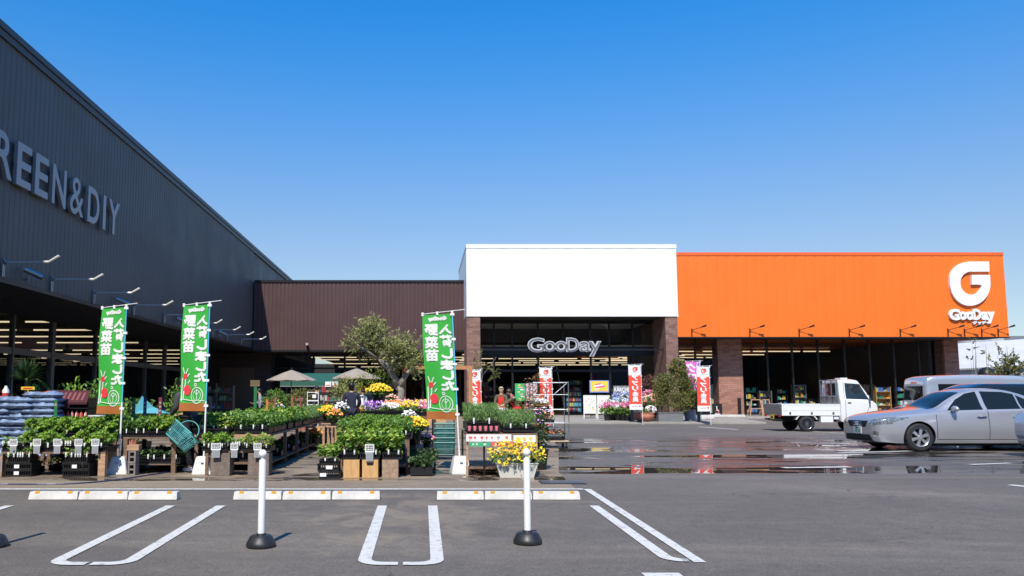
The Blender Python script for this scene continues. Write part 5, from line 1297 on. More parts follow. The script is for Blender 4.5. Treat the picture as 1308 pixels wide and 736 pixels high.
# palm / fern clump between umbrellas and olive
for i, (px, py, Y, r_, m_, lab) in enumerate(((480, 489, 32, .85, LF_yel, 'yellow green feathery bush behind the shoppers under the olive tree'), (440, 492, 30, .55, LF_olive, 'grey green shrub left of the olive tree beside white signs'), (385, 505, 31, .5, LF_shrub, 'wild shrub behind the long bench near the man in a suit'), (352, 508, 29, .5, LF_mid, 'shrub behind the woman in a patterned top'))):
    c = P(px, py, Y); t_ = thing('bushy_plant', lab, 'plant', (c.x, Y, 0)); q = MB(); q.lathe([(.22, 0), (.28, .4), (.25, .4)], n=12); q.build('pot', M_terra, t_, smooth=30)
    q = MB(); leaves_ball(q, (0, 0, c.z-.1), r_, r_*.8, r_*.85, 900, .12, 0, .22, .6, 1.6, -.3); q.build('leaves', m_, t_)
# ================================================================ parasols
M_par = mat('taupe canvas', (.32, .27, .22), .8, var=.08, scale=3)
def mk_par(key):
    t_ = thing('parasol', '', 'parasol'); q = MB(); q.tube((0, 0, .05), (0, 0, 2.42), .022, n=8); q.build('pole', M_galv, t_)
    q = MB(); n = 8; R_ = 1.02; apex = (0, 0, 2.36); k = len(q.v)
    rings = [(0.03, 2.36), (.34, 2.25), (.7, 2.10), (R_, 1.95)]
    for s in (0, .012):
        k0 = len(q.v)
        for r, z in rings:
            for i in range(n*2):
                a = math.pi*i/n; rr = r*(1 if i % 2 == 0 else .955); q.v.append((rr*math.cos(a), rr*math.sin(a), z-s-(0 if i % 2 == 0 else .03*r)))
        for j in range(len(rings)-1):
            for i in range(n*2):
                a_, b2 = k0+j*n*2+i, k0+j*n*2+(i+1) % (n*2); f = (a_, b2, b2+n*2, a_+n*2); q.f.append(f[::-1] if not s else f); q.m.append(0)
    q.lathe([(.06, 2.37), (.02, 2.43), (.012, 2.5)], n=8, m=1); q.build('canopy', [M_par, M_dark], t_)
    for i in range(n): a = 2*math.pi*i/n; q = MB(); q.tube((.05*math.cos(a), .05*math.sin(a), 2.31), (R_*.98*math.cos(a), R_*.98*math.sin(a), 1.925), .01, n=5); q.build('rib', M_dark, t_)
    q = MB(); q.lathe([(.3, 0), (.3, .06), (.05, .09)], n=16); q.build('base', M_cinder, t_); return t_
PR = Family(mk_par)
for i, (px, py, Y) in enumerate(((372.5, 469, 33), (455.5, 467, 33.5))):
    p = P(px, py, Y); PR.put('p', (p.x, Y, p.z-2.5+.02), .2*i, ('open taupe parasol left of the green awning stall', 'open taupe parasol beside the olive tree above the shoppers')[i], 'taupe parasols'); 
# green awning stall
Y = 36; a, c = P(358, 480, Y), P(432, 488, Y); t_ = thing('awning_stall', 'stall with a dark green flat awning between the two parasols', 'stall', ((a.x+c.x)/2, Y, 0)); w_ = (c.x-a.x)/2
q = MB(); q.quad([(-w_, 0, c.z), (w_, 0, c.z), (w_, 1.6, a.z+.15), (-w_, 1.6, a.z+.15)]); q.quad([(-w_, -.01, c.z-.0), (-w_, -.01, c.z-.16), (w_, -.01, c.z-.16), (w_, -.01, c.z-.0)]); q.quad([(-w_, 1.62, a.z+.13), (w_, 1.62, a.z+.13), (w_, .02, c.z-.02), (-w_, .02, c.z-.02)]); q.build('awning', mat('dark green canvas', (.02, .10, .065), .6), t_)
q = MB(); q.box(-w_, w_, -.03, -.011, c.z-.21, c.z-.165); q.build('edge_bar', M_alu, t_)
for sx in (-w_+.02, w_-.05):
    for yy in (.02, 1.55): q = MB(); q.box(sx, sx+.03, yy, yy+.03, 0, c.z-.03); q.build('post', M_dark, t_)
q = MB(); q.box(-w_+.1, w_-.1, .4, 1.4, .75, .8); q.box(-w_+.1, w_-.1, .42, .44, .1, .75); q.build('counter', M_wood, t_)
for i, px in enumerate((419, 428)): p = P(px, 494, Y-.2); t_ = thing('hanging_sign', 'small white and pink sign hanging under the green awning, %s one' % ('left', 'right')[i], 'sign', (p.x, Y-.15, p.z)); q = MB(); q.box(-.13, .13, -.006, .006, 0, .22); q.box(-.1, .1, -.009, -.007, .04, .08, 1); q.build('panel', [M_card, M_redp], t_)
p = P(393, 500, 32); t_ = thing('white_chair', 'pale folding trolley frame behind the long bench right of the man in a suit', 'trolley', (P(399.5, 520, 30).x, 30, 0)); q = MB()
for sx in (-.2, .2): q.tube((sx, 0, 0), (sx, 0, 1.42), .015, n=6)
q.tube((-.2, 0, 1.42), (.2, 0, 1.42), .015, n=6)
for z in (.7, .95, 1.1): q.box(-.2, .2, -.01, .01, z, z+.04)
q.box(-.02, .12, -.02, -.011, 1.22, 1.34); q.build('frame', M_wp, t_)
# timber pergola and shelf bench behind the third banner
Y = 31; a, c = P(516, 476, Y), P(560, 472, Y); t_ = thing('timber_arch', 'orange timber post and beam right of the olive tree', 'arch', (a.x, Y, 0)); q = MB()
q.box(-.07, .07, 0, .14, 0, c.z); q.box(-.07, 2.6, 0, .14, c.z, c.z+.14); q.box(2.45, 2.6, 0, .14, 0, c.z); q.build('timbers', wood('orange timber', (.38, .16, .06), (.52, .25, .10), (3, 3, 12)), t_)
Y = 27; a, c = P(529, 514, Y), P(566, 514, Y); t_ = thing('garden_bench', 'slatted timber garden bench behind the third green banner', 'bench', ((a.x+c.x)/2, Y, 0)); w_ = (c.x-a.x)/2+.1
q = MB()
for i in range(5): q.box(-w_, w_, .32+.01*i, .35+.01*i, .48+i*.12, .57+i*.12)
q.build('backrest', M_box, t_); q = MB()
for i in range(4): q.box(-w_, w_, -.12+i*.11, -.03+i*.11, .42, .45)
q.build('seat', M_box, t_)
for sx in (-w_, w_-.07):
    for yy in (-.1, .25): q = MB(); q.box(sx, sx+.07, yy, yy+.07, 0, .42); q.build('leg', M_box2, t_)
# dark shaded clutter in front of the brown facade windows
rd = random.Random(9)
for i in range(14):
    px = rd.uniform(250, 600); Y = rd.uniform(40, 48); p = P(px, 500, Y)
    t_ = thing('garden_rack', 'dim rack of goods under the brown facade, number %s' % ORD[i], 'rack', (p.x, Y, 0), 0, 'goods racks under the brown facade'); w_ = rd.uniform(.3, .8); h = rd.uniform(1.0, 2.1); q = MB()
    for sx in (-w_, w_-.04): q.box(sx, sx+.04, 0, .4, 0, h)
    for k in range(int(h/.42)): q.box(-w_+.041, w_-.041, 0, .4, .2+k*.42, .23+k*.42)
    q.build('frame', (M_dark, M_wood, M_alu)[i % 3], t_); q = MB()
    for k in range(int(h/.42)):
        x = -w_+.06
        while x < w_-.15: l = rd.uniform(.06, .2); q.box(x, x+l, .05, .3, .232+k*.42, .232+k*.42+rd.uniform(.1, .32)); x += l+.02
    q.build('goods', mat('assorted goods', (.3, .2, .1), .5, island=[(.30, .20, .12), (.06, .12, .08), (.45, .42, .38), (.35, .05, .04), (.05, .08, .16), (.42, .30, .08), (.12, .10, .09), (.2, .3, .12)]), t_)
MG = MATS['assorted goods']
# ================================================================ entrance items
def aframe(lab, a, c, Y, inks):
    x0, z1, x1 = P(a[0], a[1], Y).x, P(a[0], a[1], Y).z, P(c[0], a[1], Y).x; w_ = (x1-x0)/2; z0 = kz if Y > 37.3 else 0
    t_ = thing('board_sign', lab, 'sign board', ((x0+x1)/2, Y, z0)); h = z1-z0; q = MB()
    for sx in (-w_, w_-.04): q.box(sx, sx+.04, -.02, .02, 0, h)
    q.box(-w_+.041, w_-.041, -.02, .02, h-.04, h); q.box(-w_+.041, w_-.041, -.02, .02, .26, .3); q.box(-w_, w_, .3, .34, 0, .04); q.box(-w_, -w_+.04, .021, .3, 0, .04); q.build('frame', M_wp, t_)
    q = MB(); q.box(-w_+.045, w_-.045, -.012, .012, .305, h-.045, 0); r_ = random.Random(lab)
    for k in range(8):
        z = .36+k*(h-.5)/8; x = -w_+.1
        while x < w_-.15:
            l = r_.uniform(.03, .14)
            if r_.random() < .7: q.box(x, min(x+l, w_-.06), -.0155, -.0125, z, z+r_.choice([.02, .02, .05, .08]), 1+r_.randrange(len(inks)))
            x += l+r_.uniform(.02, .1)
    q.build('poster', [M_card]+inks, t_); return t_
M_pale = mat('pale print', (.55, .62, .45), .6); M_lp = mat('peach print', (.80, .45, .36), .6)
aframe('white notice board with small coloured print, left of two by the entrance', (745, 505), (761.5, 533), 43, [M_cardg, M_yelp, M_lp, M_pale]); aframe('white notice board with orange print, right of two by the entrance', (762.5, 505), (778.5, 533), 42.6, [M_lp, M_pale, M_lp])
t_ = thing('poster_stand', 'yellow poster with a blue edge above the white notice boards at the entrance', 'poster', (P(765.5, 495, 46).x, 46, kz)); a, c = P(753, 501.5, 46), P(777.5, 486, 46); w_ = (c.x-a.x)/2; q = MB()
q.box(-w_, w_, -.02, .02, a.z-kz, c.z-kz, 0); q.box(-w_+.06, w_-.05, -.024, -.021, a.z-kz+.05, c.z-kz-.04, 1)
rr = random.Random(4)
for (x, z, l, h, m_) in ((-.25, .48, .34, .07, 2), (-.30, .38, .5, .08, 3), (-.18, .28, .5, .08, 2), (-.28, .2, .3, .05, 3), (-.3, .07, .75, .05, 4)):
    n0 = len(q.v); q.box(x, x+l, -.0275, -.0245, a.z-kz+z*.9, a.z-kz+z*.9+h, m_); q.v[n0:] = [(vx, vy, vz+.16*(vx+.1)) if m_ != 4 else (vx, vy, vz) for vx, vy, vz in q.v[n0:]]
q.build('panel', [mat('poster blue edge', (.2, .3, .7), .4), M_yelp, mat('poster pink', (.80, .10, .35), .5), M_card, M_lp], t_)
for sx in (-w_+.02, w_-.05): q = MB(); q.box(sx, sx+.03, -.015, .015, 0, a.z-kz-.002); q.build('leg', M_dark, t_)
a, c = P(786, 500, 45), P(806, 494, 45); t_ = thing('display_rack', 'grey display rack headed with white letters reading KÄRCHER behind the hydrangeas', 'display rack', ((a.x+c.x)/2, 45, kz)); w_ = (c.x-a.x)/2+.1; q = MB()
q.box(-w_, w_, 0, .4, 0, a.z-kz-.4, 0); q.box(-w_, w_, .02, .06, a.z-kz-.4, c.z-kz+.05, 0); q.build('frame', mat('mottled grey', (.20, .20, .20), .5, var=.4, scale=9), t_)
q = MB(); add_text(q, 'KÄRCHER', (-w_+.04, w_-.04, a.z-kz-.02, c.z-kz-.0), .03, .02, 0, .015); q.build('header_letters', M_card, t_)
# hydrangeas
rd = random.Random(31); hy = [(776, 533, 39.5, 'hpink'), (783, 531, 40, 'hpink'), (790, 532, 39.6, 'hwhite'), (797, 533, 39.3, 'hpink'), (803, 533, 39, 'hpink'), (781, 524, 41, 'hwhite'), (788, 522, 41.2, 'hblue'), (795, 522, 41, 'hwhite'), (802, 523, 41, 'hblue'), (786, 516, 42, 'hblue'), (793, 515, 42.4, 'hwhite'), (800, 514, 42.2, 'hblue'), (808, 517, 42.3, 'hblue'), (808, 528, 40, 'hpink'), (826, 520, 41, 'hblue'), (833, 524, 40, 'peach'), (827, 526, 39.4, 'peach'), (834, 514, 41.6, 'hpink'), (829, 512, 42, 'hpink'), (836, 519, 40.4, 'peach')]
cn = {'hpink': 'pink', 'hwhite': 'white', 'hblue': 'blue', 'peach': 'peach'}
for i, (px, py, Y, k) in enumerate(hy):
    p = P(px, py, Y); z = max(kz, p.z-.32); o = PF.put(k, (p.x, Y, z), rd.uniform(0, 6), '%s flowering bush at the entrance, number %d from the left front' % (cn[k], i+1), 'flowering pots massed at the entrance', 1.55)
    if z > kz+.02:
        t_ = thing('plant_stand', 'low dark step under flowering pot number %d at the entrance' % (i+1), 'stand', (p.x, Y, kz), 0, 'steps under the entrance flowers'); q = MB(); q.box(-.2, .2, -.2, .2, z-kz-.03, z-kz); q.box(-.17, -.14, -.17, -.14, 0, z-kz-.03); q.box(.14, .17, -.17, -.14, 0, z-kz-.03); q.box(-.17, -.14, .14, .17, 0, z-kz-.03); q.box(.14, .17, .14, .17, 0, z-kz-.03); q.build('step', M_wood, t_)
p = P(830, 490, 43); t_ = thing('red_leaved_tree', 'small dark red leaved potted tree behind the hydrangeas', 'tree', (p.x, 43, kz)); q = MB(); q.path([(0, 0, 0), (.03, 0, .8), (0, 0, 1.6)], [.05, .04, .02], 7); q.build('trunk', M_barkd, t_); q = MB(); leaves_ball(q, (0, 0, p.z-.15), .5, .45, .5, 900, .1, 0, .5, .2, 2, -.3); q.build('crown', LF_red, t_)
p = P(822, 541, 38.1); t_ = thing('terracotta_bowl', 'round terracotta bowl of white flowers at the kerb in front of the red banner', 'flower bowl', (p.x, 38.1, kz)); q = MB(); q.lathe([(.22, 0), (.45, .12), (.52, .26), (.48, .36), (.52, .38), (.50, .40), (.42, .38)], n=22); q.build('bowl', M_terra, t_, smooth=50)
q = MB(); leaves_ball(q, (0, 0, .48), .5, .4, .16, 350, .1, 0, .5, .3, 2, -.6); q.build('leaves', LF_mid, t_); q = MB()
for sx in (-.3, .32):
    for _ in range(150): d = Vector((random.gauss(0, 1), random.gauss(0, 1), random.gauss(0, 1))).normalized(); q.flower(Vector((sx, -.1, .56))+Vector((d.x*.26, d.y*.25, d.z*.17)), .05, 0, 3, d)
q.build('blossoms', PT['white'], t_)
spiky('dracaena_plant', 'spiky pinkish cordyline rising from between the white flowers of the bowl', (P(824, 540, 38.4).x, 38.4, kz+.12), 1, 40, .55, LF_red, True)
for i, (px, Y) in enumerate(((808, 37.5), (893, 37.5))):
    p = G(px, 541, kz); t_ = thing('short_post', 'dark grey short post at the kerb, %s' % ('left of the terracotta bowl', 'below the pink banner')[i], 'post', (P(px, 541, Y).x, Y, kz), 0, 'short posts at the kerb'); q = MB(); q.lathe([(.075, 0), (.075, .83), (.06, .86)], n=14); q.build('post_body', mat('dark slate paint', (.06, .065, .075), .4), t_, smooth=40); q = MB(); q.lathe([(.077, .7), (.077, .74)], n=14); q.build('ring_band', M_alu, t_)
# planter with large shrub
a, c = G(841, 541.5, kz), G(873, 541.5, kz); Y = 37.6; x0, x1 = P(841.5, 541, Y).x, P(873, 541, Y).x
t_ = thing('shrub_planter', 'low rectangular grey planter holding a large olive green shrub', 'planter', ((x0+x1)/2, Y+.35, kz)); w_ = (x1-x0)/2; h = P(850, 527, Y).z-kz; q = MB()
q.box(-w_, w_, -.35, .35, 0, h-.02); q.box(-w_-.02, w_+.02, -.37, -.30, h-.019, h+.01); q.box(-w_-.02, w_+.02, .30, .37, h-.019, h+.01); q.box(-w_-.02, -w_+.05, -.299, .299, h-.019, h+.01); q.box(w_-.05, w_+.02, -.299, .299, h-.019, h+.01); q.build('box', mat('grey stone planter', (.16, .165, .165), .75, var=.15, scale=6, bump=.3), t_)
q = MB(); S3 = lambda px, py, dy=0.: (P(px, py, Y+.35+dy).x-t_.location.x, dy, P(px, py, Y+.35+dy).z-kz)
for (px, py, dy, rx, rz) in ((858, 505, 0, .72, .75), (848, 490, 0, .50, .5), (868, 482, .2, .60, .6), (864, 468, .2, .42, .42), (880, 495, .2, .55, .55), (845, 505, 0, .45, .65), (887, 508, .2, .48, .45), (872, 514, 0, .68, .45)):
    leaves_ball(q, S3(px, py, dy), rx, rx*.85, rz, 1300, .10, 0, .4, .5, 2.2, -.3)
q.build('foliage', LF_shrub, t_)
q = MB()
for dx in (-.3, 0, .25): q.path([(dx, 0, h-.1), (dx*1.1, 0, 1.2), (dx*1.6, .1, 2.0)], [.03, .02, .01], 6)
q.build('stems', M_barkd, t_)
p = P(881, 535, 38.8); t_ = thing('plant_pot', 'tall blue grey pot right of the grey shrub planter', 'pot', (p.x, 38.8, kz)); q = MB(); q.lathe([(.2, 0), (.29, .5), (.31, .5), (.31, .54), (.26, .54), (.2, .45)], n=20); q.build('pot_body', mat('blue grey glaze', (.19, .22, .30), .35, var=.2, scale=5), t_, smooth=40)
q = MB(); leaves_ball(q, (0, 0, 1.0), .5, .4, .6, 500, .1, 0, .45, .4, 2, -.2); q.build('leaves', LF_rust, t_)
for i, (px, w_) in enumerate(((872.5+13, .8), (898, .7))):
    p = P((885, 899)[i], 532, 41+i); t_ = thing('rounded_kerb_stone', 'white rounded stone %s of the short post below the pink banner' % ('left', 'right')[i], 'stone', (p.x, 40.5+i, kz)); q = MB(); q.box(-w_*.5, w_*.5, -.12, .12, 0, .22); q.build('stone', M_stop, t_, bevel=.07)
a, c = P(906, 530, 46.3), P(951, 530, 46.3); t_ = thing('wheel_stop', 'long white concrete kerb bar in front of the brick pillar', 'wheel stop', ((a.x+c.x)/2, 46.3, kz)); w_ = (c.x-a.x)/2; q = MB(); q.box(-w_, w_, -.1, .1, 0, .13, taper=.01); q.build('bar', M_stop, t_, bevel=.02)
a, c = P(910, 528, 49.5), P(922, 514, 49.5); t_ = thing('access_sign', 'black floor sign with a red and white wheelchair figure beside the brick pillar', 'sign', ((a.x+c.x)/2, 49.5, kz)); w_ = (c.x-a.x)/2; h = .72; q = MB(); q.box(-w_, w_, -.02, .02, 0, h, 0)
q.box(-.06, .0, -.025, -.021, .48, .56, 1); q.box(-.05, .0, -.025, -.021, .3, .47, 1); q.box(0.001, .1, -.025, -.021, .3, .34, 1); q.box(.06, .1, -.025, -.021, .2, .3, 1)
for k in range(12):
    a_ = 3.6+k*.42; q.box(-.02+.1*math.cos(a_)-.015, -.02+.1*math.cos(a_)+.015, -.025-.0005*k, -.0215, .27+.1*math.sin(a_)-.015, .27+.1*math.sin(a_)+.015, 2)
q.box(-.16, .16, -.025, -.021, .07, .12, 1); q.build('panel', [M_black, M_card, M_redp], t_)
a = P(945, 527, GYL-.2); t_ = thing('tall_black_fixture', 'narrow black pillar box on the brick pillar right corner', 'fixture', (a.x, GYL-.12, kz)); q = MB(); q.box(-.09, .09, -.12, .0, 0, 1.05); q.build('housing', M_black, t_, bevel=.01)
t_ = thing('door_panel', 'tall cream panel standing inside the window left of the brick pillar', 'panel', (P(911, 520, 53).x, 53, .14)); q = MB(); q.box(-.22, .22, -.02, .02, 0, 1.9); q.build('panel', mat('cream panel', (.75, .66, .48), .5), t_)
# easels / wooden a-frames outside the orange front
for i, (px, w_) in enumerate(((966, .42), (979, .3))):
    p = P(px, 530, 49.3); t_ = thing('timber_easel', 'timber folding easel outside the windows left of the white truck, %s one' % ('left', 'right')[i], 'easel', (p.x, 49.3, kz)); q = MB()
    for sx in (-1, 1): q.tube((sx*w_, -.15, 0), (sx*w_*.6, 0, .95), .03, n=6); q.tube((sx*w_, .3, 0), (sx*w_*.6, 0, .95), .03, n=6)
    q.box(-w_*.7, w_*.7, -.04, .04, .93, .98); q.box(-w_*.85, w_*.85, -.1, -.07, .4, .45); q.build('timbers', M_woodh, t_)
# ================================================================ goods inside the shop windows
M_goods = mat('bright goods', (.5, .3, .2), .45, island=[(.70, .10, .06), (.10, .25, .65), (.80, .78, .74), (.85, .60, .05), (.06, .35, .20), (.15, .15, .18), (.80, .35, .08), (.40, .12, .45), (.75, .72, .68), (.30, .55, .70)])
def shelf_unit(lab, px0, px1, Y, h, mf, mg, r_, grp, dens=1., z0=.14, kind='shelf_unit'):
    x0, x1 = P(px0, 500, Y).x, P(px1, 500, Y).x; t_ = thing(kind, lab, 'shelf', ((x0+x1)/2, Y, z0), 0, grp); w_ = (x1-x0)/2; q = MB()
    for sx in (-w_, w_-.05): q.box(sx, sx+.05, 0, .45, 0, h)
    ns_ = max(2, int(h/.4))
    for k in range(ns_): q.box(-w_+.051, w_-.051, .0, .45, .1+k*h/ns_, .13+k*h/ns_)
    q.box(-w_+.051, w_-.051, .4, .44, .131, h-.02); q.build('frame', mf, t_); q = MB()
    for k in range(ns_):
        x = -w_+.07
        while x < w_-.12:
            l = r_.uniform(.05, .22); hh = r_.uniform(.08, .3)
            if r_.random() < dens: q.box(x, min(x+l, w_-.06), .03+r_.uniform(0, .1), .35, .132+k*h/ns_, .132+k*h/ns_+hh)
            x += l+r_.uniform(.01, .04)
    q.build('goods', mg, t_); return t_
rd = random.Random(77)
spec = [(952, 968, 52.6, 1.7), (970, 986, 52.5, 1.5), (992, 1006, 52.8, 1.6), (1014, 1030, 52.7, 1.9), (1032, 1044, 52.4, 1.0), (1049, 1062, 52.5, 1.9), (1064, 1078, 52.7, 1.4), (1085, 1098, 52.5, 1.5), (1104, 1117, 52.7, 1.9), (1118.5, 1138, 52.3, 1.75), (1143, 1163, 52.3, 1.8), (1165, 1185, 52.6, 1.6), (1188, 1204, 52.8, 2.0)]
for i, (a, c, Y, h) in enumerate(spec):
    shelf_unit('shelf of mixed goods behind the orange store windows, %s from the left' % ORD[i], a, c, Y, h, (M_box if 7 < i < 10 else M_alu if i % 2 else M_dark), M_goods, rd, 'goods shelves behind the orange store windows')
for i, (a, c, Y, h) in enumerate([(872, 886, 54, 1.6), (893, 905, 54.4, 1.9)]): shelf_unit('shelf of goods behind the narrow window left of the brick pillar, %s' % ('left', 'right')[i], a, c, Y, h, M_alu, MG, rd, None)
for i, (a, c, Y, h) in enumerate([(618, 634, 51.5, 1.8), (640, 652, 52, 1.5), (727, 744, 52.5, 2.2), (780, 792, 51.5, 1.7), (796, 812, 52.5, 1.9), (816, 834, 51.6, 1.5)]): shelf_unit('shelf of goods inside the entrance glass, %s from the left' % ORD[i], a, c, Y, h, M_dark, MG, rd, 'goods shelves inside the entrance')
p = P(664, 505, 44)
for i, (a, c, y0, y1, m_) in enumerate(((658, 671, 490, 512, mat('green poster', (.05, .40, .14), .5)), (672, 686, 490, 512, mat('mottled poster', (.6, .5, .55), .5, island=[(.6, .45, .5)])))):
    A, C_ = P(a, y1, 44), P(c, y0, 44); t_ = thing('poster_stand', ('green and yellow poster board', 'pale mixed poster board')[i]+' behind the staff in red aprons', 'poster', ((A.x+C_.x)/2, 44, kz)); w_ = (C_.x-A.x)/2; q = MB(); q.box(-w_, w_, -.015, .015, A.z-kz, C_.z-kz, 0)
    for k in range(7): x = -w_+.05+rd.uniform(0, .3); z = A.z-kz+.08+k*.12; q.box(x, min(w_-.03, x+rd.uniform(.1, .4)), -.019, -.016, z, z+.06, 1+k % 3)
    q.build('panel', [m_, M_yelp, M_card, M_lp], t_); q = MB(); q.box(-w_+.02, -w_+.05, .016, .04, 0, C_.z-kz); q.box(w_-.05, w_-.02, .016, .04, 0, C_.z-kz); q.build('stand_legs', M_dark, t_)
p = P(746, 500, 51); t_ = thing('vending_machine', 'dark drinks cabinet with coloured rows inside the open entrance', 'cabinet', (P(733, 520, 50.8).x, 50.8, .14)); q = MB(); q.box(-.5, .5, 0, .5, 0, 1.5); q.build('cabinet_body', M_dark, t_); q = MB()
for k in range(4):
    for j in range(9): q.box(-.44+j*.1, -.36+j*.1, -.02, -.002, .2+k*.32, .42+k*.32)
q.build('drink_rows', mat('drink cans', (.3, .3, .3), .4, island=[(.05, .18, .35), (.35, .05, .05), (.10, .35, .40), (.5, .4, .1), (.08, .1, .14)]), t_)
# ================================================================ far right background
M_roofw = mat('white sheet roof', (.52, .51, .50), .5, var=.06, scale=.4)
Y = 92; a, c = P(1195, 474, Y), P(1420, 474, Y)
t_ = thing('background_building', 'low building with a broad white roof beyond the right end of the store', 'building', ((a.x+c.x)/2, Y, 0)); w_ = (c.x-a.x)/2; zr0, zr1 = P(1260, 465, Y).z-.3, P(1262, 437.5, Y+8).z
q = MB(); q.box(-w_, w_, .4, 20, 0, zr0-.05); q.build('wall', mat('grey far wall', (.32, .34, .36), .7, var=.1, scale=.5), t_)
q = MB(); q.quad([(-w_-.5, 0, zr0-.4), (w_+.5, 0, zr0+.7), (w_+.5, 8, zr1+.7), (-w_-.5, 8, zr1-.7)]); q.quad([(-w_-.5, 0, zr0-.6), (w_+.5, 0, zr0+.5), (w_+.5, 0, zr0+.7), (-w_-.5, 0, zr0-.4)]); q.build('roof', M_roofw, t_)
q = MB()
for k in range(90): x = -w_+k*w_/45; q.box(x, x+w_/70, -.1, -.05, zr0-.52+(x+w_)/(2*w_)*1.1, zr0-.38+(x+w_)/(2*w_)*1.1)
q.build('eave_teeth', M_alu, t_)
Yb = 130
for i, (x0, x1, y0, c_) in enumerate(((1222, 1234, 438, (.35, .36, .38)), (1234, 1262, 436, (.55, .58, .62)), (1262, 1284, 434, (.65, .66, .68)), (1284, 1345, 431, (.25, .27, .30)))):
    A, C_ = P(x0, y0, Yb), P(x1, y0, Yb); t_ = thing('background_building', 'distant rooftop above the white roof, %s from the left' % ORD[i], 'building', ((A.x+C_.x)/2, Yb, 0), 0, 'distant rooftops'); w_ = (C_.x-A.x)/2; q = MB(); q.box(-w_, w_, 0, 10, 0, A.z-1); q.build('wall', mat('far wall %d' % i, c_, .7), t_); q = MB(); q.prism([(-w_-.3, A.z-1), (w_+.3, A.z-1), (w_-.5, A.z+.2), (-w_+.5, A.z+.2)], -.3, 10.3); q.build('roof', mat('far roof %d' % i, tuple(v*.7 for v in c_), .6), t_)
for i, (px, Y, top, clumps, m_, n_) in enumerate(((1246, 50, 432, [(1243, 440, .35, .5), (1250, 450, .3, .6), (1243, 462, .25, .5)], LF_shrub, 260), (1289, 42, 442, [(1287, 456, .55, .5), (1296, 466, .6, .5), (1280, 468, .6, .5), (1290, 478, .8, .5), (1300, 480, .7, .5), (1272, 480, .5, .4)], LF_shrub, 1500), (1262, 55, 440, [(1262, 447, .3, .4)], LF_olive, 160))):
    b_ = P(px, 510, Y); S4 = lambda x, y: (P(x, y, Y).x-b_.x, random.uniform(-.3, .3), P(x, y, Y).z); n_ = n_*2
    tree('young_tree', ('thin bare sapling beyond the right end of the orange store', 'leafy young tree in front of the white roof at the right edge', 'faint bare sapling right of the thin one')[i], (b_.x, Y, 0), [([(0, 0, 0), (.05, 0, 1.5), S4(px, top)], [.05, .035, .008])]+[([(.03, 0, 1.2), S4(c_[0], c_[1])], [.02, .006]) for c_ in clumps], [(S4(c_[0], c_[1]), c_[2], c_[3]) for c_ in clumps], m_, n_, .12, .5, M_barkd)
p = P(1260, 480, 60); t_ = thing('round_hood', 'dark round topped object behind the silver van', 'tank', (p.x, 60, 0)); r_ = P(1270, 480, 60).x-p.x; q = MB(); q.lathe([(r_*.9, 0), (r_, p.z*.6)]+[(r_*math.cos(k*.157), p.z+.0+(P(1260, 469, 60).z-p.z)*math.sin(k*.157)) for k in range(10)]+[(.01, P(1260, 469, 60).z)], n=20); q.build('shell', M_black, t_, smooth=40)
# what stands behind the photographer and shows in the glass
t_ = thing('hedge_row', 'long dark hedge and tree row across the road behind the photographer', 'hedge', (20, -42, 0)); q = MB(); rd = random.Random(1)
for k in range(60):
    x = -110+k*4.4; hh = rd.uniform(11, 17); 
    q.ball((x, rd.uniform(-2, 2), hh*.5), hh*.42, 8, 0, 1.25)
q.build('foliage', mat('far dark foliage', (.06, .066, .05), .9, var=.5, scale=1.), t_)
t_ = thing('road_building', 'pale low house behind the photographer across the road', 'building', (38, -36, 0)); q = MB(); q.box(-14, 14, -8, 3, 0, 8); q.build('wall', mat('pale plaster', (.55, .53, .50), .7), t_); q = MB(); q.prism([(-15, 8), (15, 8), (10, 11), (-10, 11)], -9, 4); q.build('roof', mat('slate', (.07, .07, .08), .6), t_)
# ================================================================ vehicles
def paint(name, col, metal=.0, rough=.3, coat=1.):
    m = mat(name, col, rough, metal=metal, coat=coat); b = m.node_tree.nodes['Principled BSDF']; b.inputs['Coat Roughness'].default_value = .04; return m
M_silver = paint('silver car paint', (.44, .44, .46), .45, .30)
M_vanp = paint('silver van paint', (.50, .52, .56), .5, .3)
M_carwhite = paint('white truck paint', (.78, .78, .77), 0, .3)
M_carblack = paint('black car paint', (.012, .013, .016), .2, .25)
M_cglass = mat('dark car glass', (.010, .014, .015), .04, spec=.38)
M_gap = mat('dark seam', (.01, .01, .01), .6)
M_chrome = mat('chrome', (.75, .76, .78), .12, metal=1)
M_head = mat('headlight lens', (.30, .32, .33), .08, metal=.5, var=.8, scale=22)
M_tail = mat('tail light red', (.45, .02, .02), .15)
M_tyre = mat('tyre rubber', (.018, .018, .019), .75, var=.2, scale=15)
M_rim = mat('alloy rim', (.55, .56, .58), .25, metal=.85)
M_plate = mat('plate white', (.75, .76, .74), .4); M_platey = mat('plate yellow', (.80, .55, .04), .4)
M_arch = mat('wheel well', (.012, .012, .012), .9)
def catmull(xs, ys, x):
    xs = np.asarray(xs, float); ys = np.asarray(ys, float); x = np.asarray(x, float)
    h = np.diff(xs); d = np.diff(ys)/h; m = np.zeros(len(xs)); m[0], m[-1] = d[0], d[-1]
    for i in range(1, len(xs)-1): m[i] = 0 if d[i-1]*d[i] <= 0 else 3*(h[i-1]+h[i])/((2*h[i]+h[i-1])/d[i-1]+(h[i]+2*h[i-1])/d[i])
    i = np.clip(np.searchsorted(xs, x)-1, 0, len(h)-1); t_ = (x-xs[i])/h[i]
    return ys[i]*(1+2*t_)*(1-t_)**2+m[i]*h[i]*t_*(1-t_)**2+ys[i+1]*t_*t_*(3-2*t_)-m[i+1]*h[i]*t_*t_*(1-t_)
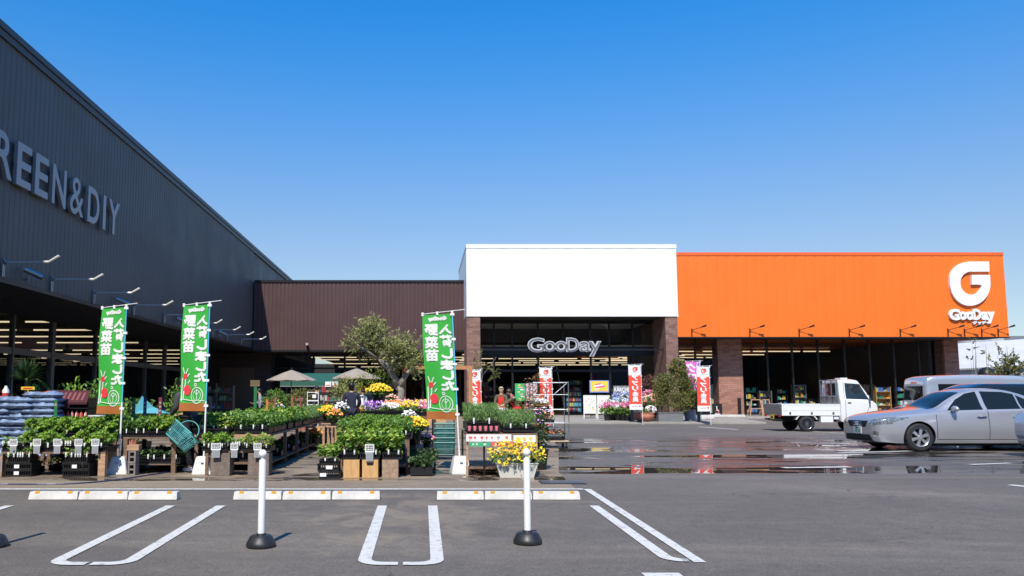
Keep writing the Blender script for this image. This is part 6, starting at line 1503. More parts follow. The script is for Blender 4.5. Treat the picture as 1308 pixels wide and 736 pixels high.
def body_mesh(ST, nx=110, nv=10):
    """ST: stations x, zb(bottom) wb, wm(mid width) zs ws(shoulder), zt(top) wt. x runs front (0) to rear"""
    ST = np.array(ST, float); X = ST[:, 0]; xs = np.unique(np.concatenate([np.linspace(X[0], X[-1], nx), X, X[0]+.002*np.arange(1, 6), X[-1]-.002*np.arange(1, 6)]))
    C = [catmull(X, ST[:, k], xs) for k in range(1, 8)]; zb, wb, wm, zs, ws, zt, wt = C
    rows = []
    for i, x in enumerate(xs):
        zm = zb[i]+(zs[i]-zb[i])*.45
        pts = [(0, zb[i]), (wb[i]*.6, zb[i]), (wb[i]*.93, zb[i]+.012), (wb[i], zb[i]+.05), (wm[i], zm), (ws[i]+.01, zs[i]-.05*(zs[i]-zb[i])), (ws[i]-.02, zs[i]+.012)]
        gh = zt[i]-zs[i]
        kb = min(1, max(0, (gh-.10)/.16)); kb = kb*kb*(3-2*kb); crown = .05
        if 1:
            ga = [(ws[i]-.05-(ws[i]-.05-wt[i])*.33, zs[i]+gh*.30), (ws[i]-.05-(ws[i]-.05-wt[i])*.72, zs[i]+gh*.66), (wt[i], zt[i]-crown-.02), (wt[i]*.86, zt[i]-crown*.55), (wt[i]*.5, zt[i]-crown*.1), (0, zt[i])]
            gb = [(ws[i]*.93, zs[i]+gh*.25), (ws[i]*.84, zs[i]+gh*.5), (ws[i]*.72, zs[i]+gh*.7), (ws[i]*.55, zs[i]+gh*.85), (ws[i]*.3, zs[i]+gh*.96), (0, zt[i])]
            pts += [(a_[0]*kb+b_[0]*(1-kb), a_[1]*kb+b_[1]*(1-kb)) for a_, b_ in zip(ga, gb)]
        pp = [np.array(p) for p in pts]; out = []
        tt = np.arange(len(pp));  Y_ = catmull2(tt, np.array([p[0] for p in pp]), nv//2); Z_ = np.maximum.accumulate(catmull2(tt, np.array([p[1] for p in pp]), nv//2))
        rows.append(list(zip(Y_, Z_)))
    n = len(rows[0]); bm = bmesh.new(); V = []
    for x, r in zip(xs, rows):
        half = [bm.verts.new((x, -y, z)) for y, z in r]; oth = [half[0]]+[bm.verts.new((x, y, z)) for y, z in r[1:-1]]+[half[-1]]; V.append((half, oth))
    for i in range(len(V)-1):
        for s in (0, 1):
            A, B = V[i][s], V[i+1][s]
            for j in range(n-1):
                f = (A[j], A[j+1], B[j+1], B[j]); f = f if s else f[::-1]
                try: bm.faces.new(f)
                except ValueError: pass
    for e, rev in ((0, False), (-1, True)):
        A = V[e][0]; B = V[e][1]
        for j in range(n-1):
            vs = [A[j], A[j+1], B[j+1], B[j]]; u = []
            for v in vs:
                if v not in u: u.append(v)
            if len(u) >= 3: bm.faces.new(u if not rev else u[::-1])
    bmesh.ops.recalc_face_normals(bm, faces=bm.faces); return bm
def catmull2(t_, y, k):
    """uniform Catmull-Rom resample, k points a span"""
    y = np.concatenate([[2*y[0]-y[1]], y, [2*y[-1]-y[-2]]]); out = []
    for i in range(1, len(y)-2):
        for u in np.arange(k)/k: p0, p1, p2, p3 = y[i-1:i+3]; out.append(.5*((2*p1)+(p2-p0)*u+(2*p0-5*p1+4*p2-p3)*u*u+(3*p1-p0-3*p2+p3)*u**3))
    out.append(y[-2]); out = np.array(out); out[0] = max(out[0], 0); return out
def carve(bm, poly, axes, filt, mi):
    """mark the faces inside a convex polygon given in two axes, cutting the mesh along its edges"""
    a, b_ = axes; n = len(poly); ar = sum(poly[i][0]*poly[(i+1) % n][1]-poly[(i+1) % n][0]*poly[i][1] for i in range(n)); s = 1 if ar > 0 else -1
    lo = [min(p[k] for p in poly)-.05 for k in (0, 1)]; hi = [max(p[k] for p in poly)+.05 for k in (0, 1)]
    def near(f): c = f.calc_center_median(); return lo[0] < c[a] < hi[0] and lo[1] < c[b_] < hi[1] and filt(c, f.normal)
    for i in range(n):
        p, q = poly[i], poly[(i+1) % n]; no = [0, 0, 0]; no[a], no[b_] = (q[1]-p[1])*s, -(q[0]-p[0])*s; co = [0, 0, 0]; co[a], co[b_] = p
        fs = [f for f in bm.faces if near(f)]; geom = list({v for f in fs for v in f.verts})+list({e for f in fs for e in f.edges})+fs
        bmesh.ops.bisect_plane(bm, geom=geom, dist=1e-5, plane_co=co, plane_no=no)
    for f in bm.faces:
        if not near(f): continue
        c = f.calc_center_median()
        if all(((poly[(i+1) % n][0]-poly[i][0])*(c[b_]-poly[i][1])-(poly[(i+1) % n][1]-poly[i][1])*(c[a]-poly[i][0]))*s > -1e-6 for i in range(n)): f.material_index = mi
def strip_poly(p, q, w_):
    d = Vector((q[0]-p[0], q[1]-p[1])).normalized(); s = Vector((-d.y, d.x))*w_/2; return [(p[0]-s.x, p[1]-s.y), (q[0]-s.x, q[1]-s.y), (q[0]+s.x, q[1]+s.y), (p[0]+s.x, p[1]+s.y)]
def cut_arches(bm, centres, r, half, depth=.32):
    """boolean the wheel wells"""
    me = bpy.data.meshes.new('tmp'); bm.to_mesh(me); bm.free(); o = bpy.data.objects.new('tmp', me); COL.objects.link(o)
    for i in range(8): me.materials.append(M_arch)
    tmp = []
    for x, z in centres:
        for s in (-1, 1):
            q = MB(); prof = [(x+r*math.cos(a), z+r*math.sin(a)) for a in np.linspace(0, 2*math.pi, 41)[:-1]]; y0, y1 = sorted((s*(half-depth), s*(half+.3)))
            q.prism(prof, y0, y1); c = q.build('tmpc', [M_arch]*8); c.data.polygons.foreach_set('material_index', [7]*len(c.data.polygons)); tmp.append(c)
            b2 = bmesh.new(); b2.from_mesh(c.data); bmesh.ops.recalc_face_normals(b2, faces=b2.faces); b2.to_mesh(c.data); b2.free()
            md = o.modifiers.new('b', 'BOOLEAN'); md.operation = 'DIFFERENCE'; md.solver = 'EXACT'; md.object = c
    bpy.context.view_layer.update(); res = bpy.data.meshes.new_from_object(o.evaluated_get(bpy.context.evaluated_depsgraph_get()))
    if min(v.co.y for v in res.vertices) < -(half+.08) or max(v.co.y for v in res.vertices) > half+.08:
        for md in o.modifiers: md.use_self = True
        bpy.context.view_layer.update(); res = bpy.data.meshes.new_from_object(o.evaluated_get(bpy.context.evaluated_depsgraph_get()))
    for c in tmp+[o]: bpy.data.objects.remove(c)
    b3 = bmesh.new(); b3.from_mesh(res); bmesh.ops.recalc_face_normals(b3, faces=b3.faces)
    if b3.calc_volume(signed=True) < 0: bmesh.ops.reverse_faces(b3, faces=b3.faces)
    b3.normal_update(); return b3
def split_parts(bm, par, spec, smooth=35):
    """spec: {material index: (part name, material)}; every connected piece of a non zero index becomes one part"""
    for mi, (nm, m_) in spec.items():
        fs = {f for f in bm.faces if f.material_index == mi}; comps = []
        while fs:
            st = [fs.pop()]; comp = [st[0]]
            while st:
                f = st.pop()
                for e in f.edges:
                    for g in e.link_faces:
                        if g in fs: fs.discard(g); st.append(g); comp.append(g)
            comps.append(comp)
        if nm in ('body', 'wheel_well', 'trim'): comps = [[f for c in comps for f in c]]
        for comp in comps:
            if not comp: continue
            vm = {}; vs = []; fsx = []
            for f in comp:
                idx = []
                for v in f.verts:
                    if v.index not in vm: vm[v.index] = len(vs); vs.append(tuple(v.co))
                    idx.append(vm[v.index])
                fsx.append(idx)
            if len(fsx) < 2: continue
            q = MB(); q.v = vs; q.f = fsx; q.m = [0]*len(fsx); yield nm, q.build(nm, m_, par, smooth=smooth)
def wheel(par, x, y, r, w_, side, spokes=6, rimm=None, wide=False):
    """side -1: outer face towards -y"""
    s = side; t_ = MB(); c = (x, y, r)
    prof = [(r*.66, -w_/2), (r*.9, -w_/2), (r*.975, -w_*.42), (r, -w_*.3), (r, w_*.3), (r*.975, w_*.42), (r*.9, w_/2), (r*.66, w_/2)]
    t_.lathe(prof, c, 36, 0, 'y', False); ty = t_.build('wheel', M_tyre, par, smooth=35)
    q = MB(); q.lathe([(r*.67, s*w_*.5), (r*.64, s*w_*.47), (r*.60, s*w_*.2), (r*.60, -s*w_*.4)], c, 32, 0, 'y', False); yo = y+s*w_*.42
    R_ = r*.62; n = spokes
    for i in range(n):
        a = 2*math.pi*i/n+.3; d = Vector((math.cos(a), 0, math.sin(a))); p_ = Vector((-math.sin(a), 0, math.cos(a))); k = len(q.v); wd0, wd1 = (.045, .075) if not wide else (.05, .13)
        if spokes > 8: wd0, wd1 = .016, .02
        for rr, wd, yy in ((.03, wd0*.8, .0), (R_, wd1*.5*r/.33, .012)):
            for sg in (-1, 1): v = Vector(c)+d*rr+p_*wd*sg*.6; q.v.append((v.x, yo+s*(.0-yy), v.z)); q.v.append((v.x, yo-s*(.03+yy), v.z))
        a0 = k; q.f += [(a0, a0+2, a0+6, a0+4), (a0+1, a0+5, a0+7, a0+3), (a0, a0+4, a0+5, a0+1), (a0+2, a0+3, a0+7, a0+6)]; q.m += [0]*4
    q.tube((x, yo+s*.004, r), (x, yo-s*.05, r), .042, .055, 16); q.build('rim', rimm or M_rim, ty, smooth=30)
    q = MB(); q.tube((x, y+s*w_*.1, r), (x, y+s*w_*.05, r), R_*.97, n=28); q.build('brake_disc', M_arch, ty); return ty
# ---------------------------------------------------------------- silver sedan
def sedan(name, lab, loc, rotz, pm):
    t_ = thing(name, lab, 'car', loc, rotz)
    #      x     zb   wb    wm    zs    ws    zt    wt
    ST = [(0.00, .26, .50, .58, .58, .56, .70, .34), (.04, .21, .64, .70, .66, .68, .765, .42), (.14, .19, .73, .79, .715, .77, .815, .5), (.32, .18, .79, .85, .76, .82, .865, .5), (.60, .17, .83, .885, .81, .85, .91, .55), (.95, .17, .85, .90, .85, .865, .955, .58),
          (1.30, .17, .86, .905, .88, .875, .995, .60), (1.48, .17, .86, .908, .888, .88, 1.03, .62), (1.62, .17, .86, .91, .893, .88, 1.09, .62), (1.95, .17, .86, .91, .905, .88, 1.275, .60), (2.25, .17, .86, .91, .915, .88, 1.40, .585), (2.6, .17, .86, .91, .925, .88, 1.465, .58), (2.95, .17, .86, .91, .935, .88, 1.475, .58), (3.3, .17, .86, .91, .945, .88, 1.45, .58),
          (3.65, .17, .86, .91, .96, .875, 1.375, .575), (3.95, .18, .85, .905, .975, .865, 1.27, .57), (4.2, .19, .84, .90, .98, .85, 1.165, .57), (4.36, .2, .83, .89, .975, .84, 1.10, .57), (4.6, .22, .81, .865, .95, .82, 1.08, .56), (4.75, .26, .76, .82, .88, .78, 1.0, .5), (4.83, .34, .64, .70, .74, .66, .88, .4)]
    bm = body_mesh(ST, 120, 12); bm = cut_arches(bm, [(.97, .325), (3.745, .325)], .375, .90)
    side = lambda c, n: abs(c[1]) > .42 and c[2] > .3 and abs(n.y) > .3
    G_, S_, D_, H_, GR, FG = 1, 2, 3, 4, 5, 6
    door = lambda c, n: abs(c[1]) > .6 and abs(n.y) > .3
    # doors first, then seams and windows over them
    carve(bm, [(1.40, .27), (2.62, .27), (2.62, .955), (1.62, .925), (1.40, .84)], (0, 2), door, D_); carve(bm, [(2.64, .27), (3.38, .27), (3.50, .62), (3.66, .955), (2.64, .955)], (0, 2), door, D_)
    for p, q in (((1.385, .30), (1.385, .86)), ((2.63, .26), (2.63, .96)), ((3.40, .27), (3.66, .94)), ((1.385, .275), (3.40, .275))): carve(bm, strip_poly(p, q, .014), (0, 2), door, S_)
    carve(bm, [(1.72, .945), (2.555, .965), (2.555, 1.395), (2.30, 1.345), (2.02, 1.20)], (0, 2), side, G_)
    carve(bm, [(2.655, .968), (3.46, .985), (3.46, 1.335), (3.2, 1.385), (2.655, 1.40)], (0, 2), side, G_)
    carve(bm, [(3.50, .988), (3.92, 1.03), (3.70, 1.22), (3.50, 1.32)], (0, 2), side, G_)
    carve(bm, [(1.36, -.60), (2.22, -.50), (2.22, .50), (1.36, .60)], (0, 1), lambda c, n: n.z > .3 and n.x < -.12 and c[2] > .96 and abs(c[1]) < .66, G_)
    carve(bm, [(3.55, -.48), (4.24, -.56), (4.24, .56), (3.55, .48)], (0, 1), lambda c, n: n.z > .3 and n.x > .12 and c[2] > 1.08, G_)
    # headlight, grille, plate area, fog lamp (front view cuts)
    fr = lambda c, n: c[0] < .75 and n.x < -.12
    for s in (-1, 1):
        carve(bm, [(s*.44, .60), (s*.60, .585), (s*.90, .64), (s*.90, .79), (s*.80, .80), (s*.5, .72)], (1, 2), lambda c, n: c[0] < .36 and c[1]*s > .3, H_)
        carve(bm, [(.355, .665), (.74, .77), (.76, .80), (.355, .80)], (0, 2), lambda c, n: c[1]*s > .5 and abs(n.y) > .1, H_)
        carve(bm, [(s*.60, .33), (s*.74, .36), (s*.74, .45), (s*.62, .47)], (1, 2), lambda c, n: c[0] < .5 and c[1]*s > .3 and n.x < -.1, FG)
    carve(bm, [(-.34, .545), (.34, .545), (.45, .70), (-.45, .70)], (1, 2), fr, GR); carve(bm, [(-.60, .225), (.60, .225), (.50, .375), (-.50, .375)], (1, 2), fr, GR)
    for s in (-1, 1): carve(bm, [(s*.40, .72), (s*.80, .74), (s*.84, .86), (s*.5, .90)], (1, 2), lambda c, n: c[0] > 4.4 and n.x > .1 and c[1]*s > .2, 0)
    bm.verts.index_update(); d_ = None
    for nm, o in split_parts(bm, t_, {0: ('body', pm), 3: ('door', pm), 1: ('window', M_cglass), 2: ('trim', M_gap), 4: ('headlight', M_head), 5: ('grille', M_gap), 6: ('fog_lamp', M_chrome), 7: ('wheel_well', M_arch)}):
        if nm == 'door':
            bb = [v.co for v in o.data.vertices]; xm = max(v.x for v in bb); s = -1 if bb[0].y < 0 else 1; zz = .80
            q = MB(); q.tube((xm-.27, s*.905, zz), (xm-.22, s*.925, zz), .014, .016, 8); q.tube((xm-.22, s*.925, zz), (xm-.09, s*.925, zz+.005), .016, .016, 8); q.tube((xm-.09, s*.925, zz+.005), (xm-.05, s*.905, zz+.005), .016, .014, 8); q.build('handle', M_chrome, o, smooth=True)
    bm.free()
    for x in (.97, 3.745):
        for s in (-1, 1): wheel(t_, x, s*.795, .325, .215, s, 6, mat('silver alloy', (.55, .56, .59), .3, metal=.7), True)
    for s in (-1, 1):
        q = MB(); q.lathe([(.0001, -.1), (.05, -.085), (.085, -.03), (.09, .03), (.06, .08), (.0001, .095)], (0, 0, 0), 14, 0, 'y'); q.v = [(1.78+v[0]*.75, s*.99+v[1]*1.05, .985+v[2]*.85) for v in q.v]; q.tube((1.80, s*.86, .94), (1.78, s*.94, .96), .03, .03, 8); q.build('mirror', pm, t_, smooth=True)
    q = MB(); q.box(-.02, -.008, -.165, .165, .39, .555, 0); rr = random.Random(3)
    for k in range(4): q.box(-.0225, -.0205, -.12+k*.065, -.08+k*.065, .41, .49, 1)
    q.box(-.0225, -.0205, -.06, .05, .505, .535, 1); q.v = [(v[0]+.012, v[1], v[2]) for v in q.v]; q.build('number_plate', [M_plate, mat('plate green', (.05, .2, .1), .5)], t_)
    q = MB()
    for z in (.585, .625, .665): q.tube((.018, -.40, z), (-.004, 0, z), .008, n=5); q.tube((-.004, 0, z), (.018, .40, z), .008, n=5)
    q.tube((-.0, -.0, .63), (-.026, 0, .63), .06, .055, 18); q.build('emblem_bar', M_chrome, t_)
    q = MB(); q.box(2.56, 2.63, -.81, -.80, .98, 1.38); 
    # lower black underside and seat silhouettes
    q = MB(); q.box(.5, 4.4, -.7, .7, .12, .18); q.build('underbody', M_arch, t_)
    return t_
# near front wheel of the sedan touches the ground at px 1170, py 577
Yc = G(1170, 577).y+.11
xw = P(1170.5, 560, Yc-.9+.0).x
sed = sedan('parked_car', 'silver sedan seen from its front left at the right side of the car park', (P(1172, 560, Yc).x-.97, Yc+.795, 0), rad(1.5), M_silver)
# ---------------------------------------------------------------- light truck
def ktruck(lab, loc, rotz):
    t_ = thing('light_truck', lab, 'truck', loc, rotz); PM = M_carwhite
    # x: rear 0 -> front 3.4 ; y -.74 near side
    ST = [(2.06, .36, .68, .71, 1.10, .70, 1.76, .60), (2.08, .33, .71, .735, 1.10, .725, 1.80, .62), (2.14, .32, .715, .74, 1.10, .73, 1.815, .63), (2.5, .32, .715, .74, 1.10, .73, 1.83, .63), (2.72, .32, .715, .74, 1.09, .73, 1.80, .62), (2.85, .33, .715, .74, 1.08, .73, 1.66, .60), (3.0, .33, .715, .735, 1.06, .725, 1.46, .60), (3.16, .33, .71, .73, 1.03, .715, 1.24, .58), (3.28, .34, .69, .715, .97, .70, 1.06, .5), (3.36, .36, .66, .68, .86, .665, .95, .45), (3.40, .42, .56, .59, .70, .58, .78, .4)]
    ST = [s[:1]+s[1:] for s in ST]; bm = body_mesh(ST, 60, 12); bm = cut_arches(bm, [(2.88, .27)], .33, .74, .28)
    sd = lambda c, n: abs(c[1]) > .5 and abs(n.y) > .3
    carve(bm, [(2.24, .38), (2.95, .60), (3.12, 1.12), (2.24, 1.12)], (0, 2), sd, 3)
    carve(bm, [(2.27, 1.13), (3.10, 1.10), (2.80, 1.64), (2.27, 1.68)], (0, 2), sd, 1)
    for p, q in (((2.225, .40), (2.225, 1.72)), ((3.14, 1.10), (2.95, .62))): carve(bm, strip_poly(p, q, .014), (0, 2), sd, 2)
    carve(bm, [(-.55, 1.12), (.55, 1.12), (.52, 1.68), (-.52, 1.68)], (1, 2), lambda c, n: c[0] > 2.75 and n.x > .2, 1)
    carve(bm, [(-.40, 1.22), (.40, 1.22), (.40, 1.68), (-.40, 1.68)], (1, 2), lambda c, n: c[0] < 2.1 and n.x < -.5, 1)
    for s in (-1, 1): carve(bm, [(s*.42, .62), (s*.66, .62), (s*.66, .82), (s*.42, .82)], (1, 2), lambda c, n: c[0] > 3.1 and n.x > .15, 4)
    bm.verts.index_update()
    for nm, o in split_parts(bm, t_, {0: ('body', PM), 3: ('door', PM), 1: ('window', mat('truck glass', (.02, .028, .03), .05, spec=.6)), 2: ('trim', M_gap), 4: ('headlight', M_head), 7: ('wheel_well', M_arch)}):
        if nm == 'door': s = -1 if o.data.vertices[0].co.y < 0 else 1; q = MB(); q.box(2.30, 2.42, min(s*.735, s*.76), max(s*.735, s*.76), .98, 1.01); q.build('handle', M_black, o)
    bm.free()
    # cargo bed
    q = MB(); q.box(0.0, 2.03, -.735, -.70, .55, .95); q.box(0.03, 2.0, -.742, -.736, .92, .945); q.box(0.03, 2.0, -.742, -.736, .555, .58); q.box(.03, 2., -.742, -.736, .73, .75); q.build('near_side_gate', PM, t_)
    for k in range(3): q = MB(); q.box(.25+k*.75, .31+k*.75, -.76, -.743, .60, .68); q.build('gate_latch', M_galv, t_)
    q = MB(); q.box(0.0, 2.03, .70, .735, .55, .95); q.build('far_side_gate', PM, t_)
    q = MB(); q.box(-.035, -.003, -.735, .735, .55, .95); 
    for k in range(14): q.box(-.045, -.036, -.7+k*.1, -.65+k*.1, .65, .90)
    q.build('tailgate', M_galv, t_); q = MB(); q.box(0, 2.03, -.699, .699, .60, .66); q.build('bed_floor', M_galv, t_)
    # guard frame behind the cab
    q = MB()
    for y in (-.62, -.22, .22, .62): q.tube((2.0, y, .94), (2.0, y, 1.78), .02, n=6)
    for z in (1.22, 1.78): q.tube((2.0, -.64, z), (2.0, .64, z), .02, n=6)
    q.build('guard_frame', M_galv, t_); q = MB(); q.box(2.015, 2.03, -.60, .60, .94, 1.2); q.build('guard_plate', mat('worn steel sheet', (.42, .42, .42), .35, metal=.7, var=.3, scale=9), t_)
    q = MB(); q.box(.1, 3.2, -.35, .35, .34, .58); q.box(.02, .1, -.6, .6, .36, .44); q.build('chassis', M_arch, t_)
    q = MB(); q.box(1.35, 1.78, -.72, -.5, .32, .58); q.build('side_box', PM, t_, bevel=.01); q = MB(); q.box(1.82, 1.98, -.70, -.5, .42, .60); q.build('battery_cover', PM, t_, bevel=.01)
    pr = [( .86+.40*math.cos(a), .30+.34*math.sin(a)) for a in np.linspace(.35, math.pi-.35, 14)]; pr2 = [(.86+.37*math.cos(a), .30+.31*math.sin(a)) for a in np.linspace(math.pi-.35, .35, 14)]
    for s in (-1, 1): q = MB(); q.prism(pr+pr2, min(s*.50, s*.72), max(s*.50, s*.72)); q.build('mudguard', PM, t_)
    for x in (.86, 2.88):
        for s in (-1, 1): wheel(t_, x, s*.66, .27, .155, s, 14, mat('dark alloy', (.30, .31, .33), .25, metal=.85))
    q = MB(); q.box(-.05, -.036, -.70, -.50, .50, .585); q.build('tail_light', M_tail, t_); q = MB(); q.box(-.05, -.036, .50, .70, .50, .585); q.build('tail_light', M_tail, t_)
    q = MB(); q.box(-.06, -.05, -.16, .17, .42, .585); q.box(-.062, -.0605, -.1, .1, .45, .51, 1); q.build('number_plate', [M_platey, M_ink], t_); q = MB(); q.box(-.05, .0, -.68, .68, .38, .44); q.build('rear_bar', M_black, t_)
    for s in (-1, 1):
        q = MB(); q.tube((2.98, s*.72, 1.30), (3.04, s*.84, 1.22), .012, n=6); q.box(3.02, 3.06, min(s*.8, s*.93), max(s*.8, s*.93), 1.06, 1.30); q.build('mirror', M_black, t_)
    q = MB(); q.box(2.35, 2.6, -.2, .2, 1.835, 1.87); q.build('roof_vent', PM, t_)
    return t_
Yt = G(1030, 551.5).y
s_ = 1.04
tk = ktruck('small white flatbed truck with a steel tailgate parked facing right', (P(1031, 540, Yt).x-.86*s_, Yt+.66*s_+.06, 0), rad(-1.0)); tk.scale = (s_, s_, 1.05)
# ---------------------------------------------------------------- van, dark car, and the car cut by the right edge
def boxcar(name, lab, loc, rotz, pm, ST, wins, arches, wr, hw, extra=None, spokes=7):
    t_ = thing(name, lab, 'car' if 'van' not in name else 'van', loc, rotz); bm = body_mesh(ST, 80, 12); bm = cut_arches(bm, [(x, wr) for x in arches], wr*1.15, hw)
    for w_ in wins: carve(bm, w_, (0, 2), lambda c, n: abs(c[1]) > .42 and abs(n.y) > .3, 1)
    if extra: extra(bm)
    bm.verts.index_update()
    for _ in split_parts(bm, t_, {0: ('body', pm), 1: ('window', M_cglass), 2: ('trim', M_gap), 4: ('headlight', M_head), 5: ('tail_light', M_tail), 7: ('wheel_well', M_arch)}): pass
    bm.free()
    for x in arches:
        for s in (-1, 1): wheel(t_, x, s*(hw-.11), wr, .2, s, spokes)
    return t_
VS = [(0, .35, .62, .68, .95, .68, 1.30, .5), (.05, .27, .74, .79, .98, .78, 1.70, .60), (.15, .24, .78, .83, 1.0, .82, 1.90, .68), (.4, .22, .80, .845, 1.0, .83, 1.96, .70), (1.5, .2, .80, .845, 1.0, .83, 1.99, .70), (3.0, .2, .80, .845, 1.0, .83, 1.97, .70), (3.5, .2, .80, .845, 1.0, .83, 1.88, .68), (4.0, .2, .8, .845, .98, .83, 1.40, .66), (4.35, .22, .79, .83, .95, .81, 1.10, .6), (4.6, .26, .72, .78, .85, .75, .95, .5), (4.69, .38, .6, .65, .7, .62, .76, .4)]
def van_x(bm):
    carve(bm, [(-.60, 1.15), (.60, 1.15), (.56, 1.62), (-.56, 1.62)], (1, 2), lambda c, n: c[0] < .4 and n.x < -.3, 1)
    carve(bm, [(-.2, 1.70), (.2, 1.70), (.2, 1.76), (-.2, 1.76)], (1, 2), lambda c, n: c[0] < .5 and n.x < -.2, 5)
Yv = 27.5; vx = P(1184, 500, Yv-.8).x
boxcar('parked_van', 'silver van seen from its rear corner behind the silver sedan', (vx, Yv, 0), rad(-3), M_vanp, VS, [[(.45, 1.10), (1.9, 1.10), (1.9, 1.68), (.45, 1.68)], [(2.0, 1.10), (3.3, 1.10), (3.3, 1.68), (2.0, 1.68)], [(3.4, 1.10), (3.95, 1.10), (3.6, 1.60), (3.4, 1.66)]], (.85, 3.7), .33, .84, van_x)
DS = [(0, .35, .6, .66, .7, .64, .76, .4), (.1, .26, .74, .8, .85, .78, .95, .5), (.4, .2, .8, .85, .95, .82, 1.04, .55), (1.0, .2, .82, .86, .98, .84, 1.10, .6), (1.25, .2, .82, .86, 1.0, .84, 1.20, .62), (1.8, .2, .82, .86, 1.02, .84, 1.56, .63), (2.3, .2, .82, .86, 1.03, .84, 1.68, .64), (3.6, .2, .82, .86, 1.05, .84, 1.68, .64), (4.1, .2, .82, .86, 1.05, .83, 1.6, .62), (4.4, .24, .8, .84, 1.0, .8, 1.3, .6), (4.55, .34, .66, .7, .85, .68, 1.0, .5)]
Yd = 24.0; dx = P(1226, 500, Yd).x
boxcar('parked_car', 'black car of which only the dark roof and glass show behind the silver sedan', (dx-1.15, Yd+.9, 0), rad(4), M_carblack, DS, [[(1.55, 1.08), (2.5, 1.08), (2.5, 1.55), (2.05, 1.5)], [(2.56, 1.08), (3.5, 1.08), (3.5, 1.55), (2.56, 1.56)], [(3.56, 1.08), (4.1, 1.1), (3.95, 1.48), (3.56, 1.54)]], (.85, 3.5), .33, .86)
Ye = 16.2; ex = P(1300, 560, Ye+1.45).x
boxcar('parked_car', 'pale silver car cut off by the right edge in front of the sedan', (ex-.02, Ye+.86, 0), rad(-2), M_vanp, DS, [[(1.55, 1.08), (2.5, 1.08), (2.5, 1.55), (2.05, 1.5)], [(2.56, 1.08), (3.5, 1.08), (3.5, 1.55), (2.56, 1.56)]], (.62, 3.2), .32, .86)
# ================================================================ people
M_skin = mat('skin', (.52, .32, .22), .55, var=.06, scale=8); M_hairb = mat('black hair', (.012, .010, .009), .45); M_hairbr = mat('brown hair', (.05, .028, .016), .45)
def grow(nodes_, edges, root, levels=2):
    names = list(nodes_); me = bpy.data.meshes.new('g'); me.from_pydata([nodes_[n][0] for n in names], [(names.index(a), names.index(b_)) for a, b_ in edges], []); me.update()
    o = bpy.data.objects.new('g', me); COL.objects.link(o); md = o.modifiers.new('s', 'SKIN'); md.use_smooth_shade = True; md.branch_smoothing = .3
    sv = me.skin_vertices[0].data
    for i, n in enumerate(names):
        r = nodes_[n][1]; sv[i].radius = r if isinstance(r, tuple) else (r, r); sv[i].use_root = n == root
    s2 = o.modifiers.new('u', 'SUBSURF'); s2.levels = s2.render_levels = levels
    bpy.context.view_layer.update(); res = bpy.data.meshes.new_from_object(o.evaluated_get(bpy.context.evaluated_depsgraph_get())); bpy.data.objects.remove(o); return res
def attach(me, name, m, par):
    me.materials.clear(); me.materials.append(m); me.polygons.foreach_set('use_smooth', [True]*len(me.polygons)); o = bpy.data.objects.new(name, me); COL.objects.link(o); o.parent = par; return o
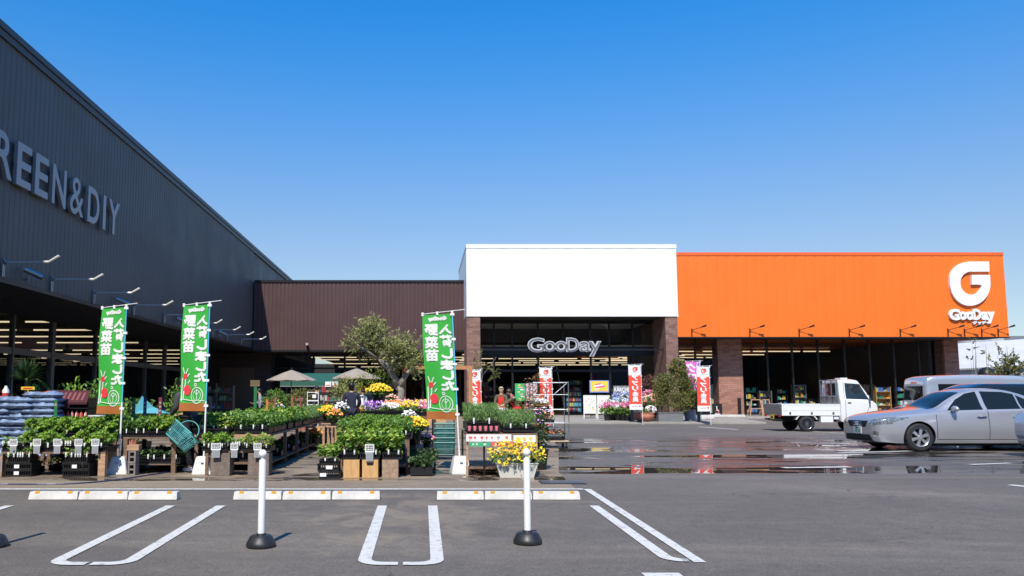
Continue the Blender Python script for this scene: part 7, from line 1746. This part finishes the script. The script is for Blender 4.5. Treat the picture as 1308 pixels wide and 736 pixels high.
def person(lab, loc, face, H, top, legs, shoes, hair, pose=None, apron=None, female=False, hairlen=.0, sleeves=True, extra=None, hat=None, mask=False):
    """face: heading in radians, 0 looks along +y (away from the camera). pose: overrides of joints, in metres for a 1.65 m body"""
    k = H/1.65; t_ = thing('person', lab, 'person', loc, face); sw = .165 if female else .185
    J = dict(pel=(0, 0, .93), wai=(0, 0, 1.07), che=(0, .0, 1.25), nec=(0, -.01, 1.385), nk2=(0, .0, 1.43), hd=(0, .012, 1.50), hd2=(0, .01, 1.585),
             shL=(-sw, 0, 1.335), elL=(-sw-.05, -.02, 1.08), wrL=(-sw-.05, .06, .86), haL=(-sw-.045, .085, .80), shR=(sw, 0, 1.335), elR=(sw+.05, -.02, 1.08), wrR=(sw+.05, .06, .86), haR=(sw+.045, .085, .80),
             hiL=(-.085, 0, .88), knL=(-.095, .02, .49), anL=(-.095, -.02, .09), toL=(-.10, .13, .035), hiR=(.085, 0, .88), knR=(.095, .02, .49), anR=(.095, -.02, .09), toR=(.10, .13, .035))
    lean = 0.
    if pose:
        lean = pose.get('lean', 0.)
        if lean:
            for n in ('wai', 'che', 'nec', 'nk2', 'hd', 'hd2', 'shL', 'elL', 'wrL', 'haL', 'shR', 'elR', 'wrR', 'haR'):
                x, y, z = J[n]; dz = z-.93; J[n] = (x, y*math.cos(lean)+dz*math.sin(lean), .93+dz*math.cos(lean)-y*math.sin(lean))
        for n, v in pose.items():
            if n != 'lean': J[n] = v
    J = {n: tuple(c*k for c in v) for n, v in J.items()}; V = {n: Vector(v) for n, v in J.items()}
    R = lambda r: tuple(a*k for a in r) if isinstance(r, tuple) else r*k
    N = {}; 
    def put_(n, r, src=None): N[n] = (tuple(V[src or n]), R(r))
    for n, r in dict(pel=(.12, .09), wai=(.105, .08), che=(.13, .09), nec=.055, nk2=.048, hd=(.068, .078), hd2=(.07, .082), shL=.05, elL=.036, wrL=.026, haL=(.032, .016), shR=.05, elR=.036, wrR=.026, haR=(.032, .016), hiL=.075, knL=.05, anL=.036, toL=.03, hiR=.075, knR=.05, anR=.036, toR=.03).items(): put_(n, r)
    E_ = [('pel', 'wai'), ('wai', 'che'), ('che', 'nec'), ('nec', 'nk2'), ('nk2', 'hd'), ('hd', 'hd2')]
    for s in 'LR':
        E_ += [('che', 'sh'+s), ('sh'+s, 'el'+s), ('el'+s, 'wr'+s), ('wr'+s, 'ha'+s), ('pel', 'hi'+s), ('hi'+s, 'kn'+s), ('kn'+s, 'an'+s), ('an'+s, 'to'+s)]
        d = (V['ha'+s]-V['wr'+s]).normalized(); sx = Vector((1, 0, 0))-d*d.x; sx.normalize(); nrm = d.cross(sx)*(1 if s == 'L' else -1)
        for f, (off, ln, an) in enumerate(((-.027, .058, .5), (-.009, .068, .55), (.009, .064, .6), (.026, .05, .7))):
            b0 = V['ha'+s]+sx*off*k+d*.02*k; b1 = b0+(d+nrm*an*.5).normalized()*ln*.55*k; b2 = b1+(d*.5+nrm*an*1.2).normalized()*ln*.5*k
            for q_, p_, r_ in (('a', b0, .0095), ('b', b1, .0085), ('c', b2, .007)): N['f%s%d%s' % (s, f, q_)] = (tuple(p_), r_*k)
            E_ += [('ha'+s, 'f%s%da' % (s, f)), ('f%s%da' % (s, f), 'f%s%db' % (s, f)), ('f%s%db' % (s, f), 'f%s%dc' % (s, f))]
        ts = 1 if s == 'L' else -1; b0 = V['wr'+s]+sx*ts*.03*k+d*.02*k; b1 = b0+(d+sx*ts*.5+nrm*.4).normalized()*.045*k
        N['t%sa' % s] = (tuple(b0), .011*k); N['t%sb' % s] = (tuple(b1), .009*k); E_ += [('wr'+s, 't%sa' % s), ('t%sa' % s, 't%sb' % s)]
    me = grow(N, E_, 'pel')
    # nose, ears added to the same mesh
    bm = bmesh.new(); bm.from_mesh(me); hd = V['hd']; up = (V['hd2']-V['hd']).normalized(); fw = Vector((0, 1, 0)); fw = (fw-up*fw.dot(up)).normalized(); sd = fw.cross(up)
    if pose and 'look' in pose: pass
    def blob(c, r, sc):
        r_ = bmesh.ops.create_icosphere(bm, subdivisions=2, radius=r*k)
        for v in r_['verts']: v.co = c+sd*v.co.x*sc[0]+fw*v.co.y*sc[1]+up*v.co.z*sc[2]
    ctr = hd+up*.045*k; blob(ctr+fw*.088*k-up*.012*k, .013, (.8, 1.1, 1.5))
    for s in (-1, 1): blob(ctr+sd*s*.072*k-up*.005*k, .018, (.35, .6, 1.1))
    bm.to_mesh(me); bm.free(); body = attach(me, 'body', M_skin, t_)
    q = MB()
    for s in (-1, 1): q.ball(tuple(ctr+sd*s*.03*k+fw*.078*k+up*.012*k), .0085*k, 8)
    q.build('eyes', M_ink, t_, smooth=True)
    q = MB(); c = ctr+fw*.083*k-up*.048*k; q.quad([c-sd*.02*k, c+sd*.02*k, c+sd*.016*k+fw*.003*k-up*.008*k, c-sd*.016*k+fw*.003*k-up*.008*k]); q.build('mouth', mat('lips', (.35, .12, .10), .5) if not mask else M_card, t_)
    # hair
    bm = bmesh.new(); r_ = bmesh.ops.create_icosphere(bm, subdivisions=4, radius=.098*k)
    for v in list(bm.verts):
        l = v.co.copy(); y_, z_ = l.y/k, l.z/k
        if y_ > .035 and z_ < .035 and abs(l.x/k) < .075: l.y = .02*k
        if z_ < -.045: l.z = max(l.z, -.045*k)-(hairlen*k if y_ < .045 else 0)*(min(1, (-.045-z_)/.03)); l.x *= 1.0+hairlen*.5
        n_ = .004*mnoise.noise(l*60/k)*k
        v.co = ctr+up*.022*k-fw*.012*k+sd*l.x*.90+fw*l.y*1.02+up*l.z*.98+l.normalized()*n_
    m2 = bpy.data.meshes.new('hair'); bm.to_mesh(m2); bm.free(); attach(m2, 'hair' if not hat else 'head_scarf', hat or hair, t_)
    # clothes
    T = {n: (tuple(V[n]), R(r)) for n, r in dict(pel=(.150, .118), wai=(.135, .108), che=(.155, .115), nec=(.075, .065), shL=.068, elL=.052, shR=.068, elR=.052).items()}
    ET = [('pel', 'wai'), ('wai', 'che'), ('che', 'nec'), ('che', 'shL'), ('shL', 'elL'), ('che', 'shR'), ('shR', 'elR')]
    T['hem'] = (tuple(V['pel']-Vector((0, 0, .1*k))), R((.15, .125))); ET.append(('pel', 'hem'))
    if sleeves:
        for s in 'LR': T['wr'+s] = (tuple(V['wr'+s]), .040*k); ET.append(('el'+s, 'wr'+s))
    attach(grow(T, ET, 'che'), 'jacket', top, t_)
    L_ = {n: (tuple(V[n]), R(r)) for n, r in dict(pel=(.135, .105), hiL=.088, knL=.066, anL=.052, hiR=.088, knR=.066, anR=.052).items()}
    attach(grow(L_, [('pel', 'hiL'), ('hiL', 'knL'), ('knL', 'anL'), ('pel', 'hiR'), ('hiR', 'knR'), ('knR', 'anR')], 'pel'), 'trousers', legs, t_)
    for s in 'LR':
        a = V['an'+s]; b_ = V['to'+s]; dd = (b_-a); dd.z = 0; dd.normalize(); h0 = Vector((a.x, a.y, 0))-dd*.05*k
        S_ = {'a': (tuple(h0+Vector((0, 0, .045*k))), .044*k), 'b': (tuple(h0+dd*.1*k+Vector((0, 0, .044*k))), .044*k), 'c': (tuple(h0+dd*.22*k+Vector((0, 0, .036*k))), (.042*k, .032*k))}
        attach(grow(S_, [('a', 'b'), ('b', 'c')], 'a', 2), 'shoe', shoes, t_)
    if apron:
        q = MB(); n_ = 9; rows = []
        for z_, hw, yy in ((1.30, .08, .118), (1.15, .10, .125), (1.02, .165, .12), (.9, .18, .135), (.7, .19, .14), (.52, .20, .13)):
            row = []
            for i in range(n_):
                u = -1+2*i/(n_-1); x, y, z = u*hw, yy-.045*u*u*(1.0 if hw > .12 else .3), z_
                if lean and z > .93: dz = z-.93; y, z = y*math.cos(lean)+dz*math.sin(lean), .93+dz*math.cos(lean)-y*math.sin(lean)
                elif lean: y += .02
                row.append((x*k, y*k+.012, z*k))
            rows.append(row)
        for j in range(len(rows)-1):
            for i in range(n_-1): q.quad([rows[j][i], rows[j][i+1], rows[j+1][i+1], rows[j+1][i]])
        for j in range(2, len(rows)-1):   # wrap behind
            for s in (0, -1):
                a, b_ = rows[j][s], rows[j+1][s]; sg = -1 if s == 0 else 1; q.quad([a, (a[0]+.0*sg, a[1]-.2*k, a[2]), (b_[0], b_[1]-.2*k, b_[2]), b_])
        q.tube(rows[0][0], tuple(V['nec']+Vector((-.05*k, -.03, .03*k))), .012*k, n=6); q.tube(rows[0][-1], tuple(V['nec']+Vector((.05*k, -.03, .03*k))), .012*k, n=6)
        q.build('apron', apron, t_)
    if extra: extra(t_, V, k)
    return t_
M_navy = mat('navy cloth', (.018, .022, .045), .85, var=.1, scale=9); M_blackc = mat('black cloth', (.013, .013, .015), .85, var=.15, scale=9); M_greyc = mat('grey jacket cloth', (.09, .09, .10), .85, var=.15, scale=12)
M_charc = mat('charcoal suit', (.05, .05, .055), .8, var=.1); M_pattern = mat('patterned blouse', (.25, .25, .30), .8, var=.9, scale=28); M_olivec = mat('olive shirt', (.11, .085, .045), .85, var=.2, scale=10)
M_apron = mat('red apron', (.68, .025, .02), .75, var=.06, scale=6); M_beige = mat('beige coat', (.50, .40, .26), .8, var=.08); M_bluej = mat('blue jeans', (.03, .045, .09), .85); M_whites = mat('white shoes', (.7, .7, .69), .5); M_whitesh = mat('white shirt', (.72, .72, .72), .8)
M_brownc = mat('brown shoes', (.30, .18, .09), .6)
# the person with the basket, bending, half hidden by the second banner
Yp = 14.15; pb = P(243, 596, Yp)
def basket_x(t_, V, k): pass
person('person in dark clothes and white shoes reaching with a basket behind the second banner', (P(242, 600, Yp).x, Yp, 0), rad(60), 1.66, M_charc, M_blackc, M_whites, M_hairb,
       {'lean': .36, 'elL': (-.21, .14, 1.07), 'wrL': (-.16, .31, .96), 'haL': (-.14, .37, .94), 'elR': (.20, .16, 1.06), 'wrR': (.12, .33, .96), 'haR': (.10, .39, .94), 'anL': (-.11, -.14, .09), 'toL': (-.12, .02, .035), 'anR': (.11, .10, .09), 'toR': (.12, .26, .035)})
bk = P(232, 556, 13.65); t_ = thing('shopping_basket', 'tilted teal mesh shopping basket held in front of the leafy benches', 'basket', (bk.x, 13.68, bk.z-.02)); q = MB(); basket_mesh(q, (0, 0, -.14), .44, .30, .25, .80, bars=11)
q.build('basket_body', mat('light teal plastic', (.10, .36, .36), .35), t_); t_.rotation_euler = (rad(-38), rad(28), rad(-35)); t_.scale = (1.02, 1.02, 1.05)
q = MB(); ar = [(.22*math.cos(a), 0, .12+.17*math.sin(a)) for a in np.linspace(0, math.pi, 12)]; q.path(ar, .008, 7); q.build('handle', MATS['light teal plastic'], t_, smooth=True)
# woman in navy seen from behind
def bag_x(t_, V, k): q = MB(); q.box(-.28, -.23, -.06, .1, .78, 1.1); q.build('shoulder_bag', M_beige, t_, bevel=.01)
person('dark haired person in a navy coat seen from behind at the flower bench', (P(447, 540, 21.9).x, 22.3, 0), rad(4), 1.66, M_navy, M_navy, M_blackc, M_hairb, {'elL': (-.23, .02, 1.08), 'elR': (.23, .06, 1.08), 'wrR': (.17, .24, .98), 'haR': (.15, .30, .97)}, female=True, hairlen=.10)
person('person in a grey jacket seen from behind under the right parasol', (P(471.5, 530, 31.5).x, 31.5, 0), rad(12), 1.66, M_greyc, M_beige, M_blackc, M_hairb, {'lean': .1})
person('person in a white shirt bending beside the one in the grey jacket', (P(460.5, 530, 31).x, 31, 0), rad(-25), 1.58, M_whitesh, M_beige, M_blackc, M_hairbr, {'lean': .3}, female=True)
person('person in a patterned blouse looking down at the long bench', (P(333, 530, 31).x, 31, 0), rad(100), 1.58, M_pattern, M_blackc, M_blackc, M_hairb, {'lean': .12, 'elR': (.2, .1, 1.08), 'wrR': (.15, .3, 1.05), 'haR': (.12, .36, 1.06)}, female=True, hairlen=.03)
person('person in a dark grey suit and white collar walking left under the parasol', (P(404, 530, 30.5).x, 30.5, 0), rad(78), 1.66, M_charc, M_charc, M_blackc, M_hairb, {'anL': (-.09, .12, .09), 'toL': (-.1, .27, .035), 'anR': (.09, -.16, .11), 'toR': (.1, -.02, .04)})
# staff in red aprons
person('staff member in a pale head scarf and red apron holding a potted tray', (P(640.5, 530, 28).x, 28, 0), rad(172), 1.60, M_olivec, M_blackc, M_blackc, M_hairb, {'elL': (-.22, .1, 1.1), 'wrL': (-.12, .30, 1.02), 'haL': (-.08, .36, 1.01), 'elR': (.22, .1, 1.1), 'wrR': (.12, .30, 1.02), 'haR': (.08, .36, 1.01)}, apron=M_apron, female=True, hat=M_beige)
person('staff member in a red apron bending left towards the tray of pots', (P(661, 530, 27.4).x, 27.4, 0), rad(105), 1.60, M_olivec, M_blackc, M_blackc, M_hairbr, {'lean': .5, 'elL': (-.15, .55, 1.02), 'wrL': (-.1, .78, .93), 'haL': (-.08, .85, .91), 'elR': (.18, .5, 1.0), 'wrR': (.12, .74, .92), 'haR': (.1, .81, .90)}, apron=M_apron, female=True, hairlen=.03, sleeves=False)
p = P(641, 518, 27.4); t_ = thing('carton', 'white carton of small plants between the two staff in red aprons', 'carton', (p.x, 27.45, .66)); q = MB(); q.box(-.19, .19, -.14, .14, 0, .24, 0); q.box(-.12, -.02, -.1425, -.1405, .04, .13, 1); q.box(.05, .14, -.1425, -.1405, .08, .17, 1); q.build('carton_body', [M_card, M_redp], t_); q = MB(); leaves_box(q, -.17, .17, -.12, .12, .24, .36, 160, .06, 0); q.build('foliage', LF_fresh, t_)
post_table('plank_bench', 'plank bench holding the white carton between the two staff', 'bench', p.x-.4, p.x+.35, 27.2, 27.7, .66, M_wood, M_wood, 2, .05)
person('person in a beige coat and jeans walking into the open entrance', (P(690.5, 534, 47.8).x, 47.8, kz), rad(-8), 1.5, M_beige, M_bluej, M_brownc, M_hairb, {'anL': (-.12, .0, .09), 'toL': (-.15, .14, .035)}, female=True, hairlen=.02)
t_ = thing('round_sign', 'small round yellow sign on a post between the shoppers', 'sign', (P(458.5, 520, 34).x, 34, 0)); zz = P(458, 493.5, 34).z; q = MB(); q.lathe([(.17, -.012), (.17, .012)], (0, 0, zz), 22, 0, 'y'); q.lathe([(.08, -.016), (.08, -.013)], (0, 0, zz), 16, 1, 'y'); q.build('disc', [M_yelp, M_beige], t_); q = MB(); q.tube((0, .03, 0), (0, .03, zz), .015, n=6); q.build('post', M_galv, t_)
